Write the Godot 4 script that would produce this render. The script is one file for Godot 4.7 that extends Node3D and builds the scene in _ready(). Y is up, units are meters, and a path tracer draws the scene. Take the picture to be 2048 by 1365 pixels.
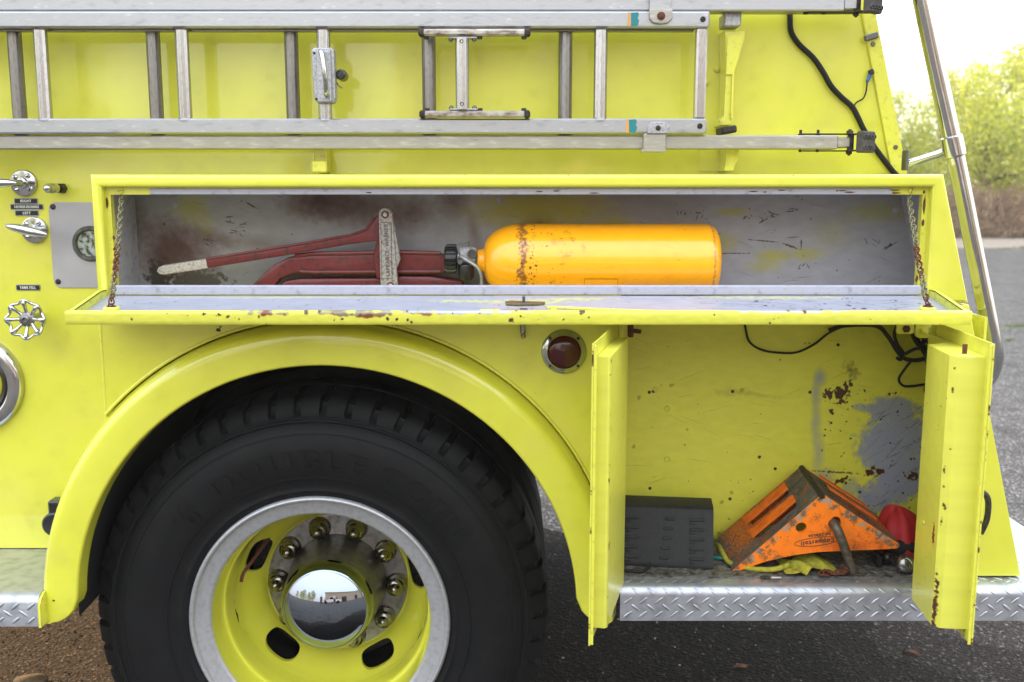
extends Node3D
# An old lime-yellow fire truck seen from the side: rear wheel, open equipment compartments and the ladder above them.
# Units are metres, y is up. The truck's side faces +z, its compartment faces lie on z = 0 and its tail is towards +x.

const GROUND := 0.0
var rng := RandomNumberGenerator.new()
var mats := {}
var used_names := {}
var nz := PackedByteArray()      # 512 x 512 tiling noise for the painted textures
var nz2 := PackedByteArray()


# ---------------------------------------------------------------- mesh building
class MB:
	var p := PackedVector3Array()
	var uv := PackedVector2Array()

	func tri(a: Vector3, b: Vector3, c: Vector3) -> void:   # counter-clockwise seen from outside
		p.append(a); p.append(b); p.append(c)
		uv.append(Vector2.ZERO); uv.append(Vector2.ZERO); uv.append(Vector2.ZERO)

	func quad(a: Vector3, b: Vector3, c: Vector3, d: Vector3) -> void:
		tri(a, b, c); tri(a, c, d)

	func triuv(a: Vector3, b: Vector3, c: Vector3, ua: Vector2, ub: Vector2, uc: Vector2) -> void:
		p.append(a); p.append(b); p.append(c)
		uv.append(ua); uv.append(ub); uv.append(uc)

	func grid(rows: Array, wrap := false, flip := false) -> void:
		var m: int = rows.size()
		var n: int = rows[0].size()
		var last := n if wrap else n - 1
		for i in m - 1:
			var r0: PackedVector3Array = rows[i]
			var r1: PackedVector3Array = rows[i + 1]
			for j in last:
				var k := (j + 1) % n
				var u0 := float(j) / last
				var u1 := float(j + 1) / last
				var v0 := float(i) / (m - 1)
				var v1 := float(i + 1) / (m - 1)
				var a := r0[j]; var b := r0[k]; var c := r1[k]; var d := r1[j]
				if flip:
					triuv(a, d, c, Vector2(u0, v0), Vector2(u0, v1), Vector2(u1, v1))
					triuv(a, c, b, Vector2(u0, v0), Vector2(u1, v1), Vector2(u1, v0))
				else:
					triuv(a, b, c, Vector2(u0, v0), Vector2(u1, v0), Vector2(u1, v1))
					triuv(a, c, d, Vector2(u0, v0), Vector2(u1, v1), Vector2(u0, v1))

	func box(c: Vector3, s: Vector3, bevel := 0.0, bs := Basis()) -> void:
		var h := s / 2
		var e := minf(bevel, minf(h.x, minf(h.y, h.z)) * 0.9)
		if e <= 0.0:
			for ax in 3:
				for sg in [-1.0, 1.0]:
					var n := Vector3.ZERO; n[ax] = sg
					var t := Vector3.ZERO; t[(ax + 1) % 3] = 1
					var w := n.cross(t)
					var o := c + bs * (n * h)
					var tt := bs * (t * h); var ww := bs * (w * h)
					quad(o - tt - ww, o + tt - ww, o + tt + ww, o - tt + ww)
			return
		for ax in 3:
			for sg in [-1.0, 1.0]:
				var n := Vector3.ZERO; n[ax] = sg
				var t := Vector3.ZERO; t[(ax + 1) % 3] = 1
				var w := n.cross(t)
				var hi := h - Vector3(e, e, e)
				var o := c + bs * (n * h)
				var tt := bs * (t * hi); var ww := bs * (w * hi)
				quad(o - tt - ww, o + tt - ww, o + tt + ww, o - tt + ww)
				# edge chamfers: between this face and the face along +-t (each edge once)
				for sg2 in [-1.0, 1.0]:
					var n2 := Vector3.ZERO; n2[(ax + 1) % 3] = sg2
					var d := Vector3.ZERO; d[(ax + 2) % 3] = 1.0
					var p1 := n * h + n2 * hi
					var p2 := n * hi + n2 * h
					var dd := d * hi
					var q := [c + bs * (p1 - dd), c + bs * (p1 + dd), c + bs * (p2 + dd), c + bs * (p2 - dd)]
					if (q[1] - q[0]).cross(q[2] - q[0]).dot(bs * (n + n2)) > 0:
						quad(q[0], q[1], q[2], q[3])
					else:
						quad(q[0], q[3], q[2], q[1])
		for sx in [-1.0, 1.0]:
			for sy in [-1.0, 1.0]:
				for sz in [-1.0, 1.0]:
					var sgn := Vector3(sx, sy, sz)
					var hi2 := (h - Vector3(e, e, e)) * sgn
					var a := c + bs * (hi2 + Vector3(sx * e, 0, 0))
					var b := c + bs * (hi2 + Vector3(0, sy * e, 0))
					var d2 := c + bs * (hi2 + Vector3(0, 0, sz * e))
					if (b - a).cross(d2 - a).dot(bs * sgn) > 0:
						tri(a, b, d2)
					else:
						tri(a, d2, b)

	func lathe(prof: PackedVector2Array, xf := Transform3D(), segs := 32, a0 := 0.0, a1 := TAU) -> void:   # profile of (radius, place along z); outside to the right of its run
		var full := absf(a1 - a0 - TAU) < 1e-4
		var cols := segs if full else segs + 1
		var rows := []
		for q in prof:
			var r := PackedVector3Array()
			for j in cols:
				var a := a0 + (a1 - a0) * j / segs
				r.append(xf * Vector3(cos(a) * q.x, sin(a) * q.x, q.y))
			rows.append(r)
		grid(rows, full)

	func tube(path: PackedVector3Array, rad: Variant, sides := 10, closed := false, cap := true, squash := 1.0) -> void:
		var n := path.size()
		var rows := []
		var up := Vector3.UP
		var t0 := (path[1] - path[0]).normalized()
		if absf(t0.dot(up)) > 0.9:
			up = Vector3.RIGHT
		var side := t0.cross(up).normalized()
		for i in n:
			var t: Vector3
			if closed:
				t = (path[(i + 1) % n] - path[(i - 1 + n) % n]).normalized()
			elif i == 0:
				t = t0
			elif i == n - 1:
				t = (path[n - 1] - path[n - 2]).normalized()
			else:
				t = ((path[i + 1] - path[i]).normalized() + (path[i] - path[i - 1]).normalized()).normalized()
			side = (side - t * side.dot(t)).normalized()
			var o := t.cross(side)
			var r: float = rad[i] if rad is PackedFloat32Array or rad is Array else rad
			var ring := PackedVector3Array()
			for j in sides:
				var a := TAU * j / sides
				ring.append(path[i] + (side * cos(a) + o * sin(a) * squash) * r)
			rows.append(ring)
		if closed:
			rows.append(rows[0])
		grid(rows, true)
		if cap and not closed:
			var f: PackedVector3Array = rows[0]
			var l: PackedVector3Array = rows[n - 1]
			for j in sides:
				tri(path[0], f[(j + 1) % sides], f[j])
				tri(path[n - 1], l[j], l[(j + 1) % sides])

	static func ccw(poly: PackedVector2Array) -> PackedVector2Array:
		var a := 0.0
		for i in poly.size():
			a += poly[i].cross(poly[(i + 1) % poly.size()])
		var q := poly.duplicate()
		if a < 0:
			q.reverse()
		return q

	static func inset(poly: PackedVector2Array, e: float) -> PackedVector2Array:
		var out := PackedVector2Array()
		var n := poly.size()
		for i in n:
			var d0 := (poly[i] - poly[(i - 1 + n) % n]).normalized()
			var d1 := (poly[(i + 1) % n] - poly[i]).normalized()
			var n0 := Vector2(-d0.y, d0.x)
			var n1 := Vector2(-d1.y, d1.x)
			var m := n0 + n1
			var k := maxf(m.length_squared() / 2.0, 0.35)
			out.append(poly[i] + m * (e / k))
		return out

	func prism(poly_in: PackedVector2Array, z0: float, z1: float, bevel := 0.0, xf := Transform3D(), back := true) -> void:
		var poly := ccw(poly_in)
		var n := poly.size()
		var loops := [[poly, z0]]
		var front := poly
		if bevel > 0:
			front = inset(poly, bevel)
			loops.append([poly, z1 - bevel])
			loops.append([inset(poly, bevel * 0.3), z1 - bevel * 0.3])
		loops.append([front, z1])
		for l in loops.size() - 1:
			var pa: PackedVector2Array = loops[l][0]
			var pb: PackedVector2Array = loops[l + 1][0]
			for i in n:
				var k := (i + 1) % n
				quad(xf * Vector3(pa[i].x, pa[i].y, loops[l][1]), xf * Vector3(pa[k].x, pa[k].y, loops[l][1]), xf * Vector3(pb[k].x, pb[k].y, loops[l + 1][1]), xf * Vector3(pb[i].x, pb[i].y, loops[l + 1][1]))
		var ix := Geometry2D.triangulate_polygon(front)
		for i in range(0, ix.size(), 3):
			var a := front[ix[i]]; var b := front[ix[i + 1]]; var c := front[ix[i + 2]]
			if (b - a).cross(c - a) < 0:
				var s := b; b = c; c = s
			tri(xf * Vector3(a.x, a.y, z1), xf * Vector3(b.x, b.y, z1), xf * Vector3(c.x, c.y, z1))
			if back:
				tri(xf * Vector3(a.x, a.y, z0), xf * Vector3(c.x, c.y, z0), xf * Vector3(b.x, b.y, z0))

	func sheet(poly_in: PackedVector2Array, y: float) -> void:      # a flat patch on the ground, outline in (x, -z)
		var poly := ccw(poly_in)
		var ix := Geometry2D.triangulate_polygon(poly)
		for i in range(0, ix.size(), 3):
			var a := poly[ix[i]]; var b := poly[ix[i + 1]]; var c := poly[ix[i + 2]]
			if (b - a).cross(c - a) < 0:
				var s := b; b = c; c = s
			tri(Vector3(a.x, y, -a.y), Vector3(b.x, y, -b.y), Vector3(c.x, y, -c.y))

	func plate(outline: PackedVector2Array, holes: Array, z0: float, z1: float, xf := Transform3D()) -> void:    # a sheet with holes through it
		var list := [ccw(outline)]
		for h in holes:
			var c := Vector2.ZERO
			for q in h:
				c += q / h.size()
			var next := []
			for poly in list:
				for half in [PackedVector2Array([Vector2(-9, -9), Vector2(c.x, -9), Vector2(c.x, 9), Vector2(-9, 9)]), PackedVector2Array([Vector2(c.x, -9), Vector2(9, -9), Vector2(9, 9), Vector2(c.x, 9)])]:
					for piece in Geometry2D.intersect_polygons(poly, half):
						for rest in Geometry2D.clip_polygons(piece, h):
							next.append(rest)
			list = next
		for poly in list:
			var ix := Geometry2D.triangulate_polygon(poly)
			for i in range(0, ix.size(), 3):
				var a: Vector2 = poly[ix[i]]; var b: Vector2 = poly[ix[i + 1]]; var c2: Vector2 = poly[ix[i + 2]]
				if (b - a).cross(c2 - a) < 0:
					var s := b; b = c2; c2 = s
				tri(xf * Vector3(a.x, a.y, z1), xf * Vector3(b.x, b.y, z1), xf * Vector3(c2.x, c2.y, z1))
				tri(xf * Vector3(a.x, a.y, z0), xf * Vector3(c2.x, c2.y, z0), xf * Vector3(b.x, b.y, z0))
		var walls := [ccw(outline)]
		for h in holes:
			var r: PackedVector2Array = ccw(h)
			r.reverse()
			walls.append(r)
		for w in walls:
			for i in w.size():
				var k: int = (i + 1) % w.size()
				quad(xf * Vector3(w[i].x, w[i].y, z0), xf * Vector3(w[k].x, w[k].y, z0), xf * Vector3(w[k].x, w[k].y, z1), xf * Vector3(w[i].x, w[i].y, z1))

	func ring_loft(loops: Array) -> void:     # closed loops of the same size, each [PackedVector2Array ccw, z]
		for l in loops.size() - 1:
			var pa: PackedVector2Array = loops[l][0]
			var pb: PackedVector2Array = loops[l + 1][0]
			var n := pa.size()
			for i in n:
				var k := (i + 1) % n
				quad(Vector3(pa[i].x, pa[i].y, loops[l][1]), Vector3(pa[k].x, pa[k].y, loops[l][1]), Vector3(pb[k].x, pb[k].y, loops[l + 1][1]), Vector3(pb[i].x, pb[i].y, loops[l + 1][1]))

	func ball(c: Vector3, r: Vector3, segs := 16, rings := 10) -> void:
		var rows := []
		for i in rings + 1:
			var a := PI * i / rings - PI / 2
			var row := PackedVector3Array()
			for j in segs:
				var b := TAU * j / segs
				row.append(c + Vector3(cos(a) * cos(b) * r.x, cos(a) * sin(b) * r.y, sin(a) * r.z))
			rows.append(row)
		grid(rows, true)

	func hexbolt(c: Vector3, r: float, h: float, bs := Basis(), round_top := true) -> void:
		var x := Transform3D(bs, c)
		lathe(PackedVector2Array([Vector2(r, 0), Vector2(r, h * 0.75), Vector2(r * 0.85, h), Vector2(0.0001, h)]), x, 6)
		if round_top:
			lathe(PackedVector2Array([Vector2(r * 0.5, h), Vector2(r * 0.5, h * 1.35), Vector2(r * 0.3, h * 1.5), Vector2(0.0001, h * 1.5)]), x, 10)

	func screw(c: Vector3, r: float, bs := Basis()) -> void:      # slotted round head facing z
		var x := Transform3D(bs, c)
		lathe(PackedVector2Array([Vector2(r, 0), Vector2(r * 0.95, r * 0.25), Vector2(r * 0.6, r * 0.42), Vector2(0.0001, r * 0.45)]), x, 14)

	func planar(u: Vector3, v: Vector3, o: Vector3, size: Vector2) -> MB:
		for i in p.size():
			uv[i] = Vector2((p[i] - o).dot(u) / size.x, (p[i] - o).dot(v) / size.y)
		return self

	func join(other: MB, xf := Transform3D()) -> void:
		for i in other.p.size():
			p.append(xf * other.p[i])
		uv.append_array(other.uv)

	func mesh(crease := 40.0) -> ArrayMesh:
		var n := p.size()
		var vs := PackedVector3Array(); vs.resize(n)
		var ns := PackedVector3Array(); ns.resize(n)
		var us := PackedVector2Array(); us.resize(n)
		var fn := PackedVector3Array(); fn.resize(n / 3)
		var fu := PackedVector3Array(); fu.resize(n / 3)
		for f in n / 3:
			fn[f] = (p[f * 3 + 1] - p[f * 3]).cross(p[f * 3 + 2] - p[f * 3])
			fu[f] = fn[f].normalized()
		var near := {}
		var keys := []
		keys.resize(n)
		if crease > 0:
			for i in n:
				var k := Vector3i((p[i] * 20000.0).round())
				keys[i] = k
				if near.has(k):
					near[k].append(i / 3)
				else:
					near[k] = [i / 3]
		var lim := cos(deg_to_rad(crease))
		for i in n:
			var f := i / 3
			var nn := fu[f]
			if crease > 0:
				var s := Vector3.ZERO
				for g in near[keys[i]]:
					if fu[g].dot(nn) >= lim:
						s += fn[g]
				if s.length_squared() > 0:
					nn = s.normalized()
			var w: int = [0, 2, 1][i % 3]
			vs[f * 3 + w] = p[i]
			ns[f * 3 + w] = nn
			us[f * 3 + w] = uv[i]
		var arr := []
		arr.resize(Mesh.ARRAY_MAX)
		arr[Mesh.ARRAY_VERTEX] = vs
		arr[Mesh.ARRAY_NORMAL] = ns
		arr[Mesh.ARRAY_TEX_UV] = us
		var am := ArrayMesh.new()
		am.add_surface_from_arrays(Mesh.PRIMITIVE_TRIANGLES, arr)
		return am


# ---------------------------------------------------------------- painted textures (colour, wear and stains only)
class Pic:
	var w: int
	var h: int
	var o: Vector2        # metres of the top left corner
	var s: float          # pixels per metre
	var d: PackedByteArray
	var nz: PackedByteArray

	func _init(origin: Vector2, size: Vector2, per_metre: float, noise: PackedByteArray) -> void:
		o = origin; s = per_metre; nz = noise
		w = int(size.x * s); h = int(size.y * s)
		d = PackedByteArray(); d.resize(w * h * 3)

	func fill(c: Color, amp := 0.0, stretch := Vector2i(1, 1)) -> void:
		var r := c.r * 255.0; var g := c.g * 255.0; var b := c.b * 255.0
		var k := 0
		for y in h:
			var row := ((y * stretch.y) & 511) * 512
			for x in w:
				var f := 1.0 + amp * (nz[row + ((x * stretch.x) & 511)] - 128) / 128.0
				d[k] = clampi(int(r * f), 0, 255); d[k + 1] = clampi(int(g * f), 0, 255); d[k + 2] = clampi(int(b * f), 0, 255)
				k += 3

	# a patch at (x, y) in metres with y up: soft is the width of its edge (share of its radius), rough how torn the edge is
	func blob(x: float, y: float, rx: float, ry: float, c: Color, alpha := 1.0, soft := 0.2, rough := 0.6, ang := 0.0, fine := 3) -> void:
		var cx := (x - o.x) * s; var cy := (o.y - y) * s
		var ax := rx * s; var ay := ry * s
		var reach := maxf(ax, ay) * (1.0 + rough) + 1.0
		var ca := cos(ang); var sa := sin(ang)
		for py in range(maxi(0, int(cy - reach)), mini(h, int(cy + reach) + 1)):
			for px in range(maxi(0, int(cx - reach)), mini(w, int(cx + reach) + 1)):
				var dx := px + 0.5 - cx; var dy := py + 0.5 - cy
				var u := (dx * ca - dy * sa) / ax
				var v := (dx * sa + dy * ca) / ay
				var q := sqrt(u * u + v * v)
				if q > 1.0 + rough:
					continue
				var nn := (nz[((py * fine) & 511) * 512 + ((px * fine) & 511)] - 128) / 128.0
				var a := clampf((1.0 - q + nn * rough) / soft, 0.0, 1.0) * alpha
				if a > 0.004:
					var k := (py * w + px) * 3
					d[k] = int(d[k] + (c.r * 255.0 - d[k]) * a)
					d[k + 1] = int(d[k + 1] + (c.g * 255.0 - d[k + 1]) * a)
					d[k + 2] = int(d[k + 2] + (c.b * 255.0 - d[k + 2]) * a)

	func line(x0: float, y0: float, x1: float, y1: float, wd: float, c: Color, alpha := 1.0, rough := 0.5) -> void:
		var l := Vector2(x1 - x0, y1 - y0)
		blob((x0 + x1) / 2, (y0 + y1) / 2, l.length() / 2, wd / 2, c, alpha, 0.5, rough, l.angle(), 5)

	func specks(rn: RandomNumberGenerator, n: int, rect: Rect2, r0: float, r1: float, c: Color, alpha := 1.0) -> void:
		for i in n:
			var r := lerpf(r0, r1, rn.randf() * rn.randf())
			blob(rect.position.x + rn.randf() * rect.size.x, rect.position.y + rn.randf() * rect.size.y, r, r * rn.randf_range(0.4, 1.0), c, alpha, 0.35, 0.7, rn.randf() * TAU, 7)

	func scratches(rn: RandomNumberGenerator, n: int, rect: Rect2, len0: float, len1: float, c: Color, alpha := 0.6, lean := 9.0) -> void:
		for i in n:
			var p := rect.position + Vector2(rn.randf(), rn.randf()) * rect.size
			var a := rn.randf_range(-0.5, 0.5) if lean > 8 else lean + rn.randf_range(-0.3, 0.3)
			var l := rn.randf_range(len0, len1)
			line(p.x, p.y, p.x + cos(a) * l, p.y + sin(a) * l, rn.randf_range(1.2, 2.6) / s, c, alpha * rn.randf_range(0.4, 1.0))

	func tex() -> ImageTexture:
		return ImageTexture.create_from_image(Image.create_from_data(w, h, false, Image.FORMAT_RGB8, d))


# ---------------------------------------------------------------- scene helpers
func numbered(base: String, parent: Node) -> String:
	var k := str(parent.get_instance_id()) + base
	var c: int = used_names.get(k, 0)
	used_names[k] = c + 1
	return base if c == 0 else "%s_%03d" % [base, c]


func tag(o: Node, label := "", category := "", group := "", kind := "") -> Node:
	if label: o.set_meta("label", label)
	if category: o.set_meta("category", category)
	if group: o.set_meta("group", group)
	if kind: o.set_meta("kind", kind)
	return o


func node(called: String, parent: Node = self, xf := Transform3D()) -> Node3D:
	var o := Node3D.new()
	o.name = numbered(called, parent)
	parent.add_child(o, true)
	o.transform = xf
	return o


func put(called: String, m: Variant, mat: Material, parent: Node = self, crease := 40.0, xf := Transform3D()) -> MeshInstance3D:
	var o := MeshInstance3D.new()
	o.name = numbered(called, parent)
	o.mesh = m.mesh(crease) if m is MB else m
	o.material_override = mat
	o.transform = xf
	parent.add_child(o, true)
	return o


func loose(o: Node) -> Node:
	o.set_meta("kind", "stuff")
	return o


func V2(a: Array) -> PackedVector2Array:
	var q := PackedVector2Array()
	for i in range(0, a.size(), 2):
		q.append(Vector2(a[i], a[i + 1]))
	return q


func V3(a: Array) -> PackedVector3Array:
	var q := PackedVector3Array()
	for i in range(0, a.size(), 3):
		q.append(Vector3(a[i], a[i + 1], a[i + 2]))
	return q


func rect(x0: float, y0: float, x1: float, y1: float) -> PackedVector2Array:
	return PackedVector2Array([Vector2(x0, y0), Vector2(x1, y0), Vector2(x1, y1), Vector2(x0, y1)])


func rrect(x0: float, y0: float, x1: float, y1: float, r: float, n := 5) -> PackedVector2Array:
	var q := PackedVector2Array()
	for c in [[x1 - r, y0 + r, -PI / 2], [x1 - r, y1 - r, 0.0], [x0 + r, y1 - r, PI / 2], [x0 + r, y0 + r, PI]]:
		for i in n + 1:
			var a: float = c[2] + PI / 2 * i / n
			q.append(Vector2(c[0] + cos(a) * r, c[1] + sin(a) * r))
	return q


func disc(x: float, y: float, r: float, n := 24) -> PackedVector2Array:
	var q := PackedVector2Array()
	for i in n:
		q.append(Vector2(x + cos(TAU * i / n) * r, y + sin(TAU * i / n) * r))
	return q


func curve(pts: PackedVector3Array, per := 6) -> PackedVector3Array:     # a smooth run through the points
	var out := PackedVector3Array()
	var n := pts.size()
	for i in n - 1:
		var a := pts[maxi(i - 1, 0)]; var b := pts[i]; var c := pts[i + 1]; var d := pts[mini(i + 2, n - 1)]
		for k in per:
			out.append(b.cubic_interpolate(c, a, d, float(k) / per))
	out.append(pts[n - 1])
	return out


func tx(x: float, y: float, z: float, bs := Basis()) -> Transform3D:
	return Transform3D(bs, Vector3(x, y, z))


func turn(axis: Vector3, deg: float) -> Basis:
	return Basis(axis, deg_to_rad(deg))


const FACE_UP := Basis(Vector3(1, 0, 0), Vector3(0, 0, -1), Vector3(0, 1, 0))       # a lathe's z turned up
const FACE_RIGHT := Basis(Vector3(0, 1, 0), Vector3(0, 0, 1), Vector3(1, 0, 0))     # a lathe's z turned to +x


func noise_tex(seed_: int, freq: float, colors: Array, octaves := 4, size := 512, type := FastNoiseLite.TYPE_SIMPLEX_SMOOTH) -> NoiseTexture2D:
	var f := FastNoiseLite.new()
	f.noise_type = type
	f.seed = seed_
	f.frequency = freq
	f.fractal_octaves = octaves
	var g := Gradient.new()
	var off := PackedFloat32Array()
	var col := PackedColorArray()
	for i in colors.size():
		off.append(float(i) / (colors.size() - 1))
		col.append(colors[i])
	g.offsets = off
	g.colors = col
	var t := NoiseTexture2D.new()
	t.width = size
	t.height = size
	t.seamless = true
	t.noise = f
	t.color_ramp = g
	t.generate_mipmaps = false
	return t


func mat(called: String, color: Color, rough := 0.5, metal := 0.0, coat := 0.0) -> StandardMaterial3D:
	var m := StandardMaterial3D.new()
	m.resource_name = called
	m.albedo_color = color
	m.roughness = rough
	m.metallic = metal
	if coat > 0:
		m.clearcoat_enabled = true
		m.clearcoat = coat
		m.clearcoat_roughness = 0.05
	mats[called] = m
	return m


func noisy(m: StandardMaterial3D, t: Texture2D, scale: Vector3, bump: Texture2D = null, depth := 0.0) -> StandardMaterial3D:
	m.albedo_texture = t
	m.uv1_triplanar = true
	m.uv1_scale = scale
	if bump:
		m.heightmap_enabled = true
		m.heightmap_texture = bump
		m.heightmap_scale = depth
	return m


func painted(called: String, t: Texture2D, rough := 0.45, metal := 0.0, coat := 0.0) -> StandardMaterial3D:
	var m := mat(called, Color.WHITE, rough, metal, coat)
	m.albedo_texture = t
	m.texture_repeat = true
	return m


func letters(text: String, height: float, depth: float) -> TextMesh:
	var f := SystemFont.new()
	f.font_names = PackedStringArray(["Droid Sans", "Noto Sans", "Sans"])
	f.font_weight = 700
	var t := TextMesh.new()
	t.font = f
	t.text = text
	t.font_size = 32
	t.pixel_size = height / 23.0
	t.depth = depth
	t.curve_step = 2.0
	return t


# ---------------------------------------------------------------- the scene
func _ready() -> void:
	rng.seed = 20
	set_view()
	make_materials()
	make_ground()
	make_far_side()
	var truck := make_truck()
	make_ladder()
	make_cylinder()
	make_hose_clamp()
	make_black_chock()
	make_orange_chock()
	make_small_gear()
	make_greenery()
	make_opposite_side()
	make_people()


func set_view() -> void:
	var cam := Camera3D.new()
	cam.name = "camera"
	add_child(cam)
	cam.position = Vector3(0, 1.51, 2.156)
	cam.rotation.x = -atan(0.155)
	cam.keep_aspect = Camera3D.KEEP_HEIGHT
	cam.fov = 37.68
	cam.near = 0.05
	cam.far = 600.0
	var lens := CameraAttributesPhysical.new()
	lens.frustum_focal_length = 35.2
	lens.frustum_focus_distance = 2.22
	lens.exposure_aperture = 4.5
	cam.attributes = lens
	cam.fov = 37.68
	cam.current = true

	var env := Environment.new()
	env.background_mode = Environment.BG_SKY
	env.tonemap_mode = Environment.TONE_MAPPER_LINEAR
	env.tonemap_exposure = 1.2
	env.sdfgi_enabled = true
	env.ssao_enabled = true
	env.ssil_enabled = true
	var sm := ProceduralSkyMaterial.new()
	sm.sky_top_color = Color(0.905, 0.945, 1.0)
	sm.sky_horizon_color = Color(0.775, 0.757, 0.725)
	sm.sky_curve = 0.28
	sm.sky_energy_multiplier = 1.7
	sm.ground_bottom_color = Color(0.2, 0.2, 0.2)
	sm.ground_horizon_color = Color(0.6, 0.6, 0.58)
	sm.sun_angle_max = 30.0
	env.fog_enabled = true
	env.fog_density = 0.002
	env.fog_light_color = Color(1.0, 0.98, 0.92)
	var sky := Sky.new()
	sky.sky_material = sm
	env.sky = sky
	var we := WorldEnvironment.new()
	we.name = "world_environment"
	we.environment = env
	add_child(we)

	var sun := DirectionalLight3D.new()
	sun.name = "sun"
	sun.light_color = Color(1.0, 0.86, 0.66)
	sun.light_energy = 1.6
	sun.light_angular_distance = 0.5
	sun.shadow_enabled = true
	add_child(sun)
	var el := deg_to_rad(15.0)
	var az := deg_to_rad(40.0)      # the sun stands low behind the truck, to the left
	var to_sun := Vector3(-sin(az) * cos(el), sin(el), -cos(az) * cos(el))
	sun.look_at_from_position(to_sun * 50.0, Vector3.ZERO, Vector3.UP)


func make_materials() -> void:
	var f := FastNoiseLite.new()
	f.seed = 5
	f.noise_type = FastNoiseLite.TYPE_SIMPLEX_SMOOTH
	f.frequency = 0.02
	f.fractal_octaves = 5
	nz = f.get_seamless_image(512, 512).get_data()
	var wavy := noise_tex(3, 0.008, [Color.BLACK, Color.WHITE], 2, 256)
	var grain := noise_tex(4, 0.06, [Color.BLACK, Color.WHITE], 4, 512)
	var lime := mat("lime paint", Color.WHITE, 0.38, 0.0, 1.0)
	noisy(lime, noise_tex(9, 0.006, [Color(0.79, 0.775, 0.27), Color(0.825, 0.82, 0.23), Color(0.83, 0.82, 0.25), Color(0.835, 0.81, 0.31)], 4, 512), Vector3(0.9, 0.9, 0.9), wavy, 0.6)
	# thin road film in faint vertical streaks
	lime.detail_enabled = true
	lime.detail_blend_mode = BaseMaterial3D.BLEND_MODE_MUL
	lime.detail_albedo = noise_tex(7, 0.02, [Color(0.94, 0.935, 0.92), Color(0.985, 0.985, 0.98), Color(1, 1, 1), Color(1, 1, 1), Color(0.98, 0.975, 0.97)], 6, 512)
	lime.uv2_triplanar = true
	lime.uv2_scale = Vector3(2.4, 0.55, 2.4)
	noisy(mat("lime trim paint", Color.WHITE, 0.4, 0.0, 0.6), noise_tex(10, 0.03, [Color(0.70, 0.66, 0.32), Color(0.825, 0.81, 0.26), Color(0.835, 0.825, 0.28), Color(0.79, 0.765, 0.35)], 5, 512), Vector3(3, 3, 3))
	noisy(mat("worn lime paint", Color.WHITE, 0.55, 0.0, 0.15), noise_tex(11, 0.03, [Color(0.62, 0.59, 0.33), Color(0.79, 0.795, 0.30), Color(0.80, 0.815, 0.29), Color(0.78, 0.78, 0.35)], 5, 512), Vector3(3, 3, 3))
	noisy(mat("grey primer", Color.WHITE, 0.5, 0.0, 0.2), noise_tex(12, 0.03, [Color(0.5, 0.5, 0.54), Color(0.64, 0.64, 0.69), Color(0.66, 0.66, 0.72), Color(0.6, 0.6, 0.66)], 5, 512), Vector3(2, 2, 2))
	# aluminium: the streaks run along x on rails, along y on rungs
	var streak := noise_tex(14, 0.02, [Color(0.56, 0.56, 0.56), Color(0.645, 0.645, 0.65), Color(0.665, 0.665, 0.67), Color(0.655, 0.655, 0.66), Color(0.75, 0.75, 0.75)], 6, 512)
	var rail := noisy(mat("rail aluminium", Color.WHITE, 0.42, 0.85), streak, Vector3(1.6, 5, 5), grain, 0.01)
	rail.specular_mode = BaseMaterial3D.SPECULAR_SCHLICK_GGX
	noisy(mat("dull rail aluminium", Color.WHITE, 0.5, 0.7), noise_tex(15, 0.025, [Color(0.52, 0.50, 0.46), Color(0.62, 0.60, 0.565), Color(0.63, 0.61, 0.57), Color(0.64, 0.62, 0.58), Color(0.70, 0.685, 0.645), Color(0.76, 0.75, 0.71)], 6, 512), Vector3(1.3, 5, 5), grain, 0.02)
	noisy(mat("rung aluminium", Color.WHITE, 0.27, 0.95), noise_tex(16, 0.03, [Color(0.60, 0.585, 0.575), Color(0.70, 0.69, 0.69), Color(0.72, 0.715, 0.715), Color(0.70, 0.69, 0.68)], 5, 512), Vector3(9, 2.6, 9))
	noisy(mat("dark rung aluminium", Color.WHITE, 0.32, 0.95), noise_tex(17, 0.03, [Color(0.42, 0.40, 0.385), Color(0.52, 0.51, 0.50), Color(0.55, 0.54, 0.535), Color(0.52, 0.50, 0.485)], 5, 512), Vector3(9, 2.8, 9))
	noisy(mat("cast aluminium", Color.WHITE, 0.45, 0.6), noise_tex(18, 0.05, [Color(0.5, 0.5, 0.5), Color(0.66, 0.66, 0.67), Color(0.72, 0.72, 0.73)], 5, 512), Vector3(5, 5, 5), grain, 0.05)
	noisy(mat("tread plate aluminium", Color.WHITE, 0.40, 0.75), noise_tex(19, 0.02, [Color(0.58, 0.59, 0.62), Color(0.70, 0.71, 0.74), Color(0.74, 0.75, 0.78)], 5, 512), Vector3(2, 2, 2), grain, 0.03)
	noisy(mat("dirty tread plate", Color.WHITE, 0.6, 0.45), noise_tex(20, 0.02, [Color(0.16, 0.14, 0.12), Color(0.36, 0.34, 0.31), Color(0.50, 0.49, 0.46), Color(0.34, 0.31, 0.28)], 6, 512), Vector3(4, 4, 4), grain, 0.05)
	noisy(mat("brushed steel plate", Color.WHITE, 0.5, 0.55), noise_tex(21, 0.01, [Color(0.62, 0.61, 0.62), Color(0.69, 0.68, 0.69)], 3, 256), Vector3(2, 2, 2))
	noisy(mat("hub steel", Color.WHITE, 0.3, 0.9), noise_tex(22, 0.02, [Color(0.42, 0.41, 0.40), Color(0.56, 0.55, 0.54), Color(0.60, 0.59, 0.58)], 5, 512), Vector3(4, 4, 4))
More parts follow.
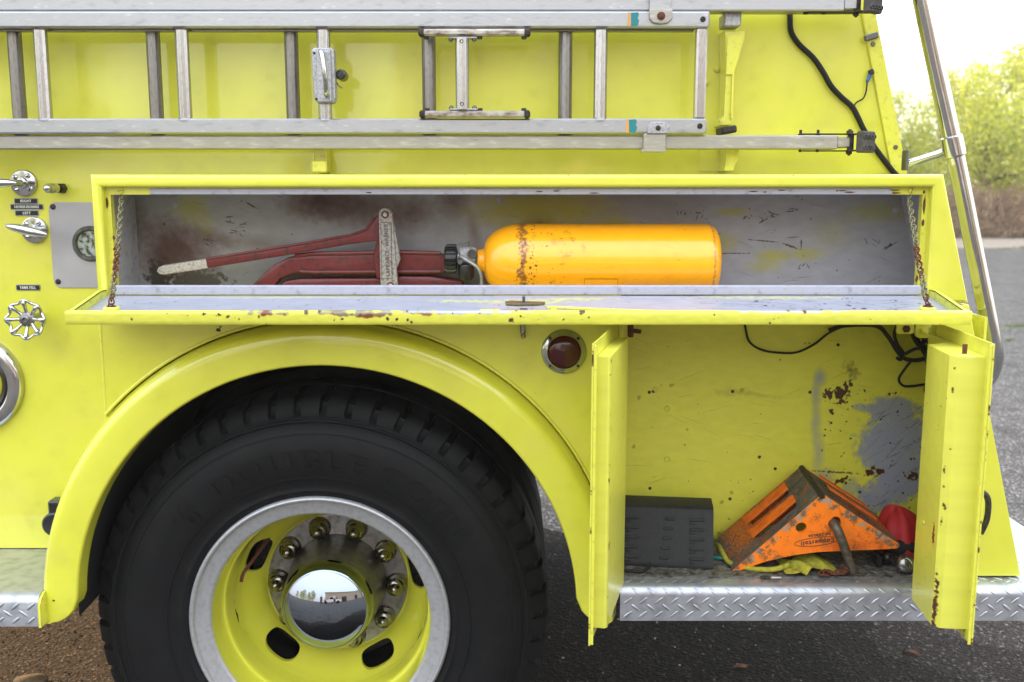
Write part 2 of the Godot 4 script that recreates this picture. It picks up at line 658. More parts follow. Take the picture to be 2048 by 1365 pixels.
	noisy(mat("wheel rim silver", Color.WHITE, 0.45, 0.5), noise_tex(23, 0.03, [Color(0.58, 0.58, 0.58), Color(0.68, 0.68, 0.69), Color(0.70, 0.70, 0.71)], 5, 512), Vector3(4, 4, 4))
	mat("chrome", Color(0.72, 0.72, 0.73), 0.09, 1.0)
	mat("tarnished chrome", Color(0.52, 0.50, 0.46), 0.16, 1.0)
	mat("mirror chrome", Color(0.585, 0.615, 0.665), 0.015, 1.0)
	noisy(mat("steel pole", Color.WHITE, 0.13, 1.0), noise_tex(24, 0.02, [Color(0.70, 0.70, 0.70), Color(0.78, 0.78, 0.785)], 4, 256), Vector3(3, 3, 3))
	mat("bolt steel", Color(0.42, 0.41, 0.40), 0.4, 0.8)
	noisy(mat("dark steel", Color.WHITE, 0.55, 0.6), noise_tex(25, 0.05, [Color(0.10, 0.09, 0.09), Color(0.22, 0.20, 0.19), Color(0.30, 0.28, 0.27)], 4, 256), Vector3(6, 6, 6))
	noisy(mat("brown bar steel", Color.WHITE, 0.4, 0.7), noise_tex(26, 0.03, [Color(0.30, 0.22, 0.17), Color(0.56, 0.51, 0.48), Color(0.68, 0.66, 0.64), Color(0.72, 0.71, 0.70)], 4, 256), Vector3(4, 8, 8))
	noisy(mat("rust", Color.WHITE, 0.85), noise_tex(27, 0.06, [Color(0.16, 0.08, 0.05), Color(0.34, 0.17, 0.09), Color(0.45, 0.25, 0.13)], 4, 256), Vector3(8, 8, 8))
	noisy(mat("dull chain", Color.WHITE, 0.5, 0.4), noise_tex(36, 0.06, [Color(0.22, 0.18, 0.12), Color(0.46, 0.44, 0.32), Color(0.58, 0.56, 0.43)], 3, 128), Vector3(20, 20, 20))
	mat("black paint", Color(0.035, 0.035, 0.035), 0.7)
	mat("black plastic", Color(0.05, 0.05, 0.055), 0.35, 0.0, 0.3)
	mat("cable black", Color(0.055, 0.05, 0.045), 0.65)
	mat("braided loom", Color(0.06, 0.055, 0.045), 0.8)
	noisy(mat("tyre rubber", Color.WHITE, 0.58), noise_tex(28, 0.012, [Color(0.055, 0.055, 0.06), Color(0.075, 0.075, 0.08), Color(0.08, 0.08, 0.085), Color(0.115, 0.11, 0.105)], 5, 512), Vector3(2.2, 2.2, 2.2), grain, 0.03)
	mats["tyre rubber"].metallic_specular = 0.3
	noisy(mat("chock rubber", Color.WHITE, 0.7), noise_tex(29, 0.02, [Color(0.06, 0.06, 0.065), Color(0.115, 0.115, 0.12), Color(0.155, 0.15, 0.145)], 5, 512), Vector3(4, 4, 4), grain, 0.05)
	noisy(mat("tool red", Color.WHITE, 0.5, 0.0, 0.25), noise_tex(30, 0.025, [Color(0.16, 0.05, 0.05), Color(0.36, 0.06, 0.07), Color(0.42, 0.055, 0.075), Color(0.30, 0.10, 0.10)], 5, 512), Vector3(4, 4, 4))
	noisy(mat("tool white", Color.WHITE, 0.6), noise_tex(31, 0.05, [Color(0.34, 0.24, 0.2), Color(0.70, 0.66, 0.63), Color(0.76, 0.73, 0.70), Color(0.74, 0.70, 0.68)], 5, 512), Vector3(4, 4, 4))
	noisy(mat("link metal", Color.WHITE, 0.5, 0.2), noise_tex(37, 0.05, [Color(0.30, 0.22, 0.18), Color(0.56, 0.53, 0.51), Color(0.64, 0.62, 0.60), Color(0.62, 0.58, 0.56)], 5, 512), Vector3(4, 4, 4))
	mat("worn lettering", Color(0.36, 0.32, 0.30), 0.8)
	mat("stamped recess", Color(0.22, 0.18, 0.16), 0.8)
	mat("label black", Color(0.07, 0.07, 0.07), 0.4)
	mat("label rim", Color(0.62, 0.62, 0.6), 0.35, 0.7)
	mat("label white", Color(0.85, 0.85, 0.83), 0.5)
	var lens := mat("red lens", Color(0.25, 0.008, 0.02), 0.05)
	lens.metallic_specular = 0.5
	mat("teal tape", Color(0.08, 0.45, 0.46), 0.5)
	mat("ochre tape", Color(0.78, 0.55, 0.28), 0.6)
	mat("red cloth", Color(0.62, 0.05, 0.08), 0.7)
	mat("black cloth", Color(0.05, 0.05, 0.05), 0.85)
	noisy(mat("yellow cloth", Color.WHITE, 0.9), noise_tex(32, 0.03, [Color(0.40, 0.38, 0.12), Color(0.62, 0.60, 0.16), Color(0.70, 0.68, 0.22)], 4, 256), Vector3(8, 8, 8))
	mat("blue connector", Color(0.05, 0.35, 0.6), 0.4)
	mat("teal hose", Color(0.03, 0.42, 0.36), 0.4)
	noisy(mat("ball steel", Color.WHITE, 0.22, 0.95), noise_tex(33, 0.03, [Color(0.42, 0.41, 0.40), Color(0.62, 0.61, 0.60)], 4, 256), Vector3(9, 9, 9))
	noisy(mat("concrete", Color.WHITE, 0.9), noise_tex(34, 0.02, [Color(0.56, 0.52, 0.47), Color(0.68, 0.64, 0.58)], 4, 256), Vector3(0.3, 0.3, 0.3))
	mat("white vehicle paint", Color(0.86, 0.86, 0.87), 0.3, 0.0, 0.8)
	mat("dark glass", Color(0.03, 0.035, 0.04), 0.06)
	noisy(mat("bark", Color.WHITE, 0.9), noise_tex(35, 0.03, [Color(0.16, 0.12, 0.09), Color(0.3, 0.24, 0.19)], 4, 256), Vector3(2, 0.5, 2))


# ---------------------------------------------------------------- ground
func asphalt_images() -> Array:
	var n := 1024
	var col := PackedByteArray(); col.resize(n * n * 3)
	var hgt := PackedByteArray(); hgt.resize(n * n)
	var k := 0
	for y in n:
		for x in n:
			var a: int = nz[((y * 3) & 511) * 512 + ((x * 3) & 511)]
			var b: int = nz[((y * 7 + 90) & 511) * 512 + ((x * 7 + 33) & 511)]
			var v := 86 + (a - 128) / 6 + (b - 128) / 3
			col[k] = clampi(v + 4, 8, 255); col[k + 1] = clampi(v, 8, 255); col[k + 2] = clampi(v - 3, 8, 255)
			hgt[k / 3] = clampi(70 + (b - 128) / 3, 0, 255)
			k += 3
	var rn := RandomNumberGenerator.new()
	rn.seed = 77
	for i in 17000:
		var cx := rn.randf() * n
		var cy := rn.randf() * n
		var r := 1.6 + 5.6 * pow(rn.randf(), 2.4)
		var sq := rn.randf_range(0.55, 1.0)
		var ang := rn.randf() * TAU
		var ca := cos(ang); var sa := sin(ang)
		var tone := 80.0 + 112.0 * pow(rn.randf(), 1.8)
		var warm := rn.randf_range(-3, 8)
		var e := rn.randf_range(2.0, 4.0)
		var ri := int(r + 1)
		for dy in range(-ri, ri + 1):
			for dx in range(-ri, ri + 1):
				var u := absf(dx * ca + dy * sa) / r
				var w := absf(dy * ca - dx * sa) / (r * sq)
				var q := pow(u, e) + pow(w, e)
				if q < 1.0:
					var at := ((int(cy) + dy) & (n - 1)) * n + ((int(cx) + dx) & (n - 1))
					var f := 1.0 if q < 0.6 else 0.7
					var t := tone * f
					col[at * 3] = clampi(int(t + warm), 0, 255); col[at * 3 + 1] = int(t); col[at * 3 + 2] = clampi(int(t - warm * 0.5), 0, 255)
					hgt[at] = maxi(hgt[at], int(150 + 90 * (1.0 - q)))
	return [ImageTexture.create_from_image(Image.create_from_data(n, n, false, Image.FORMAT_RGB8, col)), ImageTexture.create_from_image(Image.create_from_data(n, n, false, Image.FORMAT_L8, hgt))]


func make_ground() -> void:
	var im := asphalt_images()
	var m := mat("asphalt", Color(1.0, 0.98, 0.955), 0.9)
	m.metallic_specular = 0.25
	m.albedo_texture = im[0]
	m.uv1_triplanar = true
	m.uv1_world_triplanar = true
	m.uv1_scale = Vector3(0.85, 0.85, 0.85)
	m.heightmap_enabled = true
	m.heightmap_texture = im[1]
	m.heightmap_scale = 0.6
	var patch := noise_tex(40, 0.004, [Color(0.70, 0.68, 0.66), Color(0.92, 0.92, 0.92), Color(1, 1, 1), Color(0.85, 0.84, 0.83)], 5, 512)
	m.detail_enabled = true
	m.detail_blend_mode = BaseMaterial3D.BLEND_MODE_MUL
	m.detail_albedo = patch
	m.uv2_triplanar = true
	m.uv2_world_triplanar = true
	m.uv2_scale = Vector3(0.21, 0.21, 0.21)
	var g := MB.new()
	g.quad(Vector3(-150, 0, 150), Vector3(150, 0, 150), Vector3(150, 0, -150), Vector3(-150, 0, -150))
	tag(put("ground", g, m), "weathered grey asphalt lot with pale stones showing through", "", "", "structure")
	# shade under the truck painted as darker asphalt, paler towards its edge
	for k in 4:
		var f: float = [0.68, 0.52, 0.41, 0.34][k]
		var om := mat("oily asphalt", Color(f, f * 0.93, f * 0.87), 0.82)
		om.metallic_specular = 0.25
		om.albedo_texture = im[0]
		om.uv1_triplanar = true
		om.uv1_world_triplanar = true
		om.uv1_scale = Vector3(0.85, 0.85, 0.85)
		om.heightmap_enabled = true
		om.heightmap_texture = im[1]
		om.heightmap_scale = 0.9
		var shade_sheet := MB.new()
		var shade_edge := PackedVector2Array()
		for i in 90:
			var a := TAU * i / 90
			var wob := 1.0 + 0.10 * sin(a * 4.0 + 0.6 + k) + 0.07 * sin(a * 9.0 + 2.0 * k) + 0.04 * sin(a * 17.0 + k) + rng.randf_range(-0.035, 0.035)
			shade_edge.append(Vector2(-0.15 + cos(a) * (2.0 - 0.26 * k) * wob, 0.75 + sin(a) * (1.35 - 0.12 * k) * wob))
		shade_sheet.sheet(shade_edge, 0.003 + 0.003 * k)
		tag(put("pavement", shade_sheet, om), ["faint outer edge of the shade painted on the asphalt beneath the truck", "outer part of the shade painted on the asphalt beneath the truck", "inner part of the shade painted on the asphalt beneath the truck", "darkest middle of the shade painted on the asphalt beneath the truck"][k], "", "", "structure")
	# sandy dirt washed over the asphalt: under the truck and along the far edge of the lot
	var dm := mat("dirt", Color(1.0, 0.85, 0.72), 0.95)
	dm.albedo_texture = im[0]
	dm.uv1_triplanar = true
	dm.uv1_world_triplanar = true
	dm.uv1_scale = Vector3(1.0, 1.0, 1.0)
	dm.heightmap_enabled = true
	dm.heightmap_texture = im[1]
	dm.heightmap_scale = 2.2
	var d := MB.new()
	var pts := PackedVector2Array()
	for i in 60:
		var a := TAU * i / 60
		var wob := 1.0 + 0.1 * sin(a * 5.0) + 0.06 * sin(a * 11.0 + 1.0) + rng.randf_range(-0.04, 0.04)
		pts.append(Vector2(-2.15 + cos(a) * 1.35 * wob, 1.35 + sin(a) * 0.98 * wob))
	d.sheet(pts, 0.015)
	tag(put("dirt", d, dm), "brown gritty dirt under the truck left of the wheel", "", "", "structure")
	var e := MB.new()
	var rows := [PackedVector3Array(), PackedVector3Array()]
	for i in 41:
		var x := -40.0 + i * 2.5
		rows[0].append(Vector3(x, 0.004, -22.4 + rng.randf_range(-0.6, 0.6)))
		rows[1].append(Vector3(x, 0.004, -80.0))
	e.grid(rows, false)
	var sm := mat("sandy soil", Color.WHITE, 0.95)
	noisy(sm, noise_tex(41, 0.02, [Color(0.42, 0.37, 0.32), Color(0.56, 0.50, 0.44), Color(0.62, 0.56, 0.49)], 5, 512), Vector3(0.5, 0.5, 0.5))
	tag(put("soil", e, sm), "sandy soil strip at the far edge of the lot", "", "", "structure")
	# loose grit
	var peb := MB.new()
	peb.ball(Vector3.ZERO, Vector3(1, 0.7, 0.6), 6, 4)
	var mm := MultiMesh.new()
	mm.transform_format = MultiMesh.TRANSFORM_3D
	mm.use_colors = true
	mm.mesh = peb.mesh(60)
	mm.instance_count = 7000
	for i in 7000:
		var left := i % 2 == 0
		var x := rng.randf_range(-2.3, -0.95) if left else rng.randf_range(-0.2, 3.4)
		var z := rng.randf_range(-2.0, -0.5) if left else rng.randf_range(-4.0, -0.3)
		var r := (0.0014 + 0.0042 * pow(rng.randf(), 2.4)) if left else (0.0016 + 0.0048 * pow(rng.randf(), 2.5))
		mm.set_instance_transform(i, Transform3D(Basis(Vector3.UP, rng.randf() * TAU).scaled(Vector3(r, r, r)), Vector3(x, (0.015 if left else 0.010 if Vector2(x + 0.15, z + 0.75).length() < 1.2 else 0.004) + r * 0.25, z)))
		var c := rng.randf_range(0.30, 0.5) if rng.randf() < 0.16 else rng.randf_range(0.06, 0.22)
		mm.set_instance_color(i, Color(c * 1.7, c * 1.25, c * 0.9) if left else Color(c * 1.03, c, c * 0.96))
	var pm := mat("grit", Color.WHITE, 0.9)
	pm.vertex_color_use_as_albedo = true
	var mi := MultiMeshInstance3D.new()
	mi.name = "loose_gravel"
	mi.multimesh = mm
	mi.material_override = pm
	add_child(mi)
	tag(mi, "loose grit lying on the asphalt under the truck", "gravel", "", "stuff")
	# dead leaves and a twig
	var leafm := noisy(mat("dead leaf", Color.WHITE, 0.8), noise_tex(42, 0.05, [Color(0.26, 0.14, 0.08), Color(0.42, 0.24, 0.14)], 3, 128), Vector3(10, 10, 10))
	var k := 0
	for l in [[0.72, -0.80, 0.07, 0.3], [1.30, -0.90, 0.06, -0.3]]:
		var lf := MB.new()
		var rws := []
		for i in 7:
			var t := i / 6.0
			var w: float = l[2] * 0.17 * sin(PI * clampf(t, 0.02, 0.98))
			rws.append(PackedVector3Array([Vector3(l[2] * (t - 0.5), 0.012 * sin(t * 3.0), -w), Vector3(l[2] * (t - 0.5), 0.004 + 0.012 * sin(t * 3.0), 0), Vector3(l[2] * (t - 0.5), 0.012 * sin(t * 3.0 + 0.6), w)]))
		lf.grid(rws)
		var o := put("fallen_leaf", lf, leafm, self, 60, Transform3D(Basis(Vector3.UP, l[3]), Vector3(l[0], 0.006, l[1])))
		tag(o, ["curled brown leaf on the asphalt below the middle of the step", "curled brown leaf on the asphalt below the right compartment door"][k], "leaf", "dead leaves on the asphalt")
		k += 1
	var stone := MB.new()
	stone.ball(Vector3.ZERO, Vector3(0.05, 0.024, 0.036), 14, 8)
	for i in stone.p.size():
		var q := stone.p[i]
		stone.p[i] = q * (1.0 + 0.14 * sin(q.x * 60.0 + q.z * 35.0) + 0.08 * sin(q.y * 130.0))
	tag(put("rock", stone, noisy(mat("rock", Color.WHITE, 0.9), noise_tex(43, 0.04, [Color(0.4, 0.33, 0.26), Color(0.62, 0.54, 0.45)], 4, 128), Vector3(8, 8, 8)), self, 60, tx(-1.475, 0.012, -0.70)), "tan rock lying on the dirt at the bottom left", "rock")


# an added building, unseen behind the truck, that blocks the low sun
func make_far_side() -> void:
	var s := node("sun_blocking_shed", self, tx(-3.6, 0, -22.0))
	tag(s, "long grey metal shed added unseen behind the truck to block the sun", "shed")
	var w := MB.new()
	w.box(Vector3(0, 3.9, 0), Vector3(21.2, 7.8, 8.0), 0.02)
	put("wall", w, mats["concrete"], s)
	var r := MB.new()
	r.prism(V2([-4.3, 7.75, 4.3, 7.75, 4.3, 7.9, 0.0, 9.4, -4.3, 7.9]), -10.7, 10.7, 0.0, Transform3D(Basis(Vector3(0, 0, 1), Vector3(0, 1, 0), Vector3(-1, 0, 0)), Vector3.ZERO))
	put("roof", r, mats["dull rail aluminium"], s)
	for x in [-6.0, 0.0, 6.0]:
		var d := MB.new()
		d.box(Vector3(x, 1.8, 4.03), Vector3(3.4, 3.6, 0.06), 0.02)
		put("door", d, mats["cast aluminium"], s)


# ---------------------------------------------------------------- the truck
const TAIL := 0.259          # the tail edge leans: metres back per metre down

func tail_x(y: float) -> float:
	return 0.921 + TAIL * (1.535 - y)


func make_truck() -> Node3D:
	var t := node("fire_truck")
	tag(t, "lime yellow fire truck with open side compartments and a chrome hub", "fire truck")
	make_shell(t)
	make_upper_compartment(t)
	make_hatch(t)
	make_lower_compartment(t)
	make_doors(t)
	make_arch(t)
	make_wheel(t)
	make_steps(t)
	make_pump_panel(t)
	make_trimmings(t)
	return t


func make_shell(t: Node3D) -> void:
	var lime: Material = mats["lime paint"]
	var b := MB.new()
	# hose bed with its leaning tail, and the pump housing in front of the wheel
	b.prism(V2([-1.02, 1.16, tail_x(1.16), 1.16, tail_x(1.9), 1.9, tail_x(2.12), 2.12, -1.02, 2.12]), -2.1, -0.25)
	b.box(Vector3(-2.1, 1.38, -1.175), Vector3(2.158, 1.48, 1.85))
	b.box(Vector3(-4.1, 1.65, -1.175), Vector3(1.84, 2.1, 1.85), 0.1)
	put("body", b, lime, t)
	var s := MB.new()
	s.prism(V2([-3.18, 0.624, -0.968, 0.624, -0.968, 0.9, -0.8985, 0.9, -0.8985, 1.537, tail_x(1.537) - 0.012, 1.537, tail_x(2.12) - 0.012, 2.12, -3.18, 2.12]), -0.249, -0.21, 0.002)
	put("side_panel", s, lime, t)
	# the edge trim of the tail
	var tr := MB.new()
	tr.prism(V2([tail_x(2.12) - 0.03, 2.12, tail_x(1.537) - 0.036, 1.537, tail_x(1.537) + 0.0, 1.537, tail_x(2.12) + 0.0, 2.12]), -0.209, -0.2, 0.003)
	var trim := put("edge_trim", tr, mats["lime trim paint"], t)
	for q in [[0.823, 1.83], [0.888, 1.599]]:
		var bo := MB.new()
		bo.hexbolt(Vector3(q[0], q[1], -0.2), 0.0055, 0.004, Basis(), false)
		put("bolt", bo, mats["bolt steel"], trim)
	var cl := MB.new()
	cl.box(Vector3(0.817, 1.846, -0.196), Vector3(0.032, 0.014, 0.01), 0.002, turn(Vector3(0, 0, 1), 17))
	put("corner_clip", cl, mats["bolt steel"], trim)
	# frame, axle and the wheels of the far side
	var fr := MB.new()
	for z in [-0.78, -1.5]:
		fr.box(Vector3(-1.6, 0.86, z), Vector3(5.4, 0.24, 0.08))
	for x in [-2.6, -1.3, 0.3]:
		fr.box(Vector3(x, 0.86, -1.14), Vector3(0.08, 0.16, 0.63))
	var frame := put("chassis_frame", fr, mats["black paint"], t)
	# small chips in the paint of the fender and its panel
	for q in [[-1.018, 0.60, 0.0505, 0.003], [-0.99, 0.555, 0.0505, 0.004], [-0.905, 0.79, 0.0505, 0.0015], [-0.03, 0.97, 0.0505, 0.0015], [-0.64, 1.2, 0.0005, 0.006], [-0.635, 1.207, 0.0005, 0.003], [0.19, 1.02, 0.0005, 0.0015], [0.05, 1.06, 0.0005, 0.001]]:
		scab(t, Vector3(q[0], q[1], q[2]), q[3], q[3] * 0.8, "stamped recess")
	for z in [-0.78, -1.5]:
		var ls := MB.new()
		for i in 6:
			var hl := 0.66 - 0.09 * i
			var arc := PackedVector3Array()
			for k in 9:
				var u := k / 4.0 - 1.0
				arc.append(Vector3(-0.446 + u * hl, 0.60 - 0.013 * i + 0.10 * u * u * hl * hl / 0.43, z + 0.0))
			for k in 8:
				var a0: Vector3 = arc[k]; var a1: Vector3 = arc[k + 1]
				ls.box((a0 + a1) / 2, Vector3((a1 - a0).length() + 0.004, 0.011, 0.075), 0.001, Basis(Vector3(0, 0, 1), atan2(a1.y - a0.y, a1.x - a0.x)))
		loose(put("leaf_spring", ls, mats["dark steel"], frame))
	var ax := MB.new()
	ax.lathe(V2([0.0001, -1.0, 0.07, -1.0, 0.07, -0.25, 0.17, -0.1, 0.2, 0.0, 0.17, 0.1, 0.07, 0.25, 0.07, 1.0, 0.0001, 1.0]), tx(-0.446, 0.51, -1.12), 20)
	put("axle", ax, mats["black paint"], frame)
	var far := MB.new()
	far.lathe(V2([0.30, -0.14, 0.46, -0.15, 0.52, -0.13, 0.535, -0.1, 0.535, 0.1, 0.52, 0.13, 0.46, 0.15, 0.30, 0.14]), Transform3D(), 40)
	for z in [-0.52, -1.72, -2.05]:
		put("tyre", far, mats["tyre rubber"], frame, 40, tx(-0.446, 0.535, z))
	# lower body of the far side
	var fb := MB.new()
	fb.box(Vector3(0.66, 0.9, -2.0), Vector3(0.9, 0.52, 0.25))
	put("far_locker", fb, lime, frame)
	var fb2 := MB.new()
	fb2.box(Vector3(-1.6, 0.9, -2.0), Vector3(1.1, 0.52, 0.25))
	put("far_locker", fb2, lime, frame)


func compartment_back() -> ImageTexture:
	# 1.95 x 0.27 m of grey primer, sprayed over with rust brown and lime, scratched
	var c := Pic.new(Vector2(-0.95, 1.51), Vector2(1.95, 0.26), 900, nz)
	c.fill(Color(0.61, 0.605, 0.615), 0.04, Vector2i(1, 2))
	var rn := RandomNumberGenerator.new(); rn.seed = 4
	var rust := Color(0.27, 0.14, 0.11)
	var lime := Color(0.66, 0.63, 0.16)
	for q in [[-0.79, 1.37, 0.12, 0.065, 0.85, -0.5], [-0.83, 1.34, 0.08, 0.06, 0.85, 0], [-0.72, 1.39, 0.09, 0.03, 0.5, -0.3], [-0.90, 1.42, 0.04, 0.1, 0.5, 0], [-0.455, 1.475, 0.11, 0.055, 0.9, 0], [-0.36, 1.46, 0.14, 0.06, 0.7, 0], [-0.235, 1.445, 0.07, 0.05, 0.5, 0.3], [-0.14, 1.475, 0.05, 0.05, 0.5, 0], [0.065, 1.425, 0.05, 0.035, 0.95, 0], [-0.60, 1.375, 0.13, 0.025, 0.3, -0.1], [-0.93, 1.4, 0.04, 0.12, 0.4, 0], [-0.09, 1.40, 0.02, 0.06, 0.4, 0.2]]:
		c.blob(q[0], q[1], q[2], q[3], rust, q[4], 1.0, 0.14, q[5], 2)
	for q in [[-0.76, 1.46, 0.05, 0.05, 0.55], [-0.73, 1.42, 0.03, 0.04, 0.3], [0.03, 1.455, 0.16, 0.06, 0.85], [0.13, 1.46, 0.14, 0.065, 0.85], [0.25, 1.42, 0.06, 0.03, 0.6], [0.52, 1.45, 0.05, 0.012, 0.6], [0.50, 1.38, 0.05, 0.03, 0.5], [0.62, 1.345, 0.05, 0.022, 0.7], [0.70, 1.35, 0.06, 0.02, 0.6], [0.60, 1.32, 0.06, 0.02, 0.4], [0.87, 1.45, 0.10, 0.035, 0.4], [0.47, 1.35, 0.05, 0.006, 0.8], [0.76, 1.40, 0.06, 0.05, 0.2]]:
		c.blob(q[0], q[1], q[2], q[3], lime, q[4], 0.9, 0.2, 0.0, 2)
	c.blob(-0.16, 1.42, 0.06, 0.05, Color(0.5, 0.5, 0.51), 0.5, 0.9, 0.3)
	c.blob(-0.58, 1.33, 0.18, 0.03, Color(0.63, 0.61, 0.62), 0.6, 0.9, 0.4)
	# a round grimy mark low on the left and dark scuffs
	c.blob(-0.845, 1.30, 0.035, 0.04, Color(0.16, 0.14, 0.13), 0.8, 0.4, 0.5)
	c.blob(-0.76, 1.285, 0.075, 0.035, Color(0.25, 0.20, 0.14), 0.7, 0.35, 0.6)
	c.blob(-0.735, 1.292, 0.045, 0.03, Color(0.40, 0.39, 0.37), 0.4, 0.4, 0.5)
	for q in [[-0.67, 1.43], [-0.64, 1.42], [-0.645, 1.405], [-0.66, 1.40], [-0.72, 1.38], [0.40, 1.45], [0.44, 1.44], [0.62, 1.445], [0.66, 1.45], [0.6, 1.43], [0.90, 1.37], [0.86, 1.38], [0.7, 1.32], [0.95, 1.45], [0.56, 1.44]]:
		for kk in 4:
			c.line(q[0] + rn.randf_range(-0.015, 0.015), q[1] + rn.randf_range(-0.01, 0.01), q[0] + rn.randf_range(-0.02, 0.02), q[1] + rn.randf_range(-0.01, 0.01), 0.0028, Color(0.2, 0.17, 0.16), rn.randf_range(0.4, 0.9), 0.7)
	c.line(-0.635, 1.475, -0.60, 1.455, 0.004, Color(0.15, 0.14, 0.13), 0.9, 0.4)
	c.line(0.30, 1.43, 0.345, 1.40, 0.003, Color(0.2, 0.18, 0.16), 0.9, 0.4)
	c.line(0.56, 1.385, 0.64, 1.378, 0.003, Color(0.26, 0.22, 0.2), 0.9, 0.5)
	c.line(0.64, 1.378, 0.69, 1.36, 0.006, Color(0.30, 0.22, 0.17), 0.9, 0.5)
	c.line(0.69, 1.39, 0.69, 1.36, 0.004, Color(0.24, 0.2, 0.18), 0.9, 0.4)
	c.line(0.65, 1.388, 0.69, 1.392, 0.003, Color(0.3, 0.25, 0.2), 0.8, 0.4)
	c.line(0.48, 1.352, 0.58, 1.352, 0.003, Color(0.3, 0.25, 0.12), 0.8, 0.6)
	c.specks(rn, 90, Rect2(-0.95, 1.26, 1.95, 0.24), 0.001, 0.004, Color(0.14, 0.12, 0.11), 0.8)
	c.scratches(rn, 60, Rect2(-0.9, 1.27, 1.9, 0.22), 0.01, 0.06, Color(0.36, 0.35, 0.36), 0.6)
	c.scratches(rn, 30, Rect2(-0.9, 1.27, 1.9, 0.22), 0.01, 0.05, Color(0.66, 0.66, 0.69), 0.5)
	return c.tex()


func make_upper_compartment(t: Node3D) -> void:
	var u := node("upper_compartment", t)
	var trim: Material = mats["lime paint"]
	# frame: one rolled band round the opening
	var yb := 1.258
	var outer := V2([-0.90, yb, tail_x(yb), yb, tail_x(1.535), 1.535, -0.90, 1.535])
	var inner := V2([-0.876, yb - 0.03, 0.898, yb - 0.03, 0.898, 1.508, -0.876, 1.508])
	var fl := V2([-0.866, yb - 0.03, 0.886, yb - 0.03, 0.886, 1.492, -0.866, 1.492])
	var f := MB.new()
	var grow := func(poly: PackedVector2Array, e: float) -> PackedVector2Array: return MB.inset(poly, e)
	f.ring_loft([[outer, -0.249], [outer, -0.010], [grow.call(outer, 0.001), -0.005], [grow.call(outer, 0.004), -0.001], [grow.call(outer, 0.008), 0.0], [grow.call(inner, -0.007), 0.0], [grow.call(inner, -0.003), -0.001], [grow.call(inner, -0.0008), -0.004], [inner, -0.009], [inner, -0.022]])
	put("frame", f, trim, u)
	var g := MB.new()
	g.ring_loft([[inner, -0.022], [fl, -0.022], [fl, -0.040], [inner, -0.040]])
	put("door_stop", g, mats["lime trim paint"], u)
	# the upper stop is bare primer along most of its length
	var st := MB.new()
	st.box(Vector3(0.02, 1.4985, -0.0205), Vector3(1.60, 0.0125, 0.003), 0.001)
	put("stop_strip", st, mats["grey primer"], u)
	var back := MB.new()
	back.box(Vector3(0.03, 1.385, -0.2395), Vector3(1.95, 0.25, 0.009))
	back.planar(Vector3.RIGHT, Vector3.DOWN, Vector3(-0.95, 1.51, 0), Vector2(1.95, 0.26))
	put("back_wall", back, painted("compartment back paint", compartment_back(), 0.55, 0.0, 0.1), u)
	var wl := MB.new()
	wl.prism(V2([-0.8985, 1.26, -0.893, 1.26, -0.893, 1.505, -0.8985, 1.5065]), -0.2349, -0.041)
	put("side_wall", wl, mats["grey primer"], u)
	var wr := MB.new()
	wr.prism(V2([0.978, 1.26, 0.984, 1.26, 0.922, 1.505, 0.916, 1.505]), -0.2349, -0.042)
	put("side_wall", wr, mats["grey primer"], u)
	var ce := MB.new()
	ce.box(Vector3(0.01, 1.5125, -0.125), Vector3(1.80, 0.01, 0.20))
	put("ceiling", ce, mats["grey primer"], u)
	var fo := MB.new()
	fo.box(Vector3(0.03, 1.254, -0.125), Vector3(1.86, 0.01, 0.215))
	put("floor", fo, mats["grey primer"], u)
	var si := MB.new()
	si.box(Vector3(0.01, 1.2865, -0.010), Vector3(1.755, 0.021, 0.018), 0.002)
	put("sill", si, mats["grey primer"], u)
	for q in [[-0.843, 1.5], [0.86, 1.5]]:
		var sc := MB.new()
		sc.screw(Vector3(q[0], q[1], -0.0195), 0.0062)
		var s := put("screw", sc, mats["worn lime paint"], u)
		var sl := MB.new()
		sl.box(Vector3(q[0], q[1], -0.0166), Vector3(0.010, 0.0014, 0.001), 0.0, turn(Vector3(0, 0, 1), 10.0 if q[0] < 0 else 70.0))
		put("slot", sl, mats["stamped recess"], s)
	for q in [[-0.03, 1.478], [-0.80, 1.465], [0.91, 1.455]]:
		var rv := MB.new()
		rv.screw(Vector3(q[0], q[1], -0.235), 0.007)
		put("rivet", rv, mats["grey primer"], u)
	# rust along the edges of the frame: thin scabs of lifted paint
	var k := 0
	for q in [[-0.874, 1.474, 0.0035, 0.012], [0.8905, 1.47, 0.003, 0.020], [0.888, 1.497, 0.003, 0.004], [0.8895, 1.432, 0.003, 0.008], [-0.864, 1.40, 0.003, 0.006], [-0.8645, 1.375, 0.003, 0.004], [-0.865, 1.345, 0.0035, 0.007], [-0.866, 1.325, 0.0035, 0.012], [0.884, 1.31, 0.003, 0.008]]:
		scab(u, Vector3(q[0], q[1], -0.0215), q[2], q[3], "rust")
		k += 1
	for i in 12:
		scab(u, Vector3(rng.randf_range(0.45, 0.83) if i < 8 else rng.randf_range(-0.4, 0.2), 1.498 + rng.randf_range(-0.004, 0.004), -0.0188), rng.randf_range(0.003, 0.014), 0.0016, "rust")
	for q in [[-0.885, 1.529], [-0.62, 1.53], [-0.605, 1.531], [0.60, 1.532], [0.64, 1.531], [0.12, 1.532], [0.914, 1.522], [0.31, 1.5315], [-0.1, 1.532]]:
		scab(u, Vector3(q[0], q[1], -0.0025), rng.randf_range(0.002, 0.007), 0.0012, "stamped recess")


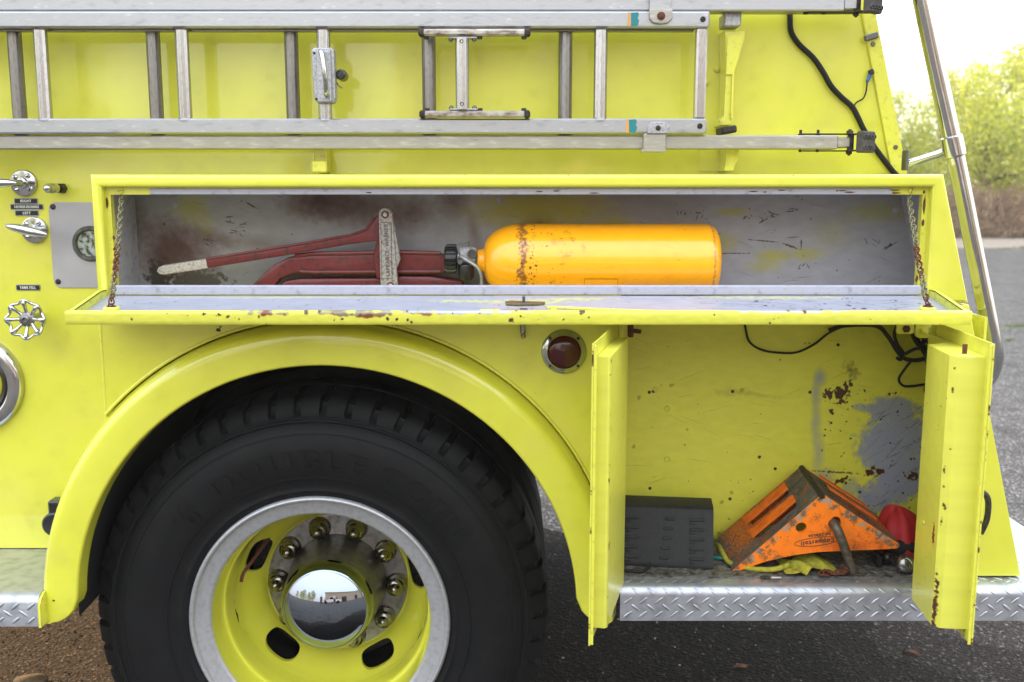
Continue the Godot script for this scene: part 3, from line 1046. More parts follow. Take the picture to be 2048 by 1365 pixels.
# a small irregular flake: chipped paint with rust or steel showing
func scab(parent: Node, c: Vector3, rx: float, ry: float, material: String, bs := Basis()) -> void:
	var q := PackedVector2Array()
	var n := 9
	for i in n:
		var a := TAU * i / n
		var r := rng.randf_range(0.6, 1.1)
		q.append(Vector2(cos(a) * rx * r, sin(a) * ry * r))
	var b := MB.new()
	b.prism(q, -0.0004, 0.0005, 0.0, Transform3D(bs, c), false)
	loose(put("paint_chip", b, mats[material], parent))


func make_hatch(t: Node3D) -> void:
	# hinged along its rear edge, let down a little below level on two chains
	var tilt := atan2(0.031, 0.18)
	var h := node("drop_down_hatch", t, Transform3D(Basis(Vector3.RIGHT, tilt), Vector3(0, 1.2775, 0.002)))
	# in its own axes: y up off the tray, z towards its free edge
	var c := Pic.new(Vector2(-0.90, 0.20), Vector2(1.82, 0.22), 720, nz)      # y runs with -z
	c.fill(Color(0.585, 0.59, 0.64), 0.05, Vector2i(1, 3))
	var rn := RandomNumberGenerator.new(); rn.seed = 8
	c.scratches(rn, 70, Rect2(0.35, 0.02, 0.5, 0.15), 0.01, 0.09, Color(0.30, 0.29, 0.30), 0.8)
	c.scratches(rn, 50, Rect2(-0.88, 0.02, 1.7, 0.15), 0.01, 0.05, Color(0.48, 0.48, 0.52), 0.7)
	c.specks(rn, 130, Rect2(-0.88, 0.0, 1.76, 0.18), 0.001, 0.004, Color(0.2, 0.17, 0.16), 0.9)
	c.specks(rn, 60, Rect2(0.5, 0.0, 0.36, 0.14), 0.001, 0.007, Color(0.16, 0.14, 0.14), 0.9)
	for q in [[-0.11, 0.045, 0.07, 0.012], [0.03, 0.05, 0.12, 0.02], [0.14, 0.03, 0.10, 0.016], [-0.5, 0.02, 0.3, 0.006], [0.55, 0.02, 0.2, 0.012], [0.3, 0.12, 0.05, 0.012], [0.62, 0.16, 0.06, 0.015]]:
		c.blob(q[0], q[1], q[2], q[3], Color(0.80, 0.79, 0.36), 0.6, 0.7, 0.6)
	var tray := MB.new()
	tray.box(Vector3(0.014, -0.004, 0.092), Vector3(1.78, 0.006, 0.172))
	tray.planar(Vector3.RIGHT, Vector3(0, 0, -1), Vector3(-0.90, 0, 0.20), Vector2(1.82, -0.22))
	for i in tray.uv.size():
		tray.uv[i].y = (0.20 - tray.p[i].z) / 0.22
	put("tray", tray, painted("hatch tray paint", c.tex(), 0.42, 0.0, 0.25), h)
	var lipc := Pic.new(Vector2(-0.90, 0.04), Vector2(1.82, 0.06), 720, nz)
	lipc.fill(Color(0.83, 0.82, 0.30), 0.04, Vector2i(2, 5))
	for q in [[-0.50, 0.016, 0.035], [-0.35, 0.016, 0.06], [-0.28, 0.015, 0.07], [-0.18, 0.017, 0.06], [-0.46, 0.014, 0.02], [-0.30, 0.012, 0.06]]:
		lipc.blob(q[0], q[1], q[2], 0.004, Color(0.50, 0.47, 0.40), 0.8, 0.4, 0.8)
		lipc.blob(q[0] + 0.01, q[1] - 0.003, q[2] * 0.4, 0.004, Color(0.45, 0.20, 0.08), 0.9, 0.5, 0.9)
	lipc.blob(-0.1, 0.018, 0.14, 0.006, Color(0.66, 0.665, 0.73), 0.9, 0.4, 0.5)
	lipc.blob(0.55, 0.018, 0.12, 0.004, Color(0.66, 0.665, 0.73), 0.8, 0.4, 0.5)
	lipc.specks(rn, 26, Rect2(-0.88, -0.01, 1.78, 0.035), 0.001, 0.005, Color(0.30, 0.13, 0.07), 0.9)
	lipc.specks(rn, 30, Rect2(-0.7, 0.0, 0.9, 0.02), 0.001, 0.008, Color(0.2, 0.13, 0.09), 0.9)
	var lm := painted("hatch edge paint", lipc.tex(), 0.42, 0.0, 0.5)
	var lip := MB.new()
	var prof := [[0.171, -0.007], [0.171, 0.015], [0.172, 0.0168], [0.174, 0.0175], [0.180, 0.0175], [0.1835, 0.016], [0.1855, 0.012], [0.186, 0.0], [0.186, -0.006], [0.184, -0.0095], [0.180, -0.0105], [0.0, -0.0105]]
	var rows := []
	for q in prof:
		rows.append(PackedVector3Array([Vector3(-0.886 - maxf(0.0, q[0] - 0.172) * 0.2, q[1], q[0]), Vector3(0.912 + maxf(0.0, q[0] - 0.172) * 0.2, q[1], q[0])]))
	lip.grid(rows, false, true)
	for i in lip.p.size():
		lip.uv[i] = Vector2((lip.p[i].x + 0.90) / 1.82, (0.04 - lip.p[i].y) / 0.06)
	put("front_lip", lip, lm, h)
	for s in [-1.0, 1.0]:
		var x0 := -0.886 if s < 0 else 0.912
		var sl := MB.new()
		sl.prism(V2([0.0, -0.0105, 0.179, -0.0105, 0.185, -0.004, 0.185, 0.012, 0.179, 0.0172, 0.03, 0.0172, 0.0, 0.012]), 0.0, 0.010, 0.003, Transform3D(Basis(Vector3(0, 0, 1), Vector3(0, 1, 0), Vector3(s, 0, 0)), Vector3(x0 - s * 0.010, 0, 0.0)))
		put("side_lip", sl, mats["worn lime paint"], h)
	# latch with its pin, and the two rods that run to the ends
	var la := node("latch", h)
	var lp := MB.new()
	lp.prism(V2([-0.012, 0.0, 0.012, -0.004, 0.05, -0.002, 0.066, 0.004, 0.068, 0.012, 0.03, 0.016, -0.004, 0.022, -0.014, 0.014]), 0.0, 0.006, 0.0015, Transform3D(Basis(Vector3(1, 0, 0), Vector3(0, 0, -1), Vector3(0, 1, 0)), Vector3(0, 0.014, 0.132)))
	put("cam_plate", lp, mats["dark rung aluminium"], la)
	var pn := MB.new()
	pn.box(Vector3(0.024, 0.022, 0.122), Vector3(0.006, 0.020, 0.006), 0.001)
	pn.box(Vector3(0.024, 0.004, 0.135), Vector3(0.016, 0.010, 0.010), 0.001)
	put("pin", pn, mats["bolt steel"], la)
	var bp := MB.new()
	bp.box(Vector3(0.024, 0.001, 0.141), Vector3(0.13, 0.004, 0.024), 0.001)
	bp.box(Vector3(-0.045, 0.004, 0.138), Vector3(0.04, 0.006, 0.014), 0.001)
	bp.box(Vector3(0.085, 0.004, 0.142), Vector3(0.012, 0.010, 0.02), 0.001)
	put("base_plate", bp, mats["worn lime paint"], la)
	for q in [[V3([-0.05, 0.004, 0.135, -0.14, 0.003, 0.148, -0.34, 0.004, 0.150, -0.55, 0.003, 0.156, -0.70, 0.002, 0.160, -0.86, 0.002, 0.160]), "worn lime paint"], [V3([0.07, 0.010, 0.128, 0.10, 0.008, 0.126, 0.30, 0.004, 0.140, 0.50, 0.003, 0.152, 0.70, 0.002, 0.160, 0.88, 0.002, 0.163]), "worn lime paint"]]:
		var rd := MB.new()
		rd.tube(curve(q[0], 8), 0.0032, 8)
		put("latch_rod", rd, mats[q[1]], h)
	# chains
	for s in [-1.0, 1.0]:
		var ear := MB.new()
		var ex := -0.806 if s < 0 else 0.836
		ear.box(Vector3(ex, 0.009, 0.158), Vector3(0.030, 0.022, 0.018), 0.003)
		var ea := put("chain_lug", ear, mats["worn lime paint"], h)
		scab(ea, Vector3(ex, 0.0205, 0.157), 0.012, 0.008, "rust", FACE_UP)
		var hk := MB.new()
		var top := Vector3(-0.843 if s < 0 else 0.858, 1.492, -0.028)
		var low := Vector3(ex, 1.2775 + 0.018 * cos(tilt) - 0.157 * sin(tilt), 0.002 + 0.157 * cos(tilt))
		low.y += 0.010
		make_chain(t, top, low, s)
		hk.tube(V3([ex - 0.006, 0.012, 0.157, ex - 0.004, 0.026, 0.157, ex + 0.004, 0.026, 0.157, ex + 0.006, 0.012, 0.157]), 0.0018, 6)
		put("hook", hk, mats["rust"], h)


func make_chain(t: Node3D, top: Vector3, low: Vector3, s: float) -> void:
	var n := 30
	var c := node("hatch_chain", t)
	var dir := (low - top).normalized()
	var side := dir.cross(Vector3(1, 0, 0)).normalized()
	var l := top.distance_to(low) / n
	var link := PackedVector3Array()
	for i in 14:
		var a := TAU * i / 14
		link.append(Vector3(cos(a) * 0.0052, sin(a) * l * 0.95, 0.0022 * sin(2 * a)))
	var base := MB.new()
	base.tube(link, 0.0016, 6, true)
	var m := base.mesh(60)
	for i in n:
		var f := (i + 0.5) / n
		var at := top.lerp(low, f) + Vector3(0, -0.012 * sin(PI * f), 0)
		var bs := Basis(dir.cross(side), -dir, side)
		bs = bs * Basis(Vector3.UP, (0.75 if i % 2 == 0 else -0.75) + rng.randf_range(-0.1, 0.1)) * Basis(Vector3.RIGHT, rng.randf_range(-0.1, 0.1))
		var rusty := f > 0.42 + rng.randf_range(-0.1, 0.1) and f < 0.72 + rng.randf_range(-0.1, 0.1) or f > 0.93
		put("link", m, mats["rust"] if rusty else mats["dull chain"], c, 0, Transform3D(bs, at))


func lower_back() -> ImageTexture:
	var c := Pic.new(Vector2(0.24, 1.23), Vector2(0.80, 0.62), 900, nz)
	c.fill(Color(0.82, 0.81, 0.26), 0.025, Vector2i(1, 2))
	var rn := RandomNumberGenerator.new(); rn.seed = 12
	var grey := Color(0.55, 0.565, 0.64)
	for q in [[0.750, 1.05, 0.022, 0.03, 0.8], [0.742, 1.01, 0.016, 0.05, 0.7], [0.745, 0.94, 0.016, 0.07, 0.65], [0.755, 0.86, 0.02, 0.07, 0.6], [0.775, 0.80, 0.03, 0.03, 0.6]]:
		c.blob(q[0], q[1], q[2], q[3], grey, q[4], 0.9, 0.14, 0.0, 2)
	for q in [[0.93, 0.97, 0.075, 0.04, 0.95], [0.95, 0.90, 0.11, 0.08, 1.0], [0.90, 0.86, 0.06, 0.05, 0.9], [0.97, 0.81, 0.09, 0.07, 1.0], [0.93, 0.76, 0.09, 0.04, 0.9], [0.86, 0.975, 0.03, 0.012, 0.7], [0.90, 0.73, 0.05, 0.03, 0.8], [0.84, 0.77, 0.03, 0.03, 0.5]]:
		c.blob(q[0], q[1], q[2], q[3], grey, q[4], 0.38, 0.24, 0.0, 2)
	c.scratches(rn, 55, Rect2(0.86, 0.70, 0.18, 0.26), 0.02, 0.09, Color(0.30, 0.30, 0.33), 0.8, 0.7)
	c.scratches(rn, 40, Rect2(0.86, 0.70, 0.18, 0.26), 0.02, 0.07, Color(0.62, 0.62, 0.68), 0.7, 0.6)
	c.scratches(rn, 40, Rect2(0.26, 0.66, 0.6, 0.5), 0.02, 0.10, Color(0.58, 0.55, 0.16), 0.55)
	var rust := Color(0.26, 0.12, 0.07)
	for q in [[0.772, 1.01, 0.012, 0.012], [0.800, 1.005, 0.012, 0.022], [0.815, 1.022, 0.007, 0.014], [0.808, 1.012, 0.010, 0.012], [0.826, 1.032, 0.005, 0.012], [0.782, 0.963, 0.006, 0.007], [0.795, 0.985, 0.004, 0.003], [0.91, 0.812, 0.012, 0.010], [0.885, 0.81, 0.010, 0.009], [0.892, 0.822, 0.006, 0.005], [0.985, 0.80, 0.012, 0.010], [1.0, 0.80, 0.006, 0.008], [0.815, 0.79, 0.02, 0.006]]:
		c.blob(q[0], q[1], q[2], q[3], rust, 1.0, 0.2, 0.75, 0.4, 4)
	for q in [[0.822, 1.075, 0.02, 0.018], [0.83, 1.06, 0.018, 0.02]]:
		c.blob(q[0], q[1], q[2], q[3], Color(0.38, 0.35, 0.12), 0.5, 0.9, 0.6, 0.0, 4)
	for q in [[0.540, 1.014, 0.06, 0.012, 0.02], [0.60, 1.006, 0.07, 0.007, -0.12]]:
		c.blob(q[0], q[1], q[2], q[3], Color(0.60, 0.57, 0.14), 0.35, 0.8, 0.4, q[4])
	for q in [[0.335, 1.013], [0.345, 1.015], [0.538, 1.015], [0.727, 1.013], [0.342, 0.77], [0.541, 0.743], [0.79, 1.13], [0.65, 0.82], [0.61, 0.85]]:
		c.blob(q[0], q[1], 0.0042, 0.0042, Color(0.03, 0.025, 0.02), 1.0, 0.25, 0.15)
	for q in [[0.35, 1.021], [0.559, 1.02], [0.31, 1.0], [0.39, 1.03], [0.545, 0.76], [0.52, 0.735], [0.3, 0.875], [0.43, 0.92]]:
		c.blob(q[0], q[1], 0.006, 0.006, Color(0.55, 0.52, 0.12), 0.7, 0.4, 0.6)
	c.specks(rn, 150, Rect2(0.76, 0.66, 0.28, 0.36), 0.001, 0.005, Color(0.12, 0.09, 0.07), 0.9)
	c.specks(rn, 60, Rect2(0.26, 0.64, 0.6, 0.55), 0.001, 0.003, Color(0.3, 0.25, 0.1), 0.8)
	c.line(0.74, 0.815, 0.86, 0.808, 0.005, Color(0.2, 0.15, 0.1), 0.7, 1.0)
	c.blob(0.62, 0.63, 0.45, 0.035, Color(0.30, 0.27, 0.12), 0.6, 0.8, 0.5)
	return c.tex()


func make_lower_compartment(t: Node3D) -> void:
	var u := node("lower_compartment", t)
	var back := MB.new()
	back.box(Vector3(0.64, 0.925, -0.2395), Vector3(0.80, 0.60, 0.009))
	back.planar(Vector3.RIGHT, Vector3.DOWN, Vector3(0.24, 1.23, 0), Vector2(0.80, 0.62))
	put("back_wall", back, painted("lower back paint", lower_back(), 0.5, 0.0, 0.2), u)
	for q in [[0.38, 0.972], [0.382, 0.846]]:
		var rg := MB.new()
		rg.lathe(V2([0.0075, 0.0, 0.0075, 0.0015, 0.006, 0.003, 0.0045, 0.002, 0.004, 0.0008, 0.0001, 0.0008]), tx(q[0], q[1], -0.235), 16)
		put("grommet", rg, mats["worn lime paint"], u)
	for q in [[0.845, 1.165], [0.35, 1.02]]:
		var rv := MB.new()
		rv.screw(Vector3(q[0], q[1], -0.235), 0.006)
		put("rivet", rv, mats["worn lime paint"], u)
	var j := MB.new()
	j.box(Vector3(0.2415, 0.925, -0.121), Vector3(0.009, 0.60, 0.225))
	put("left_wall", j, mats["lime trim paint"], u)
	var ce := MB.new()
	ce.box(Vector3(0.6, 1.2325, -0.125), Vector3(0.80, 0.02, 0.22))
	put("ceiling", ce, mats["lime trim paint"], u)
	# the corner behind the right door: a solid panel that leans with the tail
	var r := MB.new()
	r.prism(V2([0.925, 0.636, tail_x(0.636), 0.636, tail_x(1.226), 1.226, 0.925, 1.226]), -0.022, 0.0, 0.004)
	r.prism(V2([tail_x(0.636) - 0.012, 0.636, tail_x(0.636) - 0.002, 0.636, tail_x(1.226) - 0.002, 1.226, tail_x(1.226) - 0.012, 1.226]), -0.249, -0.0225)
	put("corner_panel", r, mats["lime paint"], u)
	var rw := MB.new()
	rw.box(Vector3(1.043, 0.925, -0.13), Vector3(0.006, 0.60, 0.214))
	put("right_wall", rw, mats["lime trim paint"], u)
	var r2 := MB.new()
	r2.prism(V2([0.925, 1.229, tail_x(1.229), 1.229, tail_x(1.255), 1.255, 0.925, 1.255]), -0.2, -0.001, 0.003)
	put("corner_seam_panel", r2, mats["lime paint"], u)
	var hd := MB.new()
	hd.box(Vector3(0.58, 1.24, -0.011), Vector3(0.68, 0.028, 0.02), 0.002)
	put("header", hd, mats["lime trim paint"], u)
	# wiring
	var wires := node("wiring", u)
	var runs := [
		[V3([0.555, 1.20, -0.22, 0.56, 1.178, -0.222, 0.572, 1.14, -0.224, 0.604, 1.119, -0.224, 0.65, 1.112, -0.224, 0.69, 1.114, -0.224, 0.73, 1.135, -0.222, 0.76, 1.16, -0.220, 0.80, 1.178, -0.218, 0.86, 1.182, -0.216]), 0.0028],
		[V3([0.76, 1.168, -0.218, 0.80, 1.180, -0.214, 0.87, 1.180, -0.21, 0.90, 1.155, -0.21, 0.925, 1.118, -0.208, 0.945, 1.10, -0.205, 0.98, 1.10, -0.2, 1.02, 1.12, -0.19]), 0.0052],
		[V3([0.96, 1.10, -0.205, 0.945, 1.075, -0.21, 0.933, 1.05, -0.212, 0.945, 1.034, -0.212, 0.968, 1.033, -0.212, 1.0, 1.038, -0.21, 1.03, 1.042, -0.2]), 0.0032],
		[V3([0.905, 1.21, -0.15, 0.90, 1.17, -0.17, 0.915, 1.14, -0.19, 0.935, 1.115, -0.2, 0.93, 1.10, -0.2, 0.92, 1.105, -0.2]), 0.0042],
		[V3([0.97, 1.21, -0.15, 0.95, 1.17, -0.16, 0.965, 1.14, -0.18, 0.985, 1.11, -0.19, 1.0, 1.08, -0.19, 1.005, 1.05, -0.19, 1.015, 1.02, -0.18]), 0.0045],
		[V3([0.93, 1.20, -0.14, 0.955, 1.165, -0.15, 0.99, 1.135, -0.165, 1.0, 1.10, -0.18, 0.995, 1.07, -0.18]), 0.0042],
		[V3([0.98, 1.215, -0.13, 0.985, 1.18, -0.15, 0.965, 1.15, -0.16, 0.975, 1.12, -0.17, 1.0, 1.10, -0.175]), 0.005],
		[V3([0.915, 1.215, -0.12, 0.925, 1.18, -0.14, 0.955, 1.14, -0.16, 0.985, 1.12, -0.16, 1.01, 1.13, -0.16]), 0.0046],
		[V3([0.985, 1.10, -0.17, 0.995, 1.06, -0.18, 0.985, 1.03, -0.18, 1.0, 1.0, -0.18]), 0.0042],
		[V3([0.935, 1.115, -0.19, 0.96, 1.13, -0.18, 0.99, 1.128, -0.17, 1.02, 1.14, -0.16]), 0.004]]
	for q in runs:
		var w := MB.new()
		w.tube(curve(q[0], 7), q[1], 7)
		put("wire", w, mats["cable black"], wires, 60)
	var plug := MB.new()
	plug.box(Vector3(0.99, 1.115, -0.17), Vector3(0.03, 0.05, 0.03), 0.005, turn(Vector3(0, 0, 1), 20))
	plug.box(Vector3(1.0, 1.065, -0.18), Vector3(0.02, 0.04, 0.02), 0.004, turn(Vector3(0, 0, 1), -15))
	put("plug", plug, mats["black plastic"], wires)
	# latch brackets at the head of the opening
	var lb := MB.new()
	lb.prism(rrect(0.846, 1.1885, 0.884, 1.216, 0.006), -0.024, -0.018, 0.001)
	var l := put("latch_bracket", lb, mats["lime trim paint"], u)
	var lbo := MB.new()
	lbo.hexbolt(Vector3(0.866, 1.2, -0.018), 0.0085, 0.006)
	put("bolt", lbo, mats["rust"], l)
	var hb := MB.new()
	hb.prism(rrect(0.886, 1.180, 0.93, 1.218, 0.010), -0.02, -0.015, 0.001)
	var hh := put("rod_bracket", hb, mats["lime trim paint"], u)
	var rod := MB.new()
	rod.tube(curve(V3([0.898, 1.2, -0.012, 0.899, 1.192, -0.002, 0.906, 1.188, 0.01, 0.918, 1.186, 0.02, 0.924, 1.178, 0.026, 0.924, 1.160, 0.026]), 5), 0.0048, 8)
	put("hold_open_rod", rod, mats["lime trim paint"], hh)
	var bl := MB.new()
	bl.box(Vector3(0.921, 1.158, 0.028), Vector3(0.014, 0.026, 0.014), 0.002)
	put("rod_block", bl, mats["lime trim paint"], hh)
	var lk := MB.new()
	lk.box(Vector3(0.262, 1.2, -0.03), Vector3(0.012, 0.04, 0.014), 0.002)
	lk.tube(V3([0.262, 1.195, -0.03, 0.285, 1.192, -0.03]), 0.005, 8)
	put("latch_catch", lk, mats["rust"], u)


func door_paint(seed_: int, right: bool) -> ImageTexture:
	var c := Pic.new(Vector2(0, 0.62), Vector2(0.36, 0.64), 640, nz)
	c.fill(Color(0.83, 0.82, 0.31), 0.03, Vector2i(2, 2))
	var rn := RandomNumberGenerator.new(); rn.seed = seed_
	var rust := Color(0.27, 0.12, 0.07)
	c.specks(rn, 60, Rect2(0.0, 0.0, 0.33, 0.6), 0.001, 0.003, Color(0.2, 0.14, 0.08), 0.9)
	for i in 26:
		c.blob(rn.randf_range(0.322, 0.336), rn.randf() * 0.6, 0.002, rn.randf_range(0.003, 0.012), rust, 0.9, 0.3, 1.0, 0.0, 9)
	for i in 10:
		c.blob(rn.randf_range(0.286, 0.292), rn.randf() * 0.56 + 0.02, 0.0016, rn.randf_range(0.002, 0.008), rust, 0.9, 0.3, 0.9, 0.0, 9)
	if right:
		c.specks(rn, 120, Rect2(0.03, 0.16, 0.09, 0.22), 0.001, 0.005, Color(0.25, 0.18, 0.09), 0.9)
		c.blob(0.06, 0.4, 0.05, 0.006, Color(0.3, 0.22, 0.1), 0.8, 0.4, 1.2, 0.3, 9)
		c.blob(0.26, 0.20, 0.006, 0.02, rust, 0.95, 0.3, 0.9, 0.0, 9)
		c.blob(0.286, 0.06, 0.004, 0.06, rust, 0.95, 0.3, 0.9, 0.0, 9)
		c.line(0.135, 0.24, 0.135, 0.18, 0.004, Color(0.3, 0.2, 0.1), 0.8, 0.8)
		c.blob(0.07, 0.06, 0.05, 0.05, Color(0.55, 0.5, 0.2), 0.45, 0.8, 0.8, 0.0, 6)
	else:
		c.blob(0.285, 0.19, 0.006, 0.008, rust, 0.95, 0.3, 0.8, 0.0, 9)
		c.blob(0.285, 0.03, 0.004, 0.02, rust, 0.95, 0.3, 0.8, 0.0, 9)
	return c.tex()


func make_doors(t: Node3D) -> void:
	for right in [false, true]:
		var hinge := Vector3(0.914 if right else 0.234, 0.6275, 0.004)
		var free := Vector3(0.891 if right else 0.151, 0.6275, 0.33)
		var dir := (free - hinge).normalized()
		var s := 1.0 if right else -1.0
		var door := node("compartment_door", t, Transform3D(Basis(dir, Vector3.UP, dir.cross(Vector3.UP)), hinge))
		tag(door, "right compartment door with a hat-shaped stiffener and rusty pins" if right else "left compartment door folded back beside the wheel arch")
		var length := hinge.distance_to(free)
		var m := painted("right door paint" if right else "left door paint", door_paint(31 if right else 32, right), 0.42, 0.0, 0.45)
		var sk := MB.new()
		sk.box(Vector3(length / 2, 0.297, -s * 0.0015), Vector3(length, 0.594, 0.003), 0.0008)
		sk.planar(Vector3.RIGHT, Vector3.DOWN, Vector3(0, 0.62, 0), Vector2(0.36, 0.64))
		put("skin", sk, m, door)
		# the pan: a profile across the door run up its height (x along the door, y off its inner side)
		var prof := V2([0.022, 0.0, 0.022, 0.013, 0.13, 0.014, 0.155, 0.060, 0.283, 0.062, 0.297, 0.050, 0.299, 0.0]) if right else V2([0.05, 0.0, 0.052, 0.024, 0.060, 0.027, 0.292, 0.027, 0.298, 0.022, 0.299, 0.0])
		var up := Transform3D(Basis(Vector3(1, 0, 0), Vector3(0, 0, s), Vector3(0, 1, 0)), Vector3.ZERO)
		var pan := MB.new()
		var q := PackedVector2Array()
		for a in prof:
			q.append(a)
		pan.prism(q, 0.022, 0.566, 0.003, up)
		if not right:     # mirrored: turn the faces back out
			for i in range(0, pan.p.size(), 3):
				var w := pan.p[i + 1]
				pan.p[i + 1] = pan.p[i + 2]
				pan.p[i + 2] = w
		pan.planar(Vector3.RIGHT, Vector3.DOWN, Vector3(0, 0.62, 0), Vector2(0.36, 0.64))
		put("inner_pan", pan, m, door)
		# turned edges of the skin
		var ed := MB.new()
		ed.box(Vector3(length - 0.003, 0.297, s * 0.003), Vector3(0.003, 0.59, 0.006), 0.0008)
		put("free_edge", ed, mats["lime trim paint"], door)
		# a seam line of the pan near the free edge, piano hinge knuckles
		var hg := node("hinge", door)
		for i in 12:
			var kn := MB.new()
			kn.tube(V3([0, 0.012 + i * 0.0475, s * 0.003, 0, 0.056 + i * 0.0475, s * 0.003]), 0.0045, 8)
			put("knuckle", kn, mats["worn lime paint"], hg)
		var lf := MB.new()
		lf.box(Vector3(0.014, 0.297, s * 0.0022), Vector3(0.020, 0.58, 0.002))
		put("leaf", lf, mats["worn lime paint"], hg)
		for y in [0.08, 0.2, 0.33, 0.45, 0.53]:
			var rv := MB.new()
			rv.screw(Vector3(0.014, y, s * 0.0032), 0.004, Basis() if right else turn(Vector3.UP, 180))
			put("rivet", rv, mats["worn lime paint"], hg)
		if right:
			var pin := MB.new()
			pin.tube(V3([0.27, 0.56, 0.03, 0.268, 0.584, 0.029]), 0.0048, 8)
			put("bolt_pin", pin, mats["rust"], door)
			var pin2 := MB.new()
			pin2.tube(V3([0.25, 0.03, 0.03, 0.249, 0.0, 0.03]), 0.005, 8)
			put("bolt_pin", pin2, mats["rust"], door)
			for y in [0.30, 0.205]:
				var rv := MB.new()
				rv.screw(Vector3(0.11 if y > 0.25 else 0.20, y, 0.014 if y > 0.25 else 0.061), 0.005)
				put("rivet", rv, mats["lime trim paint"], door)
			# outside handle
			var hd := MB.new()
			hd.tube(curve(V3([0.24, 0.285, -0.002, 0.24, 0.285, -0.03, 0.243, 0.27, -0.045, 0.245, 0.23, -0.045, 0.245, 0.20, -0.035]), 5), 0.006, 8)
			put("handle", hd, mats["dark steel"], door)


func make_arch(t: Node3D) -> void:
	var lime: Material = mats["lime paint"]
	# flat panel between the hatch and the wheel arch, cut along the bead
	var q := PackedVector2Array([Vector2(0.242, 1.27), Vector2(-0.8975, 1.27)])
	for i in 41:
		var a := deg_to_rad(138.2 - 138.2 * i / 40)
		q.append(Vector2(-0.412 + cos(a) * 0.650, 0.574 + sin(a) * 0.650))
	var p := MB.new()
	p.prism(q, -0.24, 0.0, 0.0)
	put("wheel_arch_panel", p, lime, t)
	# the flared fender, swept round the wheel opening
	var f := MB.new()
	var st := []
	var c := Vector2(-0.411, 0.574)
	for i in 5:
		st.append([180.0, 0.545 - c.y + 0.007 * i])
	for i in 61:
		st.append([180.0 - 3.0 * i, 0.0])
	for i in 5:
		st.append([0.0, -0.007 * i - 0.001])
	var rows := []
	for s in st:
		var a := deg_to_rad(s[0])
		var drop: float = s[1]
		var y0 := sin(a) * 0.555 + drop
		var tt := clampf((0.035 - y0) / 0.064, 0.0, 1.0) if (s[0] == 180.0 or s[0] == 0.0) else 0.0
		var ri := 0.555 + 0.066 * (1.0 - sqrt(maxf(0.0, 1.0 - tt * tt)))
		var row := PackedVector3Array()
		for w in [[ri, 0.0], [ri, 0.043], [ri + 0.002, 0.0475], [ri + 0.006, 0.05], [maxf(ri + 0.008, 0.60), 0.0505], [0.617, 0.0495], [0.625, 0.0475], [0.6315, 0.043], [0.6365, 0.036], [0.640, 0.026], [0.643, 0.014], [0.6455, 0.006], [0.648, 0.0005], [0.649, -0.21]]:
			row.append(Vector3(c.x + cos(a) * w[0], c.y + sin(a) * w[0] + drop, w[1]))
		rows.append(row)
	f.grid(rows, false, false)
	put("fender", f, lime, t, 60)
	var bd := MB.new()
	var path := PackedVector3Array()
	for i in 50:
		var a := deg_to_rad(138.0) + (deg_to_rad(2.0) - deg_to_rad(138.0)) * i / 49
		path.append(Vector3(-0.412 + cos(a) * 0.6535, 0.574 + sin(a) * 0.6535, 0.001))
	bd.tube(path, 0.0038, 8)
	put("fender_bead", bd, mats["lime trim paint"], t, 60)
	var pe := MB.new()
	pe.tube(V3([-0.8965, 1.0, -0.003, -0.8965, 1.262, -0.003]), 0.0042, 8)
	put("panel_edge", pe, mats["lime trim paint"], t, 60)
	# wheel housing
	var l := MB.new()
	rows = [PackedVector3Array(), PackedVector3Array()]
	for i in 32:
		var a := deg_to_rad(22.0 + (182.0 - 22.0) * i / 31.0)
		rows[0].append(Vector3(c.x + cos(a) * 0.562, c.y + sin(a) * 0.562, 0.03))
		rows[1].append(Vector3(c.x + cos(a) * 0.585, c.y + sin(a) * 0.585, -0.72))
	l.grid(rows, false, true)
	put("wheel_housing", l, mats["black paint"], t, 60)
	var br := MB.new()
	br.box(Vector3(0.14, 0.72, -0.5), Vector3(0.03, 0.12, 0.06), 0.004)
	br.box(Vector3(0.12, 0.78, -0.55), Vector3(0.14, 0.03, 0.3), 0.004)
	put("housing_bracket", br, mats["black paint"], t)


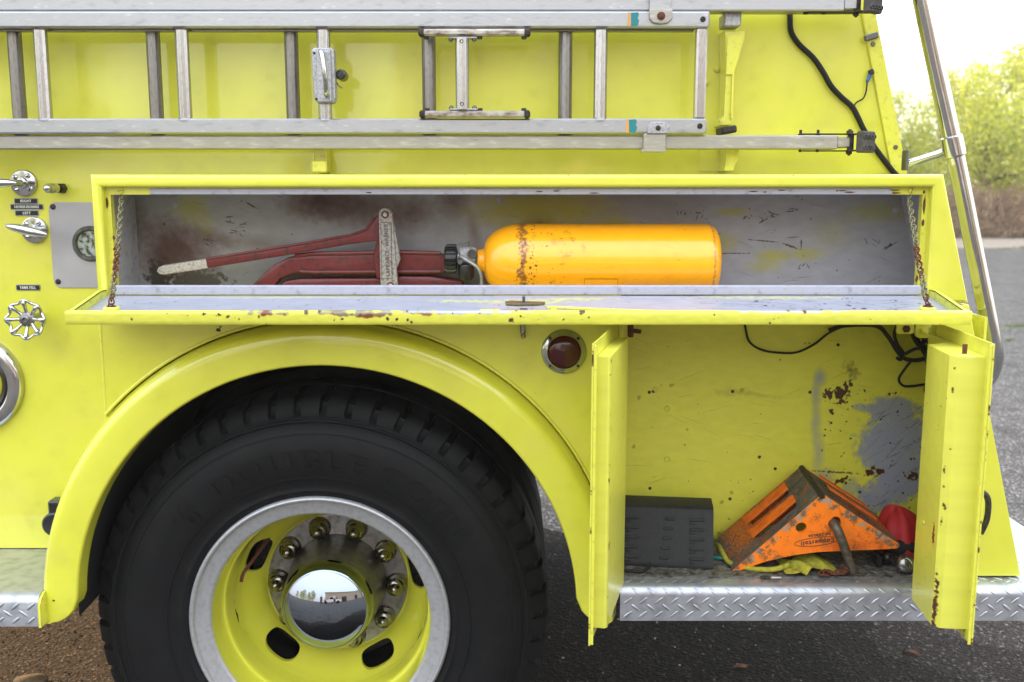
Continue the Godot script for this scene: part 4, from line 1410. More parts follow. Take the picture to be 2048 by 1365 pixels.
func make_wheel(t: Node3D) -> void:
	var w := node("rear_wheel", t, tx(-0.446, 0.51, -0.03))
	# tyre: profile (radius, z) from the inner bead round to the outer bead, with shoulder grooves
	var prof := [[0.300, -0.285], [0.36, -0.297], [0.43, -0.302], [0.48, -0.292], [0.515, -0.275], [0.530, -0.25], [0.5310, -0.20], [0.5320, -0.165], [0.5230, -0.163], [0.5230, -0.153], [0.5320, -0.151], [0.5320, -0.112], [0.5320, -0.076], [0.5315, -0.062], [0.5298, -0.050], [0.5270, -0.041], [0.5215, -0.034], [0.5120, -0.026], [0.5000, -0.019], [0.4900, -0.0135], [0.4865, -0.0085], [0.4835, -0.0065], [0.4800, -0.0080], [0.4770, -0.0055], [0.4735, -0.0080], [0.4700, -0.004], [0.460, 0.003], [0.4525, 0.0062], [0.4515, 0.0088], [0.4485, 0.0096], [0.4475, 0.0082], [0.440, 0.0115], [0.415, 0.0155], [0.390, 0.014], [0.365, 0.009], [0.352, 0.0052], [0.351, 0.0075], [0.3485, 0.0072], [0.3475, 0.004], [0.345, 0.003], [0.330, -0.001], [0.322, -0.0005], [0.318, 0.0005], [0.314, -0.0015], [0.308, -0.004], [0.300, -0.012]]
	var lugs := 54
	var sub := [0.0, 0.03, 0.15, 0.27, 0.31, 0.36, 0.55, 0.75, 0.95]
	var rows := []
	for q in prof:
		var row := PackedVector3Array()
		for i in lugs:
			for k in sub.size():
				var ph: float = sub[k]
				var r: float = q[0]
				var z: float = q[1]
				var skew := 0.0
				if z > -0.10 and r > 0.495:      # a groove cut across the shoulder
					if ph >= 0.03 and ph <= 0.27:
						var depth := 0.0125 if r > 0.51 else 0.007
						r -= depth
						z -= 0.006 if r < 0.51 else 0.0
					skew = (z + 0.03) * 0.35
				elif z <= -0.10 and z > -0.15 and r > 0.53:
					skew = -0.05 * (0.25 + (z + 0.11))
					if ph >= 0.15 and ph <= 0.31:
						r -= 0.007
				var a := TAU * (i + ph) / lugs + skew * 0.6
				row.append(Vector3(cos(a) * r, sin(a) * r, z))
		rows.append(row)
	var ty := MB.new()
	ty.grid(rows, true)
	var tyre := put("tyre", ty, mats["tyre rubber"], w, 35)
	# raised lettering on the sidewall
	var lt := MB.new()
	bend_text(lt, "DOUBLE COIN", 0.392, 0.046, deg_to_rad(79.5), 0.64)
	var lw := put("sidewall_lettering", lt, mats["tyre rubber"], tyre, 30)
	loose(lw)
	# the badge of rings ahead of the lettering
	var ringm := MB.new()
	for q in [[0.0, 0.011, 0.017], [0.02, -0.010, 0.013], [-0.017, -0.012, 0.012]]:
		var c3 := Vector3(cos(deg_to_rad(137.5)) * 0.398 + q[0], sin(deg_to_rad(137.5)) * 0.398 + q[1], 0.0142)
		ringm.lathe(V2([q[2], -0.004, q[2], 0.003, q[2] - 0.003, 0.003, q[2] - 0.003, -0.004]), Transform3D(Basis(), c3), 20)
	loose(put("sidewall_badge", ringm, mats["tyre rubber"], tyre, 30))
	# rim
	var rm := MB.new()
	rm.lathe(V2([0.300, -0.03, 0.303, -0.010, 0.3025, -0.003, 0.300, 0.0005, 0.297, 0.0015, 0.2935, 0.0, 0.2915, -0.004, 0.2905, -0.009, 0.2885, -0.0105, 0.262, -0.0165, 0.2575, -0.0195, 0.2555, -0.024]), Transform3D(), 96)
	put("rim_flange", rm, mats["wheel rim silver"], w)
	var lime: Material = mats["lime paint"]
	var barrel := MB.new()
	barrel.lathe(V2([0.2555, -0.024, 0.2545, -0.06, 0.250, -0.088, 0.2475, -0.092, 0.2445, -0.0925, 0.2425, -0.096, 0.2415, -0.105, 0.2395, -0.150]), Transform3D(), 96)
	# the disc, with five hand holes: strips from each hole's edge out to its sector
	var dp := [[0.2395, -0.150], [0.2365, -0.170], [0.2285, -0.190], [0.212, -0.211], [0.196, -0.230], [0.187, -0.243], [0.183, -0.252], [0.178, -0.2545], [0.168, -0.2545]]
	var at := func(a: float, u: float) -> Vector3:
		var f: float = clampf(u, 0.0, 1.0) * (dp.size() - 1)
		var k := mini(int(f), dp.size() - 2)
		var fr := f - k
		var r: float = lerpf(dp[k][0], dp[k + 1][0], fr)
		return Vector3(cos(a) * r, sin(a) * r, lerpf(dp[k][1], dp[k + 1][1], fr))
	var holes := [12.0, 84.0, 156.0, 228.0, 300.0]
	for h in holes:
		var mid := deg_to_rad(h)
		var half := TAU / 10
		var n := 48
		var inner := []
		var outerp := []
		for i in n:
			var b := TAU * i / n
			var cx := cos(b); var cy := sin(b)
			# rounded slot in (angle, u)
			var ex := signf(cx) * pow(absf(cx), 0.75) * 0.225
			var ey := signf(cy) * pow(absf(cy), 0.9) * 0.185
			inner.append(Vector2(ex, 0.41 + ey))
			# where the same direction meets the sector's border
			var sx := half / maxf(absf(cx), 1e-6)
			var sy := (0.41 if cy < 0 else 0.59) / maxf(absf(cy), 1e-6)
			var sc := minf(sx, sy)
			outerp.append(Vector2(cx * sc, 0.41 + cy * sc))
		var steps := 8
		for i in n:
			var k := (i + 1) % n
			for s in steps:
				var f0 := float(s) / steps
				var f1 := float(s + 1) / steps
				var a0: Vector2 = inner[i].lerp(outerp[i], f0); var a1: Vector2 = inner[k].lerp(outerp[k], f0)
				var b0: Vector2 = inner[i].lerp(outerp[i], f1); var b1: Vector2 = inner[k].lerp(outerp[k], f1)
				barrel.quad(at.call(mid + a0.x, a0.y), at.call(mid + a1.x, a1.y), at.call(mid + b1.x, b1.y), at.call(mid + b0.x, b0.y))
			# thickness of the plate round the hole
			var i0: Vector3 = at.call(mid + inner[i].x, inner[i].y)
			var i1: Vector3 = at.call(mid + inner[k].x, inner[k].y)
			barrel.quad(i1, i0, i0 + Vector3(0, 0, -0.012), i1 + Vector3(0, 0, -0.012))
	for i in range(0, barrel.p.size(), 3):        # all faces of the dish look towards +z or the axle
		var g := (barrel.p[i] + barrel.p[i + 1] + barrel.p[i + 2]) / 3.0
		var nn := (barrel.p[i + 1] - barrel.p[i]).cross(barrel.p[i + 2] - barrel.p[i])
		if nn.dot(Vector3(-g.x, -g.y, 0.35 * 0.3)) < 0 and i >= 96 * 7 * 6 and absf(nn.normalized().z) > 0.12:
			var wq := barrel.p[i + 1]
			barrel.p[i + 1] = barrel.p[i + 2]
			barrel.p[i + 2] = wq
	put("wheel_disc", barrel, lime, w, 30)
	# brake drum seen dark through the holes
	var drum := MB.new()
	drum.lathe(V2([0.2, -0.38, 0.232, -0.36, 0.232, -0.31, 0.222, -0.29, 0.1, -0.285]), Transform3D(), 40)
	put("brake_drum", drum, mats["dark steel"], w)
	var vs := MB.new()
	vs.tube(curve(V3([-0.205, 0.06, -0.10, -0.20, 0.08, -0.105, -0.185, 0.10, -0.13, -0.17, 0.12, -0.18, -0.165, 0.125, -0.23]), 5), 0.0045, 8)
	put("valve_stem", vs, mats["rust"], w)
	# hub flange, hub, nuts and the domed cap
	var fl := MB.new()
	fl.lathe(V2([0.180, -0.258, 0.1785, -0.2515, 0.176, -0.250, 0.124, -0.250, 0.118, -0.2505]), Transform3D(), 72)
	put("hub_flange", fl, mats["hub steel"], w)
	var hb := MB.new()
	hb.lathe(V2([0.127, -0.252, 0.1255, -0.240, 0.123, -0.232, 0.1145, -0.12, 0.112, -0.104]), Transform3D(), 64)
	put("hub", hb, mats["hub steel"], w)
	var cap := MB.new()
	var cp := [0.1125, -0.112, 0.1128, -0.108, 0.1122, -0.102, 0.1095, -0.092, 0.106, -0.0835, 0.102, -0.077, 0.0985, -0.0735, 0.097, -0.073, 0.0958, -0.0725]
	for i in 15:
		var a := deg_to_rad(36.0 * (1.0 - i / 14.0))
		cp.append(0.0955 * sin(a) / sin(deg_to_rad(36.0)) + 0.00005)
		cp.append(-0.0725 + 0.0955 / sin(deg_to_rad(36.0)) * (cos(a) - cos(deg_to_rad(36.0))))
	cap.lathe(V2(cp), Transform3D(), 72)
	put("hub_cap", cap, mats["mirror chrome"], w, 60)
	var nut := MB.new()
	nut.lathe(V2([0.024, 0.0, 0.024, 0.003, 0.0215, 0.006]), Transform3D(), 16)
	nut.lathe(V2([0.0215, 0.006, 0.0205, 0.020, 0.019, 0.025, 0.016, 0.028, 0.012, 0.030, 0.0108, 0.036, 0.0085, 0.041, 0.005, 0.0435, 0.0001, 0.0445]), Transform3D(), 12)
	var nm := nut.mesh(50)
	for i in 10:
		var a := deg_to_rad(-2.0 + 36.0 * i)
		put("lug_nut", nm, mats["tarnished chrome"], w, 0, Transform3D(Basis().scaled(Vector3(1.18, 1.18, 1.25)), Vector3(cos(a) * 0.150, sin(a) * 0.150, -0.250)))


# text bent round a wheel: read along the circle of radius r, its middle at the angle mid
func bend_text(into: MB, text: String, r: float, height: float, mid: float, long: float) -> void:
	var tm := letters(text, height, 1.0)
	var arr := tm.get_mesh_arrays()
	var vs: PackedVector3Array = arr[Mesh.ARRAY_VERTEX]
	var ix: PackedInt32Array = arr[Mesh.ARRAY_INDEX] if arr[Mesh.ARRAY_INDEX] != null else PackedInt32Array(range(vs.size()))
	var ax := long / tm.get_aabb().size.x
	var prof := [[0.46, 0.003], [0.44, 0.0115], [0.415, 0.0155], [0.39, 0.014], [0.365, 0.009]]
	for i in range(0, ix.size(), 3):
		var q := []
		for k in [0, 2, 1]:
			var v := vs[ix[i + k]]
			var rr := r + v.y
			var a := mid - v.x * ax / r
			var z := 0.0155
			for j in prof.size() - 1:
				if rr <= prof[j][0] and rr >= prof[j + 1][0]:
					z = lerpf(prof[j][1], prof[j + 1][1], (prof[j][0] - rr) / (prof[j][0] - prof[j + 1][0]))
			q.append(Vector3(cos(a) * rr, sin(a) * rr, z + (0.0038 if v.z > 0 else -0.003)))
		into.tri(q[0], q[1], q[2])


func tread(parent: Node, x0: float, x1: float, across0: float, across1: float, place: Callable, material: Material) -> void:
	# raised lozenges in rows, each row leaning the other way
	var b := MB.new()
	var bar := MB.new()
	var n := 8
	var rows := []
	for q in [[1.0, 0.0], [0.8, 0.7], [0.4, 1.0]]:
		var ring := PackedVector3Array()
		for i in n:
			var a := TAU * i / n
			ring.append(Vector3(cos(a) * 0.0125 * q[0], sin(a) * 0.0036 * q[0], 0.0017 * q[1]))
		rows.append(ring)
	bar.grid(rows, true)
	for i in n:
		bar.tri(Vector3(0, 0, 0.0018), rows[2][i], rows[2][(i + 1) % n])
	var row := 0
	var v := across0 + 0.008
	while v < across1 - 0.006:
		var x := x0 + 0.012 + (0.0172 if row % 2 else 0.0)
		while x < x1 - 0.01:
			var at: Transform3D = place.call(x, v)
			b.join(bar, at * Transform3D(Basis(Vector3(0, 0, 1), deg_to_rad(40.0 if row % 2 == 0 else -40.0)), Vector3.ZERO))
			x += 0.0344
		v += 0.0158
		row += 1
	loose(put("raised_tread", b, material, parent, 60))


func make_steps(t: Node3D) -> void:
	var tp: Material = mats["tread plate aluminium"]
	# the step under the lower compartment runs on round the tail
	var s := node("tail_step", t)
	var pl := MB.new()
	var prof := V2([-0.245, 0.0, 0.022, 0.0, 0.032, -0.0015, 0.0405, -0.006, 0.0465, -0.013, 0.049, -0.022, 0.051, -0.079, 0.047, -0.079, 0.045, -0.022, 0.03, -0.005, -0.245, -0.005])
	pl.prism(prof, 0.2405, 1.335, 0.0, Transform3D(Basis(Vector3(0, 0, 1), Vector3(0, 1, 0), Vector3(-1, 0, 0)), Vector3(1.5755, 0.632, 0)))
	put("step_plate", pl, tp, s)
	var tb := MB.new()
	tb.box(Vector3(1.22, 0.6295, -1.22), Vector3(0.23, 0.005, 1.95))
	put("tail_board", tb, tp, s)
	tread(s, 0.245, 1.333, -0.072, -0.008, func(x: float, v: float) -> Transform3D:
		if v > -0.025:
			return Transform3D(Basis(Vector3.RIGHT, deg_to_rad(-40.0)), Vector3(x, 0.632 + v + 0.0045, 0.0445))
		return Transform3D(Basis(Vector3.RIGHT, deg_to_rad(2.0)), Vector3(x, 0.632 + v, 0.0502 - (v + 0.022) * 0.03)), tp)
	var flat := func(x: float, v: float) -> Transform3D: return Transform3D(FACE_UP, Vector3(x, 0.632, -v))
	tread(s, 1.0, 1.333, -0.025, 0.235, flat, tp)
	var fl := MB.new()
	fl.box(Vector3(0.644, 0.634, -0.116), Vector3(0.795, 0.003, 0.232))
	var fo := put("compartment_floor", fl, mats["dirty tread plate"], s)
	tread(fo, 0.25, 1.03, 0.006, 0.232, func(x: float, v: float) -> Transform3D: return Transform3D(FACE_UP, Vector3(x, 0.6355, -v)), mats["dirty tread plate"])
	tread(s, 0.25, 1.0, -0.024, 0.004, flat, tp)
	# running board ahead of the fender
	var r := node("running_board", t)
	var rb := MB.new()
	rb.prism(V2([-0.249, 0.0, 0.045, 0.0, 0.058, -0.003, 0.068, -0.010, 0.0735, -0.020, 0.0755, -0.072, 0.071, -0.072, -0.249, -0.01]), 0.0, 2.1, 0.0, Transform3D(Basis(Vector3(0, 0, 1), Vector3(0, 1, 0), Vector3(-1, 0, 0)), Vector3(-1.043, 0.6225, 0)))
	put("board_plate", rb, tp, r)
	tread(r, -3.1, -1.045, -0.066, -0.008, func(x: float, v: float) -> Transform3D:
		if v > -0.02:
			return Transform3D(Basis(Vector3.RIGHT, deg_to_rad(-40.0)), Vector3(x, 0.6225 + v + 0.004, 0.069))
		return Transform3D(Basis(Vector3.RIGHT, deg_to_rad(2.0)), Vector3(x, 0.6225 + v, 0.0742 - (v + 0.022) * 0.03)), tp)
	var ec := MB.new()
	ec.prism(V2([-0.2, -0.004, 0.05, -0.002, 0.07, -0.012, 0.076, -0.024, 0.078, -0.074, 0.05, -0.074, -0.2, -0.02]), 0.0, 0.006, 0.001, Transform3D(Basis(Vector3(0, 0, 1), Vector3(0, 1, 0), Vector3(-1, 0, 0)), Vector3(-1.0365, 0.6225, 0)))
	put("end_cap", ec, mats["lime trim paint"], r)


func name_plate(t: Node3D, x: float, y: float, wd: float, text: String) -> void:
	var p := node("name_plate", t, tx(x, y, -0.2095))
	var b := MB.new()
	b.prism(rrect(-wd / 2 - 0.002, -0.0075, wd / 2 + 0.002, 0.0075, 0.003), 0.0, 0.0012, 0.0004)
	put("rim", b, mats["label rim"], p)
	var c := MB.new()
	c.prism(rrect(-wd / 2, -0.0052, wd / 2, 0.0052, 0.002), 0.0012, 0.0022, 0.0003)
	put("plate", c, mats["label black"], p)
	var tm := letters(text, 0.0062, 0.0006)
	var box := tm.get_aabb()
	var most := wd - 0.016
	var k := minf(1.0, most / maxf(box.size.x, 0.001))
	put("lettering", tm, mats["label white"], p, 0, Transform3D(Basis().scaled(Vector3(k, 1, 1)), Vector3(0, 0.0, 0.0024)))
	for s in [-1.0, 1.0]:
		var sc := MB.new()
		sc.screw(Vector3(s * (wd / 2 - 0.004), 0, 0.0022), 0.0026)
		put("rivet", sc, mats["dark steel"], p)


func pull_handle(t: Node3D, x: float, y: float, ang: float, gx: float, gy: float) -> void:
	var h := node("pull_handle", t, tx(x, y, -0.21))
	var f := MB.new()
	f.lathe(V2([0.031, 0.0, 0.031, 0.007, 0.030, 0.0095, 0.028, 0.0105, 0.013, 0.0115, 0.012, 0.0185, 0.0001, 0.02]), Transform3D(), 40)
	put("flange", f, mats["chrome"], h)
	for i in 4:
		var a := PI / 4 + PI / 2 * i + 0.1
		var sc := MB.new()
		sc.screw(Vector3(cos(a) * 0.0212, sin(a) * 0.0212, 0.0105), 0.0062)
		var s := put("screw", sc, mats["chrome"], h)
		var sl := MB.new()
		sl.box(Vector3(cos(a) * 0.0212, sin(a) * 0.0212, 0.0133), Vector3(0.011, 0.0016, 0.001), 0.0, turn(Vector3(0, 0, 1), 40.0 + 70.0 * i))
		put("slot", sl, mats["black paint"], s)
	var st := MB.new()
	st.tube(V3([0, 0, 0.015, gx * 0.5, gy * 0.5, 0.05, gx, gy, 0.08]), 0.0075, 12)
	put("stem", st, mats["chrome"], h)
	var g := MB.new()
	var path := PackedVector3Array()
	var rad := PackedFloat32Array()
	for i in 15:
		var u := i / 14.0 * 2.0 - 1.0
		path.append(Vector3(gx + cos(ang) * u * 0.047, gy + sin(ang) * u * 0.047, 0.085 + 0.004 * (1 - u * u)))
		rad.append(0.0022 + 0.0085 * sqrt(maxf(0.0, 1.0 - u * u * 0.98)))
	g.tube(path, rad, 14)
	put("grip", g, mats["chrome"], h, 60)


func make_pump_panel(t: Node3D) -> void:
	pull_handle(t, -1.139, 1.517, 0.0, -0.025, 0.0)
	pull_handle(t, -1.122, 1.408, -0.22, 0.02, 0.003)
	name_plate(t, -1.139, 1.4755, 0.052, "RIGHT")
	name_plate(t, -1.138, 1.462, 0.074, "3-02 REAR DISCHARGE")
	name_plate(t, -1.139, 1.4475, 0.052, "LEFT")
	name_plate(t, -1.149, 1.272, 0.054, "TANK FILL")
	# bleeder valve
	var v := node("bleeder_valve", t, tx(-1.052, 1.505, -0.21))
	var b := MB.new()
	b.lathe(V2([0.0125, 0.0, 0.0125, 0.022, 0.010, 0.026]), Transform3D(), 6)
	put("nut", b, mats["dark steel"], v)
	var b2 := MB.new()
	b2.lathe(V2([0.0085, 0.022, 0.0085, 0.034, 0.0115, 0.038, 0.0115, 0.058, 0.0095, 0.062, 0.0105, 0.068, 0.0105, 0.076, 0.008, 0.082, 0.004, 0.0845, 0.0001, 0.085]), Transform3D(), 20)
	put("cap", b2, mats["chrome"], v, 50)
	# gauge plate, half hidden behind the compartment
	var g := node("gauge_plate", t, tx(-0.99, 1.372, -0.21))
	var p := MB.new()
	p.prism(rrect(-0.097, -0.101, 0.097, 0.101, 0.018, 6), 0.0, 0.003, 0.001)
	put("plate", p, mats["brushed steel plate"], g)
	for q in [[-0.086, 0.090], [-0.086, -0.086]]:
		var sc := MB.new()
		sc.screw(Vector3(q[0], q[1], 0.003), 0.0068)
		put("screw", sc, mats["dark steel"], g)
	var ri := MB.new()
	ri.lathe(V2([0.042, 0.003, 0.042, 0.007, 0.039, 0.012, 0.034, 0.012, 0.031, 0.009, 0.030, 0.005]), tx(-0.003, 0.004, 0), 48)
	put("gauge_ring", ri, noisy(mat("grey ring", Color.WHITE, 0.5, 0.3), noise_tex(50, 0.04, [Color(0.22, 0.22, 0.2), Color(0.42, 0.42, 0.4)], 4, 128), Vector3(12, 12, 12)), g)
	var fc := MB.new()
	fc.prism(disc(-0.003, 0.004, 0.031, 40), 0.002, 0.005)
	put("gauge_face", fc, noisy(mat("peeling face", Color.WHITE, 0.5, 0.1), noise_tex(51, 0.05, [Color(0.14, 0.15, 0.13), Color(0.2, 0.21, 0.19), Color(0.55, 0.57, 0.53), Color(0.66, 0.68, 0.65), Color(0.62, 0.64, 0.6)], 3, 256), Vector3(4, 4, 4)), g)
	# valve wheel
	var w := node("valve_wheel", t, tx(-1.1245, 1.205, -0.135))
	var path := PackedVector3Array()
	for i in 64:
		var a := TAU * i / 64
		var r := 0.0425 + 0.0028 * cos(a * 8.0)
		path.append(Vector3(cos(a) * r, sin(a) * r, 0.003 * cos(a * 8.0)))
	var rm := MB.new()
	rm.tube(path, 0.0036, 9, true)
	put("rim", rm, mats["chrome"], w, 60)
	for i in 8:
		var a := TAU * i / 8 
		var sp := MB.new()
		var d := Vector3(cos(a), sin(a), 0)
		sp.tube(PackedVector3Array([d * 0.012 + Vector3(0, 0, -0.006), d * 0.020 + Vector3(0, 0, -0.005), d * 0.030 + Vector3(0, 0, 0.0), d * 0.039 + Vector3(0, 0, 0.004), d * 0.046 + Vector3(0, 0, 0.002)]), PackedFloat32Array([0.0055, 0.0042, 0.0045, 0.0062, 0.0035]), 9)
		put("spoke", sp, mats["chrome"], w, 60)
	var hb := MB.new()
	hb.lathe(V2([0.0085, -0.075, 0.0085, -0.014, 0.017, -0.012, 0.018, -0.004, 0.015, -0.001, 0.0095, 0.0, 0.0095, 0.004, 0.006, 0.0055, 0.0055, 0.001, 0.0001, 0.001]), Transform3D(), 24)
	put("hub", hb, mats["hub steel"], w)
	# large capped inlet at the edge of the picture
	var c := node("suction_inlet", t, tx(-1.292, 1.041, -0.21))
	var r1 := MB.new()
	r1.lathe(V2([0.118, 0.0, 0.118, 0.012, 0.115, 0.018, 0.108, 0.022, 0.092, 0.024, 0.086, 0.021, 0.084, 0.012]), Transform3D(), 72)
	put("ring", r1, mats["steel pole"], c)
	var r2 := MB.new()
	r2.lathe(V2([0.084, 0.002, 0.084, 0.014, 0.078, 0.018, 0.070, 0.014, 0.066, 0.004]), Transform3D(), 60)
	put("gasket", r2, mats["black plastic"], c)
	var r3 := MB.new()
	r3.lathe(V2([0.067, 0.002, 0.066, 0.010, 0.05, 0.022, 0.03, 0.028, 0.0001, 0.030]), Transform3D(), 48)
	put("cap", r3, mats["lime paint"], c, 60)
	# black drain knob half hidden behind the fender
	var k := node("drain_knob", t, tx(-1.108, 0.70, -0.21))
	var kb := MB.new()
	kb.lathe(V2([0.01, 0.0, 0.01, 0.03, 0.028, 0.032, 0.030, 0.038, 0.030, 0.044, 0.026, 0.048, 0.0001, 0.048]), Transform3D(), 32)
	put("knob", kb, mats["black plastic"], k)
	var ks := MB.new()
	ks.box(Vector3(0.0, 0.038, 0.02), Vector3(0.032, 0.04, 0.04), 0.005)
	put("housing", ks, mats["black plastic"], k)


func make_trimmings(t: Node3D) -> void:
	# red side marker lamp, unlit
	var l := node("marker_lamp", t, tx(0.1135, 1.153, 0.0))
	var bz := MB.new()
	bz.lathe(V2([0.0495, 0.0, 0.0495, 0.004, 0.048, 0.0075, 0.045, 0.0095, 0.040, 0.0105, 0.0375, 0.013, 0.0365, 0.0145, 0.0355, 0.0135, 0.0352, 0.008]), Transform3D(), 64)
	put("bezel", bz, mats["chrome"], l, 50)
	var ln := MB.new()
	var lp := []
	for i in 9:
		var a := i / 8.0
		lp.append(0.0358 * cos(a * PI / 2) + 0.00005)
		lp.append(0.009 + 0.012 * sin(a * PI / 2))
	ln.lathe(V2(lp), Transform3D(), 48)
	put("lens", ln, mats["red lens"], l, 60)
	for i in 4:
		var a := PI / 4 + PI / 2 * i
		var sc := MB.new()
		sc.screw(Vector3(cos(a) * 0.0432, sin(a) * 0.0432, 0.0098), 0.0034)
		put("screw", sc, mats["dark steel"], l)
	# small chrome catch under the hatch
	var ca := MB.new()
	ca.box(Vector3(0.0235, 1.205, 0.010), Vector3(0.012, 0.026, 0.014), 0.003)
	ca.box(Vector3(0.0245, 1.19, 0.016), Vector3(0.011, 0.014, 0.016), 0.004, turn(Vector3(0, 0, 1), 12))
	put("hatch_catch", ca, mats["chrome"], t)
	# grab rail along the tail
	var g := node("grab_rail", t)
	var rail := MB.new()
	rail.tube(curve(V3([0.80, 2.25, -0.1, 0.89, 1.909, -0.1, 0.982, 1.585, -0.1, 1.04, 1.372, -0.1, 1.098, 1.16, -0.1, 1.108, 1.112, -0.108, 1.108, 1.07, -0.13, 1.10, 1.04, -0.17]), 8), 0.0195, 20)
	put("rail", rail, mats["steel pole"], g, 60)
	var d := Vector3(0.982 - 0.89, 1.585 - 1.909, 0).normalized()
	var co := MB.new()
	var cc := Vector3(0.978, 1.597, -0.1)
	co.lathe(V2([0.0195, -0.024, 0.0235, -0.022, 0.024, -0.019, 0.024, 0.019, 0.0235, 0.022, 0.0195, 0.024]), Transform3D(Basis(Vector3(-d.y, d.x, 0), Vector3(0, 0, 1), d) , cc), 28)
	for i in range(0, co.p.size(), 3):
		var gc := (co.p[i] + co.p[i + 1] + co.p[i + 2]) / 3.0 - cc
		var nn := (co.p[i + 1] - co.p[i]).cross(co.p[i + 2] - co.p[i])
		if nn.dot(gc - d * gc.dot(d)) < 0:
			var wq := co.p[i + 1]; co.p[i + 1] = co.p[i + 2]; co.p[i + 2] = wq
	put("collar", co, mats["steel pole"], g, 50)
	var ar := MB.new()
	ar.tube(V3([0.972, 1.592, -0.108, 0.957, 1.582, -0.118, 0.897, 1.560, -0.148]), 0.0082, 14)
	put("arm", ar, mats["steel pole"], g, 60)
	var fp := MB.new()
	fp.box(Vector3(0.893, 1.568, -0.15), Vector3(0.006, 0.046, 0.03), 0.002)
	put("mounting_plate", fp, mats["bolt steel"], g)
	# wiring loom down the side panel
	var c := node("cable_loom", t)
	var lo := MB.new()
	lo.tube(curve(V3([0.628, 1.93, -0.203, 0.632, 1.894, -0.203, 0.636, 1.859, -0.203, 0.655, 1.83, -0.202, 0.688, 1.80, -0.2, 0.712, 1.768, -0.199, 0.731, 1.738, -0.199, 0.757, 1.712, -0.2, 0.783, 1.690, -0.2, 0.80, 1.662, -0.2, 0.812, 1.640, -0.2, 0.84, 1.599, -0.201, 0.878, 1.553, -0.202, 0.90, 1.53, -0.202]), 6), 0.0062, 10)
	put("loom", lo, noisy(mats["braided loom"], noise_tex(52, 0.12, [Color(0.03, 0.028, 0.025), Color(0.13, 0.115, 0.09)], 2, 128), Vector3(20, 20, 20)), c, 60)
	var th := MB.new()
	th.tube(curve(V3([0.786, 1.690, -0.198, 0.792, 1.700, -0.198, 0.808, 1.71, -0.2, 0.814, 1.73, -0.2, 0.814, 1.752, -0.2]), 6), 0.0018, 7)
	put("thin_wire", th, mats["cable black"], c, 60)
	var pl := MB.new()
	pl.tube(V3([0.8145, 1.747, -0.199, 0.820, 1.762, -0.199]), 0.0042, 8)
	put("blue_connector", pl, mats["blue connector"], c)
	var pk := MB.new()
	pk.box(Vector3(0.822, 1.768, -0.199), Vector3(0.012, 0.012, 0.01), 0.002, turn(Vector3(0, 0, 1), 20))
	put("black_connector", pk, mats["black plastic"], c)
	# cast ladder brackets on the side panel
	var b := node("ladder_bracket", t)
	var up := MB.new()
	up.prism(V2([0.471, 1.852, 0.518, 1.852, 0.518, 1.831, 0.502, 1.79, 0.496, 1.755, 0.498, 1.674, 0.499, 1.65, 0.492, 1.645, 0.469, 1.645, 0.469, 1.657, 0.477, 1.666, 0.478, 1.755, 0.474, 1.842]), -0.209, -0.145, 0.003)
	put("hanger", up, mats["lime trim paint"], b)
	var ri := MB.new()
	ri.box(Vector3(0.4935, 1.71, -0.1425), Vector3(0.005, 0.10, 0.006), 0.001)
	ri.prism(V2([0.478, 1.756, 0.494, 1.756, 0.505, 1.79, 0.514, 1.83, 0.500, 1.845, 0.478, 1.838]), -0.1451, -0.1405, 0.001)
	put("rib", ri, mats["lime trim paint"], b)
	var to := MB.new()
	to.box(Vector3(0.486, 1.873, -0.155), Vector3(0.038, 0.03, 0.06), 0.003)
	put("top_pad", to, mats["cast aluminium"], b)
	var sh := MB.new()
	sh.box(Vector3(0.482, 1.634, -0.14), Vector3(0.034, 0.016, 0.07), 0.003, turn(Vector3(0, 0, 1), 8))
	put("shoe", sh, mats["dark steel"], b)
	for q in [[0.447, 1.745], [0.47, 1.775]]:
		var bo := MB.new()
		bo.hexbolt(Vector3(q[0], q[1], -0.21), 0.0075, 0.006)
		put("bolt", bo, mats["lime trim paint"], b)
	var lo2 := MB.new()
	lo2.prism(V2([0.483, 1.596, 0.514, 1.596, 0.514, 1.569, 0.508, 1.562, 0.503, 1.544, 0.481, 1.544, 0.485, 1.563]), -0.209, -0.145, 0.003)
	put("lower_bracket", lo2, mats["lime trim paint"], b)
	var pt := MB.new()
	pt.box(Vector3(0.461, 1.57, -0.2085), Vector3(0.052, 0.052, 0.003), 0.001)
	put("doubler_plate", pt, mats["lime paint"], b)
	var lb := MB.new()
	lb.box(Vector3(-0.437, 1.58, -0.185), Vector3(0.03, 0.08, 0.049), 0.003)
	put("stay", lb, mats["lime trim paint"], b)
	var lb2 := MB.new()
	lb2.box(Vector3(-0.437, 1.554, -0.15), Vector3(0.034, 0.028, 0.022), 0.003)
	put("stay_cap", lb2, mats["lime trim paint"], b)


# ---------------------------------------------------------------- the ladder
func ribbed(b: MB, x: float, y0: float, y1: float, z: float, r: float) -> void:      # a fluted rung standing on end
	var prof := PackedVector2Array()
	var n := 48
	var rows := [PackedVector3Array(), PackedVector3Array()]
	for i in n:
		var a := TAU * i / n
		var q := r * (1.0 if i % 4 < 2 else 0.972)
		rows[0].append(Vector3(x + cos(a) * q, y0, z - sin(a) * q))
		rows[1].append(Vector3(x + cos(a) * q, y1, z - sin(a) * q))
	b.grid(rows, true)


